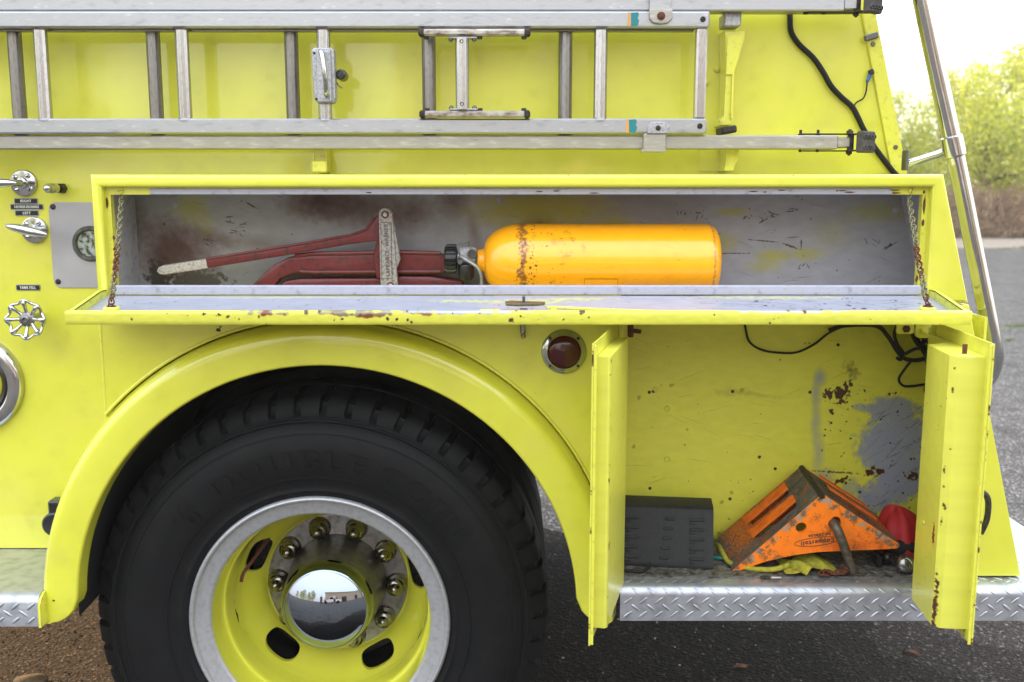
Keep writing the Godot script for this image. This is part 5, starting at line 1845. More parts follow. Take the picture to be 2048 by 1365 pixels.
func make_ladder() -> void:
	var l := node("extension_ladder")
	tag(l, "worn aluminium extension ladder hung above the open hatch on the truck side", "ladder")
	var ra: Material = mats["rail aluminium"]
	# fly section: two rails
	for y in [[1.850, 1.884], [1.624, 1.657]]:
		var yc: float = (y[0] + y[1]) / 2
		var b := MB.new()
		b.box(Vector3(-1.3255, yc, -0.1125), Vector3(3.509, y[1] - y[0], 0.045), 0.0035)
		var o := put("fly_rail", b, ra, l)
		var hole := MB.new()
		hole.lathe(V2([0.0062, 0.0, 0.0062, 0.0012, 0.004, 0.0014, 0.0035, 0.0004, 0.0001, 0.0004]), tx(0.4135, yc, -0.0902), 16)
		put("end_bolt", hole, mats["dark steel"], o)
	for x in [-1.339, -1.031, -0.722, -0.4125, 0.1945]:
		var b := MB.new()
		ribbed(b, x, 1.655, 1.852, -0.105, 0.0148)
		put("fly_rung", b, mats["rung aluminium"], l, 50)
		for y in [[1.652, 1.662], [1.845, 1.853]]:
			var cl := MB.new()
			cl.lathe(V2([0.0185, 0.0, 0.0185, 0.002, 0.016, 0.006]), Transform3D(FACE_UP if y[0] < 1.7 else turn(Vector3.RIGHT, 90), Vector3(x, y[0] if y[0] < 1.7 else 1.852, -0.105)), 20)
			put("rung_collar", cl, mats["dark rung aluminium"], l.get_child(l.get_child_count() - 1))
	var er := MB.new()
	er.box(Vector3(0.414, 1.7535, -0.107), Vector3(0.023, 0.195, 0.03), 0.004)
	put("fly_end_rung", er, mats["rung aluminium"], l)
	# bed section behind and around it
	for y in [[1.8865, 1.922], [1.591, 1.6215]]:
		var yc: float = (y[0] + y[1]) / 2
		var b := MB.new()
		b.box(Vector3(-1.173, yc, -0.126), Vector3(3.794, y[1] - y[0], 0.05), 0.003)
		b.box(Vector3(0.737, yc, -0.126), Vector3(0.032, (y[1] - y[0]) * 0.78, 0.038), 0.003)
		var o := put("bed_rail", b, mats["dull rail aluminium"] if y[0] < 1.7 else ra, l)
		# pivoting foot with a studded pad
		var f := node("foot", l, tx(0.757, yc, -0.11))
		var cv := MB.new()
		for s in [-1.0, 1.0]:
			cv.box(Vector3(-0.055, s * 0.0185, -0.012), Vector3(0.11, 0.0025, 0.026), 0.0008)
			cv.box(Vector3(0.008, s * 0.018, -0.004), Vector3(0.04, 0.003, 0.03), 0.001)
		cv.box(Vector3(-0.001, 0.0, -0.008), Vector3(0.010, 0.036, 0.02), 0.002)
		put("clevis", cv, mats["dark steel"], f)
		var pb := MB.new()
		pb.hexbolt(Vector3(-0.004, 0.02, -0.006), 0.008, 0.006, FACE_UP)
		pb.hexbolt(Vector3(-0.004, -0.02, -0.006), 0.007, 0.006, turn(Vector3.RIGHT, 90))
		put("pivot_bolt", pb, mats["dark steel"], f)
		var pbs := turn(Vector3.UP, 38.0)
		var pd := MB.new()
		pd.box(Vector3(0.026, 0, 0.012), Vector3(0.05, 0.047, 0.018), 0.003, pbs)
		var pad := put("pad", pd, noisy(mat("pad rubber", Color.WHITE, 0.7), noise_tex(60, 0.04, [Color(0.17, 0.15, 0.14), Color(0.32, 0.30, 0.29)], 4, 128), Vector3(9, 9, 9)), f)
		for r in 2:
			for k in 4:
				var st := MB.new()
				var c := Vector3(0.026, 0, 0.012) + pbs * Vector3(-0.0182 + 0.0121 * k, -0.0115 + 0.023 * r, 0.009)
				st.lathe(V2([0.0052, -0.001, 0.0052, 0.0022, 0.0045, 0.003, 0.0030, 0.003, 0.0026, 0.0005, 0.0001, 0.0005]), Transform3D(pbs, c), 14)
				put("stud", st, mats["pad rubber"], pad)
		for x in [0.645, 0.684]:
			var bo := MB.new()
			bo.tube(V3([x, yc - 0.021, -0.122, x, yc + (0.028 if y[0] < 1.7 else 0.016), -0.122]), 0.0032, 8)
			bo.hexbolt(Vector3(x, (y[1] - 0.001) if y[0] < 1.7 else (y[0] + 0.001), -0.122), 0.0062, 0.005, FACE_UP if y[0] < 1.7 else turn(Vector3.RIGHT, 90), false)
			put("foot_bolt", bo, mats["dark steel"], o)
	for x in [-1.414, -1.106, -0.798, -0.491, -0.1855, 0.119, 0.60]:
		if x > 0.4:
			continue
		var b := MB.new()
		ribbed(b, x, 1.612, 1.896, -0.142, 0.0155)
		put("bed_rung", b, mats["dark rung aluminium"], l, 50)
	# underside strip of the upper rail
	var us := MB.new()
	us.box(Vector3(-1.3, 1.8475, -0.125), Vector3(3.4, 0.003, 0.02))
	put("rail_strip", us, mats["dark rung aluminium"], l)
	# pulley frame: two brown bars with a short rung between
	for y in [1.8385, 1.6655]:
		var sg := 1.0 if y > 1.7 else -1.0
		var b := MB.new()
		b.box(Vector3(-0.082, y, -0.087), Vector3(0.225, 0.0145, 0.018), 0.004)
		var bar := put("pulley_bar", b, mats["brown bar steel"], l)
		for x in [-0.196, 0.033]:
			var e := MB.new()
			e.box(Vector3(x, y, -0.088), Vector3(0.014, 0.0175, 0.024), 0.004)
			put("end_block", e, mats["dark steel"], bar)
		for x in [-0.186, 0.026, -0.07]:
			var bo := MB.new()
			bo.hexbolt(Vector3(x, y - sg * 0.0075, -0.088), 0.0055, 0.006, FACE_UP if sg < 0 else turn(Vector3.RIGHT, 90), false)
			put("bolt", bo, mats["dark steel"], bar)
		var fl := MB.new()
		fl.box(Vector3(-0.106, y - sg * 0.0105, -0.092), Vector3(0.062, 0.004, 0.022), 0.0012)
		put("flange", fl, mats["cast aluminium"], bar)
		for x in [-0.133, -0.082]:
			var bo := MB.new()
			bo.hexbolt(Vector3(x, y - sg * 0.012, -0.088), 0.0052, 0.005, FACE_UP if sg < 0 else turn(Vector3.RIGHT, 90))
			put("bolt", bo, mats["bolt steel"], bar)
	var sr := MB.new()
	ribbed(sr, -0.1085, 1.676, 1.828, -0.09, 0.0148)
	var short := put("short_rung", sr, mats["rung aluminium"], l, 50)
	for y in [1.819, 1.687]:
		var ho := MB.new()
		ho.lathe(V2([0.0042, 0.0, 0.0042, 0.0012, 0.003, 0.0012, 0.0028, -0.001, 0.0001, -0.001]), tx(-0.109, y, -0.0752), 14)
		put("rivet", ho, mats["black paint"], short)
	# the lock casting with its pull handle and dark knob
	var k := node("rung_lock", l)
	var pl := MB.new()
	pl.prism(V2([-0.436, 1.800, -0.430, 1.807, -0.392, 1.807, -0.386, 1.802, -0.385, 1.700, -0.390, 1.689, -0.424, 1.688, -0.433, 1.700]), -0.108, -0.082, 0.004)
	pl.prism(rrect(-0.424, 1.690, -0.392, 1.806, 0.006), -0.085, -0.074, 0.004)
	put("casting", pl, mats["cast aluminium"], k)
	for q in [[-0.429, 1.795], [-0.427, 1.698]]:
		var ho := MB.new()
		ho.lathe(V2([0.003, 0.0, 0.0025, 0.001, 0.0001, 0.001]), tx(q[0], q[1], -0.082), 12)
		put("rivet", ho, mats["black paint"], k)
	var hd := MB.new()
	hd.tube(curve(V3([-0.412, 1.795, -0.078, -0.410, 1.796, -0.055, -0.405, 1.785, -0.044, -0.400, 1.75, -0.040, -0.399, 1.715, -0.046, -0.401, 1.705, -0.058, -0.403, 1.704, -0.078]), 6), 0.0052, 10)
	put("pull_handle", hd, mats["chrome"], k, 60)
	var kn := MB.new()
	kn.lathe(V2([0.012, -0.03, 0.012, 0.0, 0.0105, 0.006, 0.0075, 0.008, 0.007, 0.006, 0.0035, 0.006, 0.003, 0.009, 0.0001, 0.009]), tx(-0.376, 1.752, -0.105), 22)
	put("knob", kn, mats["black plastic"], k)
	var cp := MB.new()
	cp.tube(V3([-0.385, 1.735, -0.1, -0.380, 1.727, -0.095, -0.372, 1.722, -0.092]), 0.0014, 6)
	put("cotter_pin", cp, mats["bolt steel"], k)
	# tape marks and clips on the rails
	for q in [[0.2500, 0.2755, 1.867], [0.2500, 0.2755, 1.6405]]:
		var a := MB.new()
		a.prism(V2([q[0], q[2] - 0.0145, q[0] + 0.007, q[2] - 0.0145, q[0] + 0.0065, q[2] + 0.0145, q[0] + 0.001, q[2] + 0.0145]), -0.0901, -0.0895)
		put("ochre_tape", a, mats["ochre tape"], l)
		var b := MB.new()
		b.prism(V2([q[0] + 0.008, q[2] - 0.0135, q[1] - 0.006, q[2] - 0.0145, q[1] - 0.002, q[2] - 0.012, q[1], q[2] - 0.002, q[1] - 0.0035, q[2] + 0.002, q[1] - 0.001, q[2] + 0.009, q[1] - 0.002, q[2] + 0.0145, q[0] + 0.0075, q[2] + 0.014]), -0.0901, -0.0894)
		put("teal_tape", b, mats["teal tape"], l)
	var c1 := node("rail_clip", l)
	var p1 := MB.new()
	p1.prism(V2([0.296, 1.888, 0.346, 1.888, 0.347, 1.868, 0.338, 1.859, 0.322, 1.856, 0.305, 1.859, 0.297, 1.868]), -0.09, -0.083, 0.002)
	put("tongue", p1, mats["dull rail aluminium"], c1)
	var w1 := MB.new()
	w1.box(Vector3(0.321, 1.908, -0.094), Vector3(0.046, 0.05, 0.012), 0.002)
	put("strap", w1, mats["rail aluminium"], c1)
	var n1 := MB.new()
	n1.screw(Vector3(0.322, 1.873, -0.083), 0.009)
	put("screw", n1, mats["rust"], c1)
	var c2 := node("rail_clip", l)
	var p2 := MB.new()
	p2.prism(V2([0.297, 1.624, 0.345, 1.624, 0.346, 1.640, 0.338, 1.648, 0.322, 1.6505, 0.305, 1.648, 0.298, 1.640]), -0.09, -0.083, 0.002)
	put("tongue", p2, mats["cast aluminium"], c2)
	var w2 := MB.new()
	w2.box(Vector3(0.315, 1.604, -0.094), Vector3(0.050, 0.042, 0.016), 0.003)
	w2.box(Vector3(0.289, 1.587, -0.096), Vector3(0.006, 0.008, 0.014), 0.001)
	put("strap", w2, mats["dull rail aluminium"], c2)
	var n2 := MB.new()
	n2.screw(Vector3(0.321, 1.636, -0.083), 0.006)
	put("screw", n2, mats["dark steel"], c2)


# ---------------------------------------------------------------- what lies in the upper compartment
func make_cylinder() -> void:
	var o := node("air_cylinder", self, tx(0.0, 1.343, -0.125))
	tag(o, "orange yellow air cylinder lying in the open upper compartment", "gas cylinder")
	var c := Pic.new(Vector2(0, 0.56), Vector2(0.56, 0.56), 900, nz)      # x along the cylinder, y round it
	c.fill(Color(1.0, 0.68, 0.012), 0.02, Vector2i(1, 1))
	var rn := RandomNumberGenerator.new(); rn.seed = 40
	for i in 60:
		c.blob(0.103 + rn.randf_range(-0.006, 0.008), 0.56 * i / 59.0, 0.008, 0.014, Color(0.50, 0.32, 0.18), 0.75, 0.7, 1.0, 0.0, 5)
	c.specks(rn, 260, Rect2(0.085, 0.0, 0.05, 0.56), 0.0008, 0.0035, Color(0.28, 0.15, 0.06), 0.9)
	c.specks(rn, 160, Rect2(0.10, 0.0, 0.10, 0.56), 0.0008, 0.003, Color(0.40, 0.2, 0.07), 0.8)
	c.specks(rn, 120, Rect2(0.0, 0.0, 0.56, 0.56), 0.0006, 0.002, Color(0.55, 0.3, 0.05), 0.8)
	for i in 26:
		c.blob(rn.randf_range(0.12, 0.24), rn.randf() * 0.56, rn.randf_range(0.004, 0.014), rn.randf_range(0.003, 0.01), Color(0.52, 0.30, 0.08), rn.randf_range(0.25, 0.7), 0.8, 1.0, rn.randf() * 3, 6)
	for i in 40:
		c.blob(rn.randf_range(0.05, 0.54), rn.randf() * 0.56, rn.randf_range(0.01, 0.05), rn.randf_range(0.004, 0.012), Color(0.86, 0.55, 0.04), 0.35, 0.9, 0.7, rn.randf_range(-0.3, 0.3), 3)
	for i in 24:
		c.blob(0.528, 0.56 * i / 23.0, 0.003, 0.02, Color(0.70, 0.42, 0.25), 0.7, 0.6, 1.0, 0.0, 9)
	c.scratches(rn, 40, Rect2(0.05, 0, 0.5, 0.56), 0.004, 0.02, Color(0.6, 0.36, 0.06), 0.7)
	c.scratches(rn, 26, Rect2(0.05, 0, 0.5, 0.56), 0.01, 0.05, Color(0.93, 0.56, 0.03), 0.7)
	var prof := [[0.0235, -0.078], [0.0250, -0.0755], [0.0255, -0.068], [0.0285, -0.063]]
	for i in 13:
		var a := PI / 2 * i / 12
		prof.append([0.0285 + (0.083 - 0.0285) * sin(a), -0.063 + (1.0 - cos(a)) * 0.085])
	for x in [0.1, 0.2, 0.3, 0.4, 0.43]:
		prof.append([0.083, x])
	for i in 9:
		var a := PI / 2 * i / 8
		prof.append([0.083 - 0.026 * (1.0 - cos(a)), 0.437 + 0.029 * sin(a)])
	prof.append([0.03, 0.470]); prof.append([0.0001, 0.470])
	var pv := PackedVector2Array()
	for q in prof:
		pv.append(Vector2(q[0], q[1]))
	var b := MB.new()
	b.lathe(pv, Transform3D(FACE_RIGHT, Vector3.ZERO), 64)
	for i in b.p.size():
		b.uv[i] = Vector2((b.p[i].x + 0.08) / 0.56, b.uv[i].x)
	put("tank", b, painted("cylinder paint", c.tex(), 0.33, 0.0, 0.7), o, 50)
	# printed outline of a sticker low on its side
	var st := MB.new()
	for q in [[0.16, 0.235, -72.0, -71.2], [0.16, 0.1607, -90.0, -71.2], [0.2343, 0.235, -90.0, -71.2]]:
		var rows := []
		for k in 5:
			var a := deg_to_rad(lerpf(q[2], q[3], k / 4.0) + 46.0)
			rows.append(PackedVector3Array([Vector3(q[1], sin(a) * 0.0834, cos(a) * 0.0834), Vector3(q[0], sin(a) * 0.0834, cos(a) * 0.0834)]))
		st.grid(rows)
	put("sticker_outline", st, mats["rust"], o)
	var v := node("valve", o)
	var bd := MB.new()
	bd.box(Vector3(-0.100, 0.013, 0.006), Vector3(0.040, 0.036, 0.030), 0.004)
	bd.tube(V3([-0.125, 0.006, 0.006, -0.074, 0.0, 0.0]), 0.0135, 14)
	put("valve_body", bd, mats["cast aluminium"], v)
	var po := MB.new()
	po.lathe(V2([0.0105, 0.0, 0.0105, 0.016, 0.0095, 0.018, 0.008, 0.018, 0.0075, 0.006, 0.0001, 0.006]), tx(-0.090, 0.016, 0.018), 20)
	put("outlet", po, mats["bolt steel"], v)
	var pin := MB.new()
	pin.tube(V3([-0.098, 0.03, 0.004, -0.098, 0.044, 0.004]), 0.0025, 8)
	put("stem_pin", pin, mats["bolt steel"], v)
	# ribbed hand wheel
	var hw := MB.new()
	var rows := []
	for q in [[0.010, -0.154], [0.026, -0.1535], [0.0315, -0.151], [0.0335, -0.147], [0.0335, -0.130], [0.032, -0.127], [0.018, -0.124], [0.012, -0.122]]:
		var row := PackedVector3Array()
		for i in 96:
			var a := TAU * i / 96
			var r: float = q[0]
			if r > 0.03:
				r -= 0.0038 if (i % 6) < 2 else 0.0
			row.append(Vector3(q[1], cos(a) * r + 0.003, sin(a) * r))
		rows.append(row)
	hw.grid(rows, true)
	put("hand_wheel", hw, mats["black plastic"], v, 30)
	var ga := MB.new()
	ga.lathe(V2([0.0001, -0.036, 0.012, -0.036, 0.017, -0.030, 0.0185, -0.022, 0.0185, -0.004, 0.017, -0.001, 0.010, 0.001, 0.0001, 0.001]), Transform3D(FACE_UP, Vector3(-0.104, -0.008, 0.012)), 28)
	put("pressure_gauge", ga, mats["black plastic"], v)
	var gd := MB.new()
	gd.tube(curve(V3([-0.119, 0.008, 0.022, -0.113, 0.010, 0.03, -0.100, 0.002, 0.038, -0.082, -0.010, 0.040, -0.072, -0.024, 0.038, -0.069, -0.042, 0.034, -0.070, -0.06, 0.03]), 6), 0.0036, 9)
	put("guard_wire", gd, mats["cast aluminium"], v, 60)
	var bu := MB.new()
	bu.hexbolt(Vector3(-0.1165, -0.002, 0.020), 0.007, 0.010, Basis(), false)
	put("burst_plug", bu, mats["bolt steel"], v)
	var wa := MB.new()
	var wrows := []
	for q in [[0.033, -0.0025], [0.036, 0.0], [0.033, 0.0025], [0.024, 0.0015], [0.022, 0.0], [0.024, -0.0015]]:
		var row := PackedVector3Array()
		for i in 40:
			var a := TAU * i / 40
			row.append(Vector3(cos(a) * q[0], sin(a) * q[0], q[1]))
		wrows.append(row)
	wrows.append(wrows[0])
	wa.grid(wrows, true, false)
	var ring := put("strap_ring", wa, noisy(mat("tan webbing", Color.WHITE, 0.8), noise_tex(61, 0.05, [Color(0.42, 0.25, 0.12), Color(0.72, 0.55, 0.36)], 4, 128), Vector3(8, 8, 8)), self, 50, tx(-0.10, 1.2625, -0.045, turn(Vector3.RIGHT, -52.0)))
	tag(ring, "tan ring lying below the valve of the air cylinder, mostly hidden by the sill", "ring")


func make_hose_clamp() -> void:
	var o := node("hose_clamp")
	tag(o, "dark red hose clamp with a long white-tipped lever and a pale link plate", "hose clamp")
	var red: Material = mats["tool red"]
	var arm := MB.new()
	arm.prism(V2([-0.705, 1.345, -0.531, 1.373, -0.37, 1.4, -0.33, 1.414, -0.312, 1.438, -0.301, 1.448, -0.292, 1.434, -0.290, 1.30, -0.312, 1.30, -0.318, 1.35, -0.311, 1.386, -0.371, 1.379, -0.532, 1.351, -0.703, 1.323]), -0.155, -0.135, 0.004)
	put("lever", arm, red, o)
	var rib := MB.new()
	rib.tube(V3([-0.70, 1.3445, -0.136, -0.531, 1.3715, -0.136, -0.37, 1.3985, -0.136, -0.332, 1.412, -0.136, -0.312, 1.438, -0.136]), 0.0035, 8)
	put("lever_rib", rib, red, o)
	for x in [-0.588, -0.515]:
		var bd := MB.new()
		bd.prism(V2([x, 1.343 + (x + 0.588) * 0.16, x + 0.004, 1.344 + (x + 0.588) * 0.16, x + 0.003, 1.363 + (x + 0.588) * 0.16, x - 0.001, 1.362 + (x + 0.588) * 0.16]), -0.1352, -0.1343, 0.0)
		put("lever_mark", bd, mats["stamped recess"], o)
	var tip := MB.new()
	tip.prism(V2([-0.816, 1.317, -0.811, 1.3265, -0.80, 1.3305, -0.70, 1.3455, -0.697, 1.3235, -0.798, 1.3085, -0.810, 1.3095]), -0.156, -0.134, 0.004)
	put("painted_tip", tip, mats["tool white"], o)
	var j1 := MB.new()
	j1.prism(V2([-0.61, 1.276, -0.582, 1.302, -0.549, 1.331, -0.517, 1.347, -0.477, 1.356, -0.373, 1.358, -0.258, 1.362, -0.177, 1.36, -0.152, 1.351, -0.14, 1.312, -0.259, 1.312, -0.374, 1.314, -0.466, 1.313, -0.507, 1.309, -0.536, 1.298, -0.556, 1.276]), -0.19, -0.15, 0.006)
	put("upper_jaw", j1, red, o)
	for y in [1.357, 1.3145]:
		var e := MB.new()
		e.tube(V3([-0.50 if y > 1.33 else -0.49, y - 0.006 if y > 1.33 else y + 0.001, -0.151, -0.46, y - 0.001, -0.15, -0.26, y + 0.002 if y > 1.33 else y, -0.15, -0.165, y if y > 1.33 else y, -0.151]), 0.005, 8)
		put("jaw_rim", e, red, o)
	var j2 := MB.new()
	j2.prism(V2([-0.56, 1.2605, -0.538, 1.281, -0.526, 1.293, -0.491, 1.299, -0.311, 1.3, -0.259, 1.3045, -0.19, 1.304, -0.115, 1.293, -0.109, 1.2605]), -0.195, -0.148, 0.006)
	put("lower_jaw", j2, red, o)
	var rs := MB.new()
	rs.prism(V2([-0.345, 1.278, -0.325, 1.287, -0.31, 1.284, -0.30, 1.291, -0.295, 1.279, -0.31, 1.268, -0.335, 1.270]), -0.1484, -0.1476)
	loose(put("rust_patch", rs, mats["rust"], o))
	var lk := MB.new()
	lk.prism(V2([-0.301, 1.449, -0.2985, 1.456, -0.294, 1.460, -0.287, 1.4615, -0.280, 1.460, -0.2735, 1.456, -0.270, 1.449, -0.269, 1.429, -0.259, 1.2610, -0.300, 1.2610]), -0.128, -0.116, 0.002)
	var link := put("link_plate", lk, mats["link metal"], o)
	var wg := MB.new()
	wg.prism(V2([-0.272, 1.436, -0.266, 1.42, -0.2545, 1.346, -0.265, 1.320, -0.272, 1.30]), -0.134, -0.122, 0.002)
	put("link_wing", wg, mats["link metal"], o)
	var bz := MB.new()
	for q in [[-0.2965, 1.301, -0.2705, 1.3022], [-0.2965, 1.4285, -0.2745, 1.4297], [-0.2970, 1.301, -0.2958, 1.4297], [-0.2738, 1.301, -0.2722, 1.4297]]:
		bz.box(Vector3((q[0] + q[2]) / 2, (q[1] + q[3]) / 2, -0.1158), Vector3(absf(q[2] - q[0]), absf(q[3] - q[1]), 0.001))
	loose(put("panel_border", bz, mats["worn lettering"], link))
	var tm := letters("LAFRANCE · WARNER", 0.0085, 0.001)
	var k := 0.118 / tm.get_aabb().size.x
	put("lettering", tm, mats["worn lettering"], link, 0, Transform3D(turn(Vector3(0, 0, 1), 91.5) * Basis().scaled(Vector3(k, 1, 1)), Vector3(-0.2835, 1.366, -0.1156)))
	for q in [[-0.2865, 1.4465], [-0.277, 1.2855]]:
		var w := MB.new()
		w.lathe(V2([0.0085, 0.0, 0.0085, 0.002, 0.0065, 0.003, 0.0055, 0.002]), tx(q[0], q[1], -0.116), 20)
		var wa := put("washer", w, mats["rust"], link)
		var pn := MB.new()
		pn.lathe(V2([0.0055, 0.0, 0.0050, 0.003, 0.0025, 0.0045, 0.0001, 0.0045]), tx(q[0], q[1], -0.116), 16)
		put("pin", pn, mats["tool white"], wa)


# ---------------------------------------------------------------- what lies in the lower compartment
func make_black_chock() -> void:
	var o := node("rubber_wheel_chock", self, tx(0.360, 0.637, -0.115, turn(Vector3.UP, -7.0)))
	tag(o, "black rubber wheel chock with cleated face behind the left compartment door", "wheel chock")
	var b := MB.new()
	b.prism(V2([0.062, 0.0, 0.064, 0.012, 0.022, 0.128, 0.010, 0.134, -0.052, 0.134, -0.06, 0.128, -0.066, 0.0]), -0.112, 0.112, 0.005, Transform3D(Basis(Vector3(0, 0, 1), Vector3(0, 1, 0), Vector3(-1, 0, 0)), Vector3.ZERO))
	put("block", b, mats["chock rubber"], o)
	var n := Vector3(0, 0.042, 0.116).normalized()
	var upv := Vector3(0, 0.116, -0.042).normalized()
	var bs := Basis(Vector3.RIGHT, upv, n)
	for c in 3:
		for r in 5:
			var cl := MB.new()
			var base := Vector3(-0.075 + 0.0745 * c + (0.003 * r if c == 1 else 0.0), 0.022 + r * 0.021, 0.0)
			base.z = 0.064 - (base.y - 0.012) * 0.042 / 0.116
			var wd := 0.034 if c != 1 else 0.022
			cl.box(base, Vector3(wd, 0.0075, 0.006), 0.002, bs)
			put("cleat", cl, mats["chock rubber"], o)
			if c != 1:
				var c2 := MB.new()
				c2.box(base - Vector3(0.010, 0.008, -0.003), Vector3(wd * 0.4, 0.005, 0.005), 0.0015, bs)
				put("cleat", c2, mats["chock rubber"], o)
	var ch := node("thin_chain", self, tx(0.345, 0.641, -0.015))
	tag(ch, "short bright chain lying under the front of the black chock", "chain")
	for i in 7:
		var lk := MB.new()
		var path := PackedVector3Array()
		for j in 12:
			var a := TAU * j / 12
			path.append(Vector3(cos(a) * 0.008, 0, sin(a) * 0.004))
		lk.tube(path, 0.0013, 6, true)
		put("link", lk, mats["bolt steel"], ch, 50, Transform3D(turn(Vector3.UP, rng.randf_range(-30, 30)) * turn(Vector3.RIGHT, 30.0 if i % 2 else -25.0), Vector3(-0.03 + i * 0.0105, 0.001, 0.004 * sin(i * 1.3))))


func chock_paint() -> ImageTexture:
	var c := Pic.new(Vector2(-0.22, 0.25), Vector2(0.44, 0.5), 1100, nz)
	c.fill(Color(0.93, 0.45, 0.05), 0.05, Vector2i(1, 2))
	return c.tex()


func make_orange_chock() -> void:
	# a hollow wedge lying with its open base down, ridge running back; its own z runs from the back to the front face
	var o := node("steel_wheel_chock", self, Transform3D(turn(Vector3.RIGHT, 6.5), Vector3(0.70, 0.636, -0.035)))
	tag(o, "battered orange wheel chock with slots and a bent handle, tipped on its side", "wheel chock")
	var rn := RandomNumberGenerator.new(); rn.seed = 15
	var grey := Color(0.36, 0.35, 0.34)
	# front plate: its paint is scraped to bare metal along both upper edges
	var c := Pic.new(Vector2(-0.21, 0.21), Vector2(0.42, 0.23), 1400, nz)
	c.fill(Color(1.0, 0.50, 0.03), 0.05, Vector2i(1, 1))
	for i in 60:
		var f := rn.randf()
		var p := Vector2(-0.192, 0.0).lerp(Vector2(-0.002, 0.186), f) if rn.randf() < 0.5 else Vector2(-0.002, 0.186).lerp(Vector2(0.186, 0.062), f)
		c.blob(p.x + rn.randf_range(-0.004, 0.006), p.y - rn.randf_range(0.0, 0.012), rn.randf_range(0.003, 0.012), rn.randf_range(0.003, 0.008), grey if rn.randf() < 0.6 else Color(0.62, 0.58, 0.55), 0.9, 0.3, 1.0, rn.randf() * 3, 9)
	c.specks(rn, 60, Rect2(-0.19, 0.0, 0.38, 0.18), 0.0008, 0.003, Color(0.4, 0.22, 0.1), 0.8)
	c.scratches(rn, 46, Rect2(-0.19, 0.0, 0.38, 0.15), 0.005, 0.03, Color(0.80, 0.36, 0.05), 0.8)
	c.blob(0.08, 0.06, 0.12, 0.03, Color(0.84, 0.36, 0.05), 0.5, 0.8, 0.6)
	for i in 34:
		c.blob(rn.randf_range(-0.17, 0.17), rn.randf_range(0.02, 0.15), rn.randf_range(0.006, 0.03), rn.randf_range(0.004, 0.012), Color(0.62, 0.28, 0.06) if i % 3 else Color(0.40, 0.26, 0.16), rn.randf_range(0.2, 0.6), 0.9, 0.8, rn.randf_range(0, 3), 5)
	for i in 16:
		c.blob(rn.randf_range(-0.17, -0.08), rn.randf_range(0.0, 0.05), rn.randf_range(0.006, 0.02), 0.006, Color(0.34, 0.30, 0.27), 0.6, 0.6, 1.0, rn.randf_range(0.4, 0.9), 6)
	var fm := painted("orange chock face", c.tex(), 0.5, 0.0, 0.2)
	var top := Vector2(-0.002, 0.186)
	var lft := Vector2(-0.192, 0.0)
	var rgt := Vector2(0.186, 0.062)
	# the plate is built with its two round holes: bridge each hole to the outline
	var hole := disc(-0.043, 0.108, 0.0125, 18)
	var slot := PackedVector2Array()
	for i in 20:
		var a := TAU * i / 20
		slot.append(Vector2(0.030 + cos(a) * 0.0125 + 0.004, 0.121 + sin(a) * 0.0145))
	var outline := PackedVector2Array([lft, Vector2(-0.182, -0.002), Vector2(-0.12, 0.022), Vector2(-0.06, 0.038), Vector2(0.0, 0.047), Vector2(0.06, 0.050), Vector2(0.13, 0.053), Vector2(0.18, 0.056), rgt, Vector2(0.180, 0.070), Vector2(0.004, 0.187), top, Vector2(-0.010, 0.183)])
	var pb := MB.new()
	pb.plate(outline, [hole, slot], -0.008, 0.0)
	pb.planar(Vector3.RIGHT, Vector3.DOWN, Vector3(-0.21, 0.21, 0), Vector2(0.42, 0.23))
	put("front_plate", pb, fm, o, 30)
	# sloping plates, each with two long slots
	var c2 := Pic.new(Vector2(0.0, 0.19), Vector2(0.28, 0.19), 1400, nz)
	c2.fill(Color(0.33, 0.31, 0.29), 0.12, Vector2i(1, 2))
	for i in 90:
		var g := rn.randf()
		c2.blob(rn.randf() * 0.28, rn.randf() * 0.19, rn.randf_range(0.004, 0.018), rn.randf_range(0.003, 0.008), Color(0.62, 0.28, 0.08) if g < 0.55 else Color(0.20, 0.18, 0.17) if g < 0.8 else Color(0.46, 0.44, 0.42), 0.75, 0.5, 1.1, 0.6, 7)
	for q in [[0.20, 0.11, 0.06, 0.05], [0.21, 0.05, 0.05, 0.05], [0.12, 0.078, 0.06, 0.016], [0.10, 0.13, 0.05, 0.02], [0.15, 0.08, 0.06, 0.05], [0.07, 0.02, 0.06, 0.02]]:
		c2.blob(q[0], q[1], q[2], q[3], Color(0.86, 0.40, 0.06), 0.75, 0.6, 1.2, 0.3, 5)
	c2.specks(rn, 150, Rect2(0, 0, 0.28, 0.19), 0.001, 0.004, Color(0.13, 0.11, 0.10), 0.8)
	noisy(mat("chock inside", Color.WHITE, 0.6), noise_tex(62, 0.04, [Color(0.7, 0.3, 0.05), Color(0.98, 0.45, 0.04)], 4, 128), Vector3(5, 5, 5))
	var sm := painted("orange chock slope", c2.tex(), 0.6, 0.1, 0.0)
	for side in [0, 1]:
		var a := top
		var b := lft if side == 0 else rgt
		var len2 := a.distance_to(b)
		var d := (b - a).normalized()
		var nrm := Vector2(d.y, -d.x) if side == 1 else Vector2(-d.y, d.x)
		# plate in (along slope, depth) with slots, thickness along the normal
		var cuts := []
		for q in ([[0.060, 0.030, 0.175, 0.056], [0.060, 0.098, 0.175, 0.124]] if side == 0 else [[0.03, 0.035, 0.15, 0.05], [0.03, 0.10, 0.15, 0.115]]):
			cuts.append(rrect(q[0], q[1], q[2], q[3], 0.009 if side == 0 else 0.006, 5))
		var mb := MB.new()
		# x down the slope, y back from the front face, z off the slope
		var off := Vector3(nrm.x, nrm.y, 0)
		mb.plate(rrect(0.0, 0.0, len2, 0.165, 0.006, 3), cuts, -0.0035, 0.0035, Transform3D(Basis(Vector3(d.x, d.y, 0), Vector3(0, 0, -1), off), Vector3(a.x, a.y, -0.0005)))
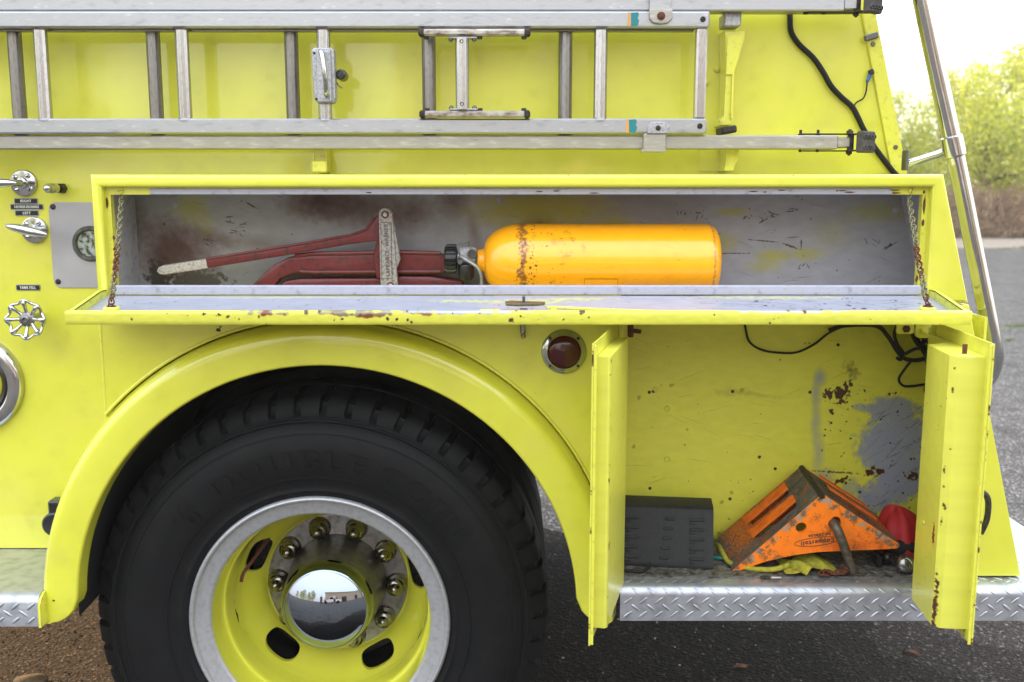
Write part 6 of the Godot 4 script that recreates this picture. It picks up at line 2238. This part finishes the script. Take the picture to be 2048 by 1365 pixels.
		if Vector3(d.x, d.y, 0).cross(Vector3(0, 0, -1)).dot(off) < 0:
			for i in range(0, mb.p.size(), 3):
				var sw := mb.p[i + 1]
				mb.p[i + 1] = mb.p[i + 2]
				mb.p[i + 2] = sw
		mb.planar(Vector3(d.x, d.y, 0), Vector3(0, 0, -1), Vector3(a.x, a.y, 0), Vector2(0.28, 0.19))
		put("sloping_plate", mb, sm, o, 30)
		var liner := MB.new()
		for k in cuts.size():
			var u0: float = [0.052, 0.022][side]; var u1: float = [0.183, 0.158][side]
			var v0: float = [[0.026, 0.031], [0.094, 0.096]][k][side]; var v1: float = [[0.060, 0.054], [0.128, 0.119]][k][side]
			liner.box(Vector3((u0 + u1) / 2, (v0 + v1) / 2, -0.017), Vector3(u1 - u0, v1 - v0, 0.002))
		for i in liner.p.size():
			var lp2: Vector3 = liner.p[i]
			var w2: Vector2 = a + d * lp2.x + nrm * lp2.z
			liner.p[i] = Vector3(w2.x, w2.y, -lp2.y - 0.0005)
		loose(put("slot_liner", liner, mats["chock inside"], o, 0))
	var rg := MB.new()
	rg.tube(V3([top.x, top.y - 0.001, 0.0, top.x, top.y - 0.001, -0.165]), 0.0075, 12)
	put("ridge", rg, mats["dark steel"], o)
	var bk := MB.new()
	bk.prism(outline, -0.166, -0.160, 0.0)
	put("back_plate", bk, mats["chock inside"], o)
	# bent handle through the slot
	var hd := MB.new()
	hd.tube(curve(V3([0.028, 0.118, -0.02, 0.030, 0.117, 0.012, 0.038, 0.100, 0.026, 0.050, 0.070, 0.032, 0.062, 0.040, 0.036, 0.072, 0.018, 0.038]), 6), PackedFloat32Array(range(31).map(func(i: int) -> float: return 0.0115 - 0.0022 * i / 30.0)), 12)
	put("handle", hd, noisy(mat("worn handle", Color.WHITE, 0.5, 0.5), noise_tex(63, 0.04, [Color(0.16, 0.13, 0.10), Color(0.34, 0.30, 0.25), Color(0.46, 0.44, 0.42)], 4, 128), Vector3(8, 8, 8)), o, 60)
	# stamped oval and lettering, upside down
	var ov := MB.new()
	var path := PackedVector3Array()
	for i in 36:
		var t := TAU * i / 36
		path.append(Vector3(-0.005 + cos(t) * 0.050, 0.073 + sin(t) * 0.0105 + cos(t) * 0.006, 0.0002))
	ov.tube(path, 0.0007, 5, true)
	loose(put("stamped_oval", ov, mats["stamped recess"], o))
	var tm := letters("Coppertoll", 0.0095, 0.001)
	put("lettering", tm, mats["stamped recess"], o, 0, Transform3D(turn(Vector3(0, 0, 1), 187.0) * Basis().scaled(Vector3(0.075 / tm.get_aabb().size.x, 1, 1)), Vector3(-0.003, 0.073, 0.0002)))
	var t2 := letters("02-280039", 0.006, 0.001)
	put("lettering", t2, mats["stamped recess"], o, 0, Transform3D(turn(Vector3(0, 0, 1), 187.0) * Basis().scaled(Vector3(0.05 / t2.get_aabb().size.x, 1, 1)), Vector3(0.0, 0.0905, 0.0002)))
	# rusty chain hanging from the handle
	var rc := node("rusty_chain", self, tx(0.735, 0.642, 0.0))
	tag(rc, "rusty chain heaped on the floor below the orange chock's handle", "chain")
	for i in 9:
		var lk := MB.new()
		var lp := PackedVector3Array()
		for j in 12:
			var a2 := TAU * j / 12
			lp.append(Vector3(cos(a2) * 0.013, 0, sin(a2) * 0.0065))
		lk.tube(lp, 0.0024, 6, true)
		put("link", lk, mats["rust"], rc, 50, Transform3D(turn(Vector3.UP, rng.randf_range(-70, 70)) * turn(Vector3.RIGHT, rng.randf_range(-40, 40)), Vector3(-0.03 + 0.0075 * i + rng.randf_range(-0.004, 0.004), 0.003 + 0.012 * maxf(0.0, i - 4) / 4.0, rng.randf_range(-0.012, 0.012))))


func make_small_gear() -> void:
	# hitch ball
	var h := node("hitch_ball", self, tx(0.885, 0.636, -0.045))
	tag(h, "dark steel hitch ball lying beside the orange chock's tip", "hitch ball")
	var ball := MB.new()
	ball.ball(Vector3(0.010, 0.0225, 0.024), Vector3(0.0222, 0.0222, 0.0222), 28, 18)
	put("ball", ball, mats["ball steel"], h, 60)
	var sh := MB.new()
	sh.tube(V3([0.006, 0.019, -0.002, -0.012, 0.019, -0.03]), 0.0115, 16)
	sh.lathe(V2([0.0001, 0.0, 0.0165, 0.001, 0.0175, 0.006, 0.0165, 0.012, 0.0001, 0.013]), Transform3D(Basis.looking_at(Vector3(0.5, 0, 0.8), Vector3.UP, true), Vector3(-0.013, 0.019, -0.03)), 24)
	put("shank", sh, mats["ball steel"], h)
	var bb := MB.new()
	bb.box(Vector3(-0.035, 0.016, -0.02), Vector3(0.014, 0.03, 0.04), 0.004)
	put("black_plate", bb, mats["black plastic"], h)
	# red cap with black lining, pushed behind the right door
	var c := node("red_cap", self, tx(0.942, 0.642, -0.125))
	tag(c, "red cap with black mesh at the right end of the lower compartment", "cap")
	var cr := MB.new()
	var rows := []
	for i in 15:
		var a := PI / 2 * i / 14
		var row := PackedVector3Array()
		for j in 48:
			var b := TAU * j / 48
			var w := 1.0 + 0.10 * sin(b * 3.0 + 1.0 + a) + 0.06 * sin(b * 7.0 + 3.0 * a) - 0.05 * pow(absf(cos(b * 3.0)), 14.0)
			row.append(Vector3(cos(b) * 0.062 * cos(a) * w - 0.012 * sin(a), sin(a) * 0.118 * (1.0 + 0.07 * sin(b * 2.0) + 0.05 * sin(b * 5.0 + 1.0) * cos(a)), sin(b) * 0.07 * cos(a) * w))
		rows.append(row)
	cr.grid(rows, true, true)
	put("crown", cr, mats["red cloth"], c, 70, Transform3D(turn(Vector3(0, 0, 1), 10.0), Vector3(0, 0.0, 0)))
	var lin := MB.new()
	lin.ball(Vector3(-0.03, 0.036, 0.056), Vector3(0.032, 0.02, 0.014), 18, 10)
	put("lining", lin, mats["black cloth"], c, 60)
	var br := MB.new()
	rows = []
	for i in 9:
		var u := i / 8.0
		rows.append(PackedVector3Array([Vector3(0.0 + 0.022 * sin(PI * u * 0.9) - 0.012 * u, 0.112 - 0.105 * u, 0.075 + 0.025 * sin(PI * u)), Vector3(0.026 + 0.02 * u, 0.122 - 0.118 * u, 0.090 + 0.02 * sin(PI * u)), Vector3(0.07, 0.115 - 0.115 * u, 0.07)]))
	br.grid(rows, false, true)
	put("brim", br, mats["red cloth"], c, 70)
	var tg := MB.new()
	tg.tube(curve(V3([0.03, -0.002, 0.088, 0.035, -0.012, 0.098, 0.05, -0.018, 0.098]), 5), 0.006, 8, false, true, 0.4)
	put("white_trim", tg, mats["label white"], c, 60)
	# yellow cloth crumpled under the orange chock
	var cl := MB.new()
	rows = []
	for i in 26:
		var u := i / 25.0
		var row := PackedVector3Array()
		for j in 12:
			var v := j / 11.0
			var e := sin(PI * u) * (0.6 + 0.4 * sin(PI * v))
			row.append(Vector3(-0.005 + 0.125 * u, 0.004 + 0.020 * e * absf(sin(u * 9.0 + v * 4.0)) + 0.004 * sin(u * 30.0 + v * 11.0) * e, 0.035 - 0.09 * v + 0.012 * sin(u * 7.0)))
		rows.append(row)
	cl.grid(rows, false, false)
	tag(put("yellow_cloth", cl, mats["yellow cloth"], self, 60, tx(0.625, 0.6385, -0.035)), "crumpled yellow cloth squeezed under the orange chock", "cloth")
	var rp := MB.new()
	rp.tube(curve(V3([0.50, 0.65, -0.16, 0.497, 0.655, -0.11, 0.505, 0.644, -0.07, 0.53, 0.642, -0.045, 0.56, 0.642, -0.028, 0.60, 0.645, -0.02, 0.635, 0.652, -0.03]), 6), 0.006, 9)
	tag(put("yellow_strap", rp, mats["yellow cloth"], self, 60), "yellow strap looping out under the orange chock's left corner", "strap")
	var th := MB.new()
	th.tube(curve(V3([0.455, 0.643, -0.115, 0.48, 0.643, -0.098, 0.505, 0.644, -0.09]), 5), 0.0048, 10)
	tag(put("teal_hose", th, mats["teal hose"], self, 60), "short teal hose end between the black and orange chocks", "hose")
	var cb := MB.new()
	cb.tube(curve(V3([0.25, 0.64, -0.03, 0.285, 0.641, -0.018, 0.30, 0.641, -0.02, 0.32, 0.643, -0.05]), 5), 0.004, 8)
	tag(put("black_cord", cb, mats["cable black"], self, 60), "black cord end lying at the foot of the left compartment door", "cord")
	# a small bright catch on the edge of the floor
	var ct := node("floor_catch", self, tx(0.585, 0.6365, 0.012))
	tag(ct, "small worn metal catch on the front edge of the compartment floor", "catch")
	var b1 := MB.new()
	b1.box(Vector3(-0.014, 0.002, 0), Vector3(0.022, 0.006, 0.010), 0.002)
	put("dark_half", b1, mats["dark steel"], ct)
	var b2 := MB.new()
	b2.box(Vector3(0.010, 0.002, 0), Vector3(0.026, 0.005, 0.010), 0.002)
	put("bright_half", b2, mats["rail aluminium"], ct)


# ---------------------------------------------------------------- trees and brush
func leaf_mesh(seed_: int, count: int, shape: Callable, leaf: float, up_bias := 0.3) -> ArrayMesh:
	var rn := RandomNumberGenerator.new()
	rn.seed = seed_
	var v := PackedVector3Array()
	var n := PackedVector3Array()
	var col := PackedColorArray()
	var ix := PackedInt32Array()
	for i in count:
		var q: Array = shape.call(rn)
		var c: Vector3 = q[0]
		var d := Vector3(rn.randfn(), rn.randfn() + up_bias, rn.randfn()).normalized()
		var s := d.cross(Vector3(rn.randfn(), rn.randfn(), rn.randfn())).normalized()
		var w := d.cross(s)
		var l := leaf * rn.randf_range(0.6, 1.3)
		var b := v.size()
		v.append(c - s * l); v.append(c + w * l * 0.45 + s * l * 0.1); v.append(c + s * l); v.append(c - w * l * 0.45 + s * l * 0.1)
		var t: float = q[1] * rn.randf_range(0.75, 1.25)
		var cc := Color(0.41 * t, 0.43 * t, 0.075 * t) if rn.randf() < 0.75 else Color(0.58 * t, 0.55 * t, 0.13 * t)
		for k in 4:
			n.append(d)
			col.append(cc)
		ix.append_array([b, b + 1, b + 2, b, b + 2, b + 3])
	var arr := []
	arr.resize(Mesh.ARRAY_MAX)
	arr[Mesh.ARRAY_VERTEX] = v
	arr[Mesh.ARRAY_NORMAL] = n
	arr[Mesh.ARRAY_COLOR] = col
	arr[Mesh.ARRAY_INDEX] = ix
	var m := ArrayMesh.new()
	m.add_surface_from_arrays(Mesh.PRIMITIVE_TRIANGLES, arr)
	return m


func clumps(seed_: int, n: int, h0: float, h1: float, wide: float) -> Array:
	var rn := RandomNumberGenerator.new()
	rn.seed = seed_
	var out := []
	for i in n:
		var f := (i + 0.5) / n
		var y := lerpf(h0, h1, f)
		var r := wide * (1.0 - 0.65 * pow(absf(f - 0.35) / 0.65, 1.6))
		var a := rn.randf() * TAU
		var d := r * sqrt(rn.randf()) * 0.85
		out.append([Vector3(cos(a) * d, y + rn.randf_range(-0.3, 0.3), sin(a) * d), wide * rn.randf_range(0.22, 0.42), rn.randf_range(0.7, 1.3)])
	return out


func tree_kind(seed_: int, h: float, wide: float, leaves: int, leaf: float, low := 0.25) -> Array:
	var cl := clumps(seed_, 34, h * low, h * 0.97, wide)
	var pick := func(rn: RandomNumberGenerator) -> Array:
		var q: Array = cl[rn.randi() % cl.size()]
		var d: Vector3 = Vector3(rn.randfn(), rn.randfn() * 0.75, rn.randfn()) * q[1] * 0.55
		return [q[0] + d, q[2]]
	var crown := leaf_mesh(seed_ + 1, leaves, pick, leaf)
	var t := MB.new()
	t.tube(curve(V3([0, -0.1, 0, 0.08, h * 0.2, 0.03, -0.05, h * 0.5, 0.05, 0.1, h * 0.85, 0]), 4), PackedFloat32Array(range(13).map(func(i: int) -> float: return h * (0.022 - 0.0014 * i))), 8)
	for q in cl:
		if q[0].y < h * 0.9 and q[0].y > h * 0.25:
			var st := Vector3(0.03, q[0].y * 0.72, 0.04)
			t.tube(PackedVector3Array([st, st.lerp(q[0], 0.5) + Vector3(0, 0.1, 0), q[0]]), PackedFloat32Array([h * 0.007, h * 0.005, h * 0.002]), 5)
	return [crown, t.mesh(50)]


func make_greenery() -> void:
	var lm := mat("leaf", Color.WHITE, 0.6)
	lm.vertex_color_use_as_albedo = true
	lm.backlight_enabled = true
	lm.backlight = Color(0.97, 1.0, 0.38)
	var kinds := [tree_kind(100, 7.0, 2.9, 11000, 0.085, 0.12), tree_kind(200, 6.0, 2.3, 9000, 0.08, 0.1), tree_kind(300, 8.0, 2.2, 9000, 0.08, 0.2)]
	var shrub := tree_kind(400, 2.3, 1.7, 7000, 0.06, 0.04)
	var n := 0
	var names := ["broad sunlit tree", "low bushy tree", "slender thin-topped tree"]
	# behind the lot: x, z, kind, scale
	var places := [[9.5, -33.0, 2, 0.72], [12.2, -36.0, 1, 0.80], [14.6, -38.0, 0, 0.76], [17.0, -34.5, 0, 0.84], [19.8, -36.5, 0, 0.98], [22.5, -34.0, 1, 1.0], [26.0, -37.0, 0, 1.05], [6.0, -35.0, 0, 0.95], [2.0, -37.0, 1, 1.1], [30.0, -35.0, 2, 1.0], [13.3, -41.0, 2, 0.86], [18.2, -41.0, 2, 0.80], [24.0, -42.0, 0, 1.2]]
	var wheres := ["farthest left of those showing beside the grab rail", "just left of the chrome grab rail", "right behind the chrome grab rail", "just right of the chrome grab rail", "at the right edge of the picture", "second beyond the right edge", "third beyond the right edge", "hidden behind the truck's tail", "hidden behind the truck's middle", "fourth beyond the right edge", "poking up behind the grab rail", "poking up between two broad trees", "tallest beyond the right edge"]
	for q in places:
		var k: Array = kinds[q[2]]
		var o := node("tree", self, Transform3D(Basis(Vector3.UP, n * 1.9).scaled(Vector3(q[3], q[3], q[3])), Vector3(q[0], 0, q[1])))
		put("crown", k[0], lm, o)
		put("trunk", k[1], mats["bark"], o)
		tag(o, names[q[2]] + " beyond the lot, " + wheres[n], "tree", "trees beyond the lot")
		n += 1
	n = 0
	for i in 13:
		var x := -2.0 + i * 2.4 + rng.randf_range(-0.4, 0.4)
		var sc := rng.randf_range(0.75, 1.15)
		var o := node("shrub", self, Transform3D(Basis(Vector3.UP, i * 2.3).scaled(Vector3(sc * 1.15, sc * 1.35, sc)), Vector3(x, 0.55, -29.6 + rng.randf_range(-0.7, 0.7))))
		put("foliage", shrub[0], lm, o)
		put("stem", shrub[1], mats["bark"], o)
		tag(o, "sunlit shrub in the hedge beyond the lot, %s from the left" % ["first", "second", "third", "fourth", "fifth", "sixth", "seventh", "eighth", "ninth", "tenth", "eleventh", "twelfth", "thirteenth"][i], "shrub", "shrubs along the lot's far edge")
	# dry brush at the hedge's foot
	var dm := mat("dry brush", Color.WHITE, 0.9)
	dm.vertex_color_use_as_albedo = true
	var b := MB.new()
	var rn := RandomNumberGenerator.new(); rn.seed = 9
	var vs := PackedVector3Array(); var ns := PackedVector3Array(); var cs := PackedColorArray(); var ix := PackedInt32Array()
	for i in 30000:
		var base := Vector3(rn.randf_range(-4, 34), 1.15 * pow(rn.randf(), 1.3), -27.2 - rn.randf() * 1.6)
		var d := Vector3(rn.randfn() * 0.7, rn.randf_range(0.1, 1.0), rn.randfn() * 0.7).normalized()
		var l := rn.randf_range(0.25, 0.95)
		var mid := base + d * l * 0.5 + Vector3(rn.randfn(), rn.randfn(), rn.randfn()) * 0.08
		var tip := base + d * l + Vector3(rn.randfn() * 0.12, -0.1 * rn.randf(), rn.randfn() * 0.12)
		var sd := Vector3(d.y, -d.x, 0.3).normalized() * rn.randf_range(0.008, 0.022)
		var at := vs.size()
		for p in [base - sd, base + sd, mid - sd * 0.8, mid + sd * 0.8, tip - sd * 0.3, tip + sd * 0.3]:
			vs.append(p)
			ns.append(-(sd.cross(d)).normalized())
			var t := rn.randf_range(0.5, 1.2)
			cs.append(Color(0.34 * t, 0.22 * t, 0.13 * t))
		ix.append_array([at, at + 1, at + 2, at + 1, at + 3, at + 2, at + 2, at + 3, at + 4, at + 3, at + 5, at + 4])
	var arr := []
	arr.resize(Mesh.ARRAY_MAX)
	arr[Mesh.ARRAY_VERTEX] = vs; arr[Mesh.ARRAY_NORMAL] = ns; arr[Mesh.ARRAY_COLOR] = cs; arr[Mesh.ARRAY_INDEX] = ix
	var bm := ArrayMesh.new()
	bm.add_surface_from_arrays(Mesh.PRIMITIVE_TRIANGLES, arr)
	tag(put("dry_brush", bm, dm), "tangle of dry brown brush at the hedge's foot", "brush", "", "stuff")
	# tufts of grass in the lot
	var gm := mat("grass", Color.WHITE, 0.7)
	gm.vertex_color_use_as_albedo = true
	gm.backlight_enabled = true
	gm.backlight = Color(0.3, 0.4, 0.1)
	var spots := [[5.05, -8.2, 0.10], [5.5, -8.6, 0.08], [12.6, -22.6, 0.16], [13.9, -23.6, 0.2], [11.9, -22.0, 0.12], [4.9, -7.6, 0.05]]
	for i in spots.size():
		var q: Array = spots[i]
		vs = PackedVector3Array(); ns = PackedVector3Array(); cs = PackedColorArray(); ix = PackedInt32Array()
		for k in 50:
			var base := Vector3(rn.randfn() * q[2] * 0.8, 0, rn.randfn() * q[2] * 0.4)
			var tip: Vector3 = base + Vector3(rn.randfn() * 0.3, rn.randf_range(0.3, 0.8), rn.randfn() * 0.3) * q[2] * 0.8
			var sd := Vector3(0.004 + q[2] * 0.012, 0, 0)
			var at := vs.size()
			for p in [base - sd, base + sd, tip]:
				vs.append(p); ns.append(Vector3(0, -(tip - base).z, (tip - base).y).normalized()); cs.append(Color(0.12, 0.17, 0.03) * rn.randf_range(0.8, 1.3))
			ix.append_array([at, at + 2, at + 1])
		arr = []
		arr.resize(Mesh.ARRAY_MAX)
		arr[Mesh.ARRAY_VERTEX] = vs; arr[Mesh.ARRAY_NORMAL] = ns; arr[Mesh.ARRAY_COLOR] = cs; arr[Mesh.ARRAY_INDEX] = ix
		var m2 := ArrayMesh.new()
		m2.add_surface_from_arrays(Mesh.PRIMITIVE_TRIANGLES, arr)
		tag(put("grass_tuft", m2, gm, self, 0, tx(q[0], 0, q[1])), ["larger low weed sprouting from the asphalt right of the grab rail's foot", "smaller weed just behind the low weed by the grab rail", "green weed at the far end of the lot, middle of three", "green weed at the far end of the lot, right of three", "green weed at the far end of the lot, left of three", "tiny weed nearest the grab rail's foot"][i], "weed", "weeds in the asphalt", "stuff")


# ---------------------------------------------------------------- what the chrome mirrors: the other side of the lot
func make_opposite_side() -> void:
	var b := node("flat_roofed_building", self, tx(11.0, 0, 15.0))
	tag(b, "low tan flat-roofed building across the lot, seen only mirrored in the hub cap", "building")
	var w := MB.new()
	w.box(Vector3(0, 2.3, 4.0), Vector3(26.0, 4.6, 8.0), 0.05)
	put("wall", w, mats["concrete"], b)
	var r := MB.new()
	r.box(Vector3(0, 4.75, 4.0), Vector3(26.6, 0.3, 8.6), 0.05)
	put("roof", r, mats["dull rail aluminium"], b)
	for x in [-9.0, -4.0, 4.5]:
		var d := MB.new()
		d.box(Vector3(x, 1.3, -0.03), Vector3(2.6, 2.6, 0.06), 0.02)
		put("door", d, mats["dark steel"], b)
	var p := node("pickup_truck", self, tx(0.4, 0, 9.6))
	tag(p, "white pickup truck parked across the lot, seen only mirrored in the hub cap", "pickup truck")
	var bd := MB.new()
	bd.prism(V2([-2.6, 0.45, 2.6, 0.45, 2.65, 0.75, 2.55, 1.08, 1.25, 1.16, 0.62, 1.72, -0.65, 1.76, -0.85, 1.18, -2.6, 1.15]), -0.9, 0.9, 0.05)
	put("body", bd, mats["white vehicle paint"], p)
	for s in [-1.0, 1.0]:
		var g := MB.new()
		g.prism(V2([-0.62, 1.2, 1.0, 1.2, 0.55, 1.65, -0.52, 1.68]), s * 0.9 - 0.01, s * 0.9 + 0.01, 0.004)
		put("window", g, mats["dark glass"], p)
		for x in [-1.65, 1.65]:
			var wh := MB.new()
			wh.lathe(V2([0.0001, -0.1, 0.2, -0.1, 0.22, -0.12, 0.37, -0.12, 0.39, -0.09, 0.39, 0.09, 0.37, 0.12, 0.22, 0.12, 0.2, 0.1, 0.0001, 0.1]), tx(x, 0.39, s * 0.84), 24)
			put("wheel", wh, mats["tyre rubber"], p)
	var lm: Material = mats["leaf"]
	var k := tree_kind(500, 7.5, 3.0, 5000, 0.13, 0.12)
	for i in 7:
		var x: float = [-34.0, -28.0, -22.0, -17.0, -12.0, 34.0, 40.0][i]
		var o := node("tree", self, Transform3D(Basis(Vector3.UP, i * 1.3).scaled(Vector3.ONE * (0.9 + 0.1 * (i % 3))), Vector3(x, 0, 22.0 + 2.0 * (i % 2))))
		put("crown", k[0], lm, o)
		put("trunk", k[1], mats["bark"], o)
		tag(o, "tree across the lot, mirrored in the hub cap, %s from the left" % ["first", "second", "third", "fourth", "fifth", "sixth", "seventh"][i], "tree", "trees across the lot")


# ---------------------------------------------------------------- people across the lot, mirrored in the hub cap
func skin_of(bones: Array, cell: float, blend: float) -> MB:      # bones: [a, b, radius at a, radius at b]; one smooth surface round them all (surface nets)
	var lo := Vector3(9, 9, 9); var hi := Vector3(-9, -9, -9)
	for q in bones:
		for k in 2:
			lo = lo.min(q[k] - Vector3.ONE * (q[2 + k] + 0.05)); hi = hi.max(q[k] + Vector3.ONE * (q[2 + k] + 0.05))
	var n := Vector3i(((hi - lo) / cell).ceil()) + Vector3i.ONE
	var f := PackedFloat32Array(); f.resize(n.x * n.y * n.z); f.fill(1.0)
	for q in bones:
		var a: Vector3 = q[0]; var b: Vector3 = q[1]; var ra: float = q[2]; var rb: float = q[3]
		var rr := maxf(ra, rb) + blend + cell * 2
		var b0 := Vector3i(((a.min(b) - Vector3.ONE * rr - lo) / cell).floor()).clamp(Vector3i.ZERO, n - Vector3i.ONE)
		var b1 := Vector3i(((a.max(b) + Vector3.ONE * rr - lo) / cell).ceil()).clamp(Vector3i.ZERO, n - Vector3i.ONE)
		var ab := b - a
		var l2 := maxf(ab.length_squared(), 1e-9)
		for z in range(b0.z, b1.z + 1):
			for y in range(b0.y, b1.y + 1):
				for x in range(b0.x, b1.x + 1):
					var p := lo + Vector3(x, y, z) * cell
					var t := clampf((p - a).dot(ab) / l2, 0.0, 1.0)
					var d := p.distance_to(a + ab * t) - lerpf(ra, rb, t)
					var at := (z * n.y + y) * n.x + x
					var e := f[at]
					var h := maxf(blend - absf(d - e), 0.0) / blend
					f[at] = minf(d, e) - h * h * blend * 0.25
	var vert := {}
	var out := MB.new()
	var corner := [Vector3i(0, 0, 0), Vector3i(1, 0, 0), Vector3i(0, 1, 0), Vector3i(1, 1, 0), Vector3i(0, 0, 1), Vector3i(1, 0, 1), Vector3i(0, 1, 1), Vector3i(1, 1, 1)]
	var edges := [[0, 1], [2, 3], [4, 5], [6, 7], [0, 2], [1, 3], [4, 6], [5, 7], [0, 4], [1, 5], [2, 6], [3, 7]]
	for z in n.z - 1:
		for y in n.y - 1:
			for x in n.x - 1:
				var at := (z * n.y + y) * n.x + x
				if absf(f[at]) > cell * 2.0:
					continue
				var s := Vector3.ZERO
				var c := 0
				for e in edges:
					var c0: Vector3i = corner[e[0]]; var c1: Vector3i = corner[e[1]]
					var d0 := f[at + (c0.z * n.y + c0.y) * n.x + c0.x]; var d1 := f[at + (c1.z * n.y + c1.y) * n.x + c1.x]
					if (d0 < 0) != (d1 < 0):
						s += Vector3(c0).lerp(Vector3(c1), d0 / (d0 - d1)); c += 1
				if c:
					vert[Vector3i(x, y, z)] = lo + (Vector3(x, y, z) + s / c) * cell
	for k in vert:
		var at: int = (k.z * n.y + k.y) * n.x + k.x
		for ax in 3:
			var u := Vector3i.ZERO; u[(ax + 1) % 3] = 1
			var v := Vector3i.ZERO; v[(ax + 2) % 3] = 1
			var w := Vector3i.ZERO; w[ax] = 1
			var d0 := f[at]; var d1 := f[at + (w.z * n.y + w.y) * n.x + w.x]
			if (d0 < 0) == (d1 < 0) or not (vert.has(k - u) and vert.has(k - v) and vert.has(k - u - v)):
				continue
			if d0 < 0:
				out.quad(vert[k - u - v], vert[k - v], vert[k], vert[k - u])
			else:
				out.quad(vert[k - u - v], vert[k - u], vert[k], vert[k - v])
	return out


func make_person(at: Vector3, facing: float, label: String, shirt: Material, shorts: Material, hair: Material, long_legs: bool, raised: float) -> void:
	var o := node("person", self, Transform3D(Basis(Vector3.UP, facing), at))
	tag(o, label, "person")
	var skin: Material = mats["skin"]
	var hips := Vector3(0, 0.93, 0); var chest := Vector3(0, 1.28, 0.01); var neck := Vector3(0, 1.46, -0.01); var head := Vector3(0, 1.635, 0.02)
	var body := [[hips, chest, 0.125, 0.13], [chest, neck, 0.12, 0.055], [neck, head, 0.055, 0.06], [head, head + Vector3(0, 0.045, -0.01), 0.082, 0.092], [head + Vector3(0, -0.05, 0.03), head, 0.05, 0.08], [head + Vector3(0, 0.0, 0.085), head + Vector3(0, -0.02, 0.1), 0.012, 0.017]]
	var cloth := [[hips, chest, 0.142, 0.145], [chest, chest + Vector3(0, 0.12, 0), 0.135, 0.075]]
	var low := [[hips + Vector3(0, 0.06, 0), hips, 0.14, 0.15]]
	var hands := []
	for s in [-1.0, 1.0]:
		var sh := chest + Vector3(s * 0.17, 0.12, 0); var el := sh + Vector3(s * 0.06, -0.27, 0.03 + 0.06 * raised); var wr := el + Vector3(-s * 0.05 * raised, -0.24 + 0.30 * raised, 0.06 + 0.16 * raised)
		body.append_array([[chest + Vector3(s * 0.06, 0.08, 0), sh, 0.09, 0.062], [sh, el, 0.055, 0.042], [el, wr, 0.041, 0.028], [wr, wr + (wr - el).normalized() * 0.09, 0.03, 0.034]])
		hands.append([wr + (wr - el).normalized() * 0.09, (wr - el).normalized(), s])
		cloth.append_array([[chest + Vector3(s * 0.06, 0.08, 0), sh, 0.105, 0.08], [sh, sh.lerp(el, 0.6), 0.072, 0.068]])
		var hp := hips + Vector3(s * 0.09, -0.02, 0); var kn := Vector3(s * 0.11, 0.5, 0.03); var an := Vector3(s * 0.12, 0.09, -0.01)
		body.append_array([[hp, kn, 0.092, 0.06], [kn, an, 0.058, 0.04], [an, an + Vector3(s * 0.02, -0.035, 0.15), 0.042, 0.032]])
		low.append_array([[hp, hp.lerp(kn, 0.9 if not long_legs else 1.0), 0.108, 0.09]])
		if long_legs:
			low.append([kn, an + Vector3(0, 0.05, 0), 0.085, 0.062])
	var b := skin_of(body, 0.022, 0.05)
	for h in hands:
		var d: Vector3 = h[1]
		for k in 5:
			var side := Vector3(0, 0, 1) * (0.026 - 0.0165 * k) if k < 4 else Vector3(0, 0, 0.038) - d * 0.05
			var l: float = [0.065, 0.075, 0.07, 0.055, 0.05][k]
			var st: Vector3 = h[0] + side
			var mid := st + d * l * 0.55 + (Vector3(0, 0, 0.012) if k == 4 else Vector3.ZERO)
			b.tube(PackedVector3Array([st, mid, mid + d * l * 0.4 + Vector3(-h[2] * 0.012, 0, 0)]), PackedFloat32Array([0.0098, 0.009, 0.0075]), 6)
	put("body", b, skin, o, 70)
	put("shirt", skin_of(cloth, 0.022, 0.04), shirt, o, 70)
	put("trousers" if long_legs else "shorts", skin_of(low, 0.022, 0.04), shorts, o, 70)
	var hr := MB.new()
	hr.ball(head + Vector3(0, 0.052, -0.02), Vector3(0.098, 0.085, 0.1), 20, 12)
	put("hair", hr, hair, o, 60)
	for s in [-1.0, 1.0]:
		var e := MB.new()
		e.ball(head + Vector3(s * 0.033, 0.012, 0.078), Vector3(0.012, 0.008, 0.008), 10, 6)
		put("eye", e, mats["label black"], o, 60)
		var shoe := MB.new()
		shoe.ball(Vector3(s * 0.13, 0.045, 0.06), Vector3(0.052, 0.048, 0.145), 16, 10)
		put("shoe", shoe, mats["label black"], o, 60)
	var m := MB.new()
	m.ball(head + Vector3(0, -0.055, 0.088), Vector3(0.024, 0.006, 0.008), 10, 6)
	put("mouth", m, mats["tool red"], o, 60)


func make_people() -> void:
	mat("skin", Color(0.78, 0.58, 0.46), 0.55)
	mat("navy cloth", Color(0.12, 0.16, 0.28), 0.85)
	mat("blue cloth", Color(0.16, 0.26, 0.48), 0.85)
	mat("pale cloth", Color(0.78, 0.76, 0.72), 0.85)
	mat("brown hair", Color(0.14, 0.09, 0.06), 0.6)
	make_person(Vector3(-1.9, 0, 6.4), PI, "person in dark clothes standing across the lot, left one mirrored in the hub cap", mats["navy cloth"], mats["navy cloth"], mats["brown hair"], true, 0.0)
	make_person(Vector3(-1.35, 0, 8.6), PI + 0.4, "person in a pale shirt near the pickup, middle one mirrored in the hub cap", mats["pale cloth"], mats["navy cloth"], mats["brown hair"], true, 0.3)
	make_person(Vector3(0.55, 0, 5.6), PI - 0.1, "person in blue shorts with raised forearms, right one mirrored in the hub cap", mats["pale cloth"], mats["blue cloth"], mats["brown hair"], false, 1.0)
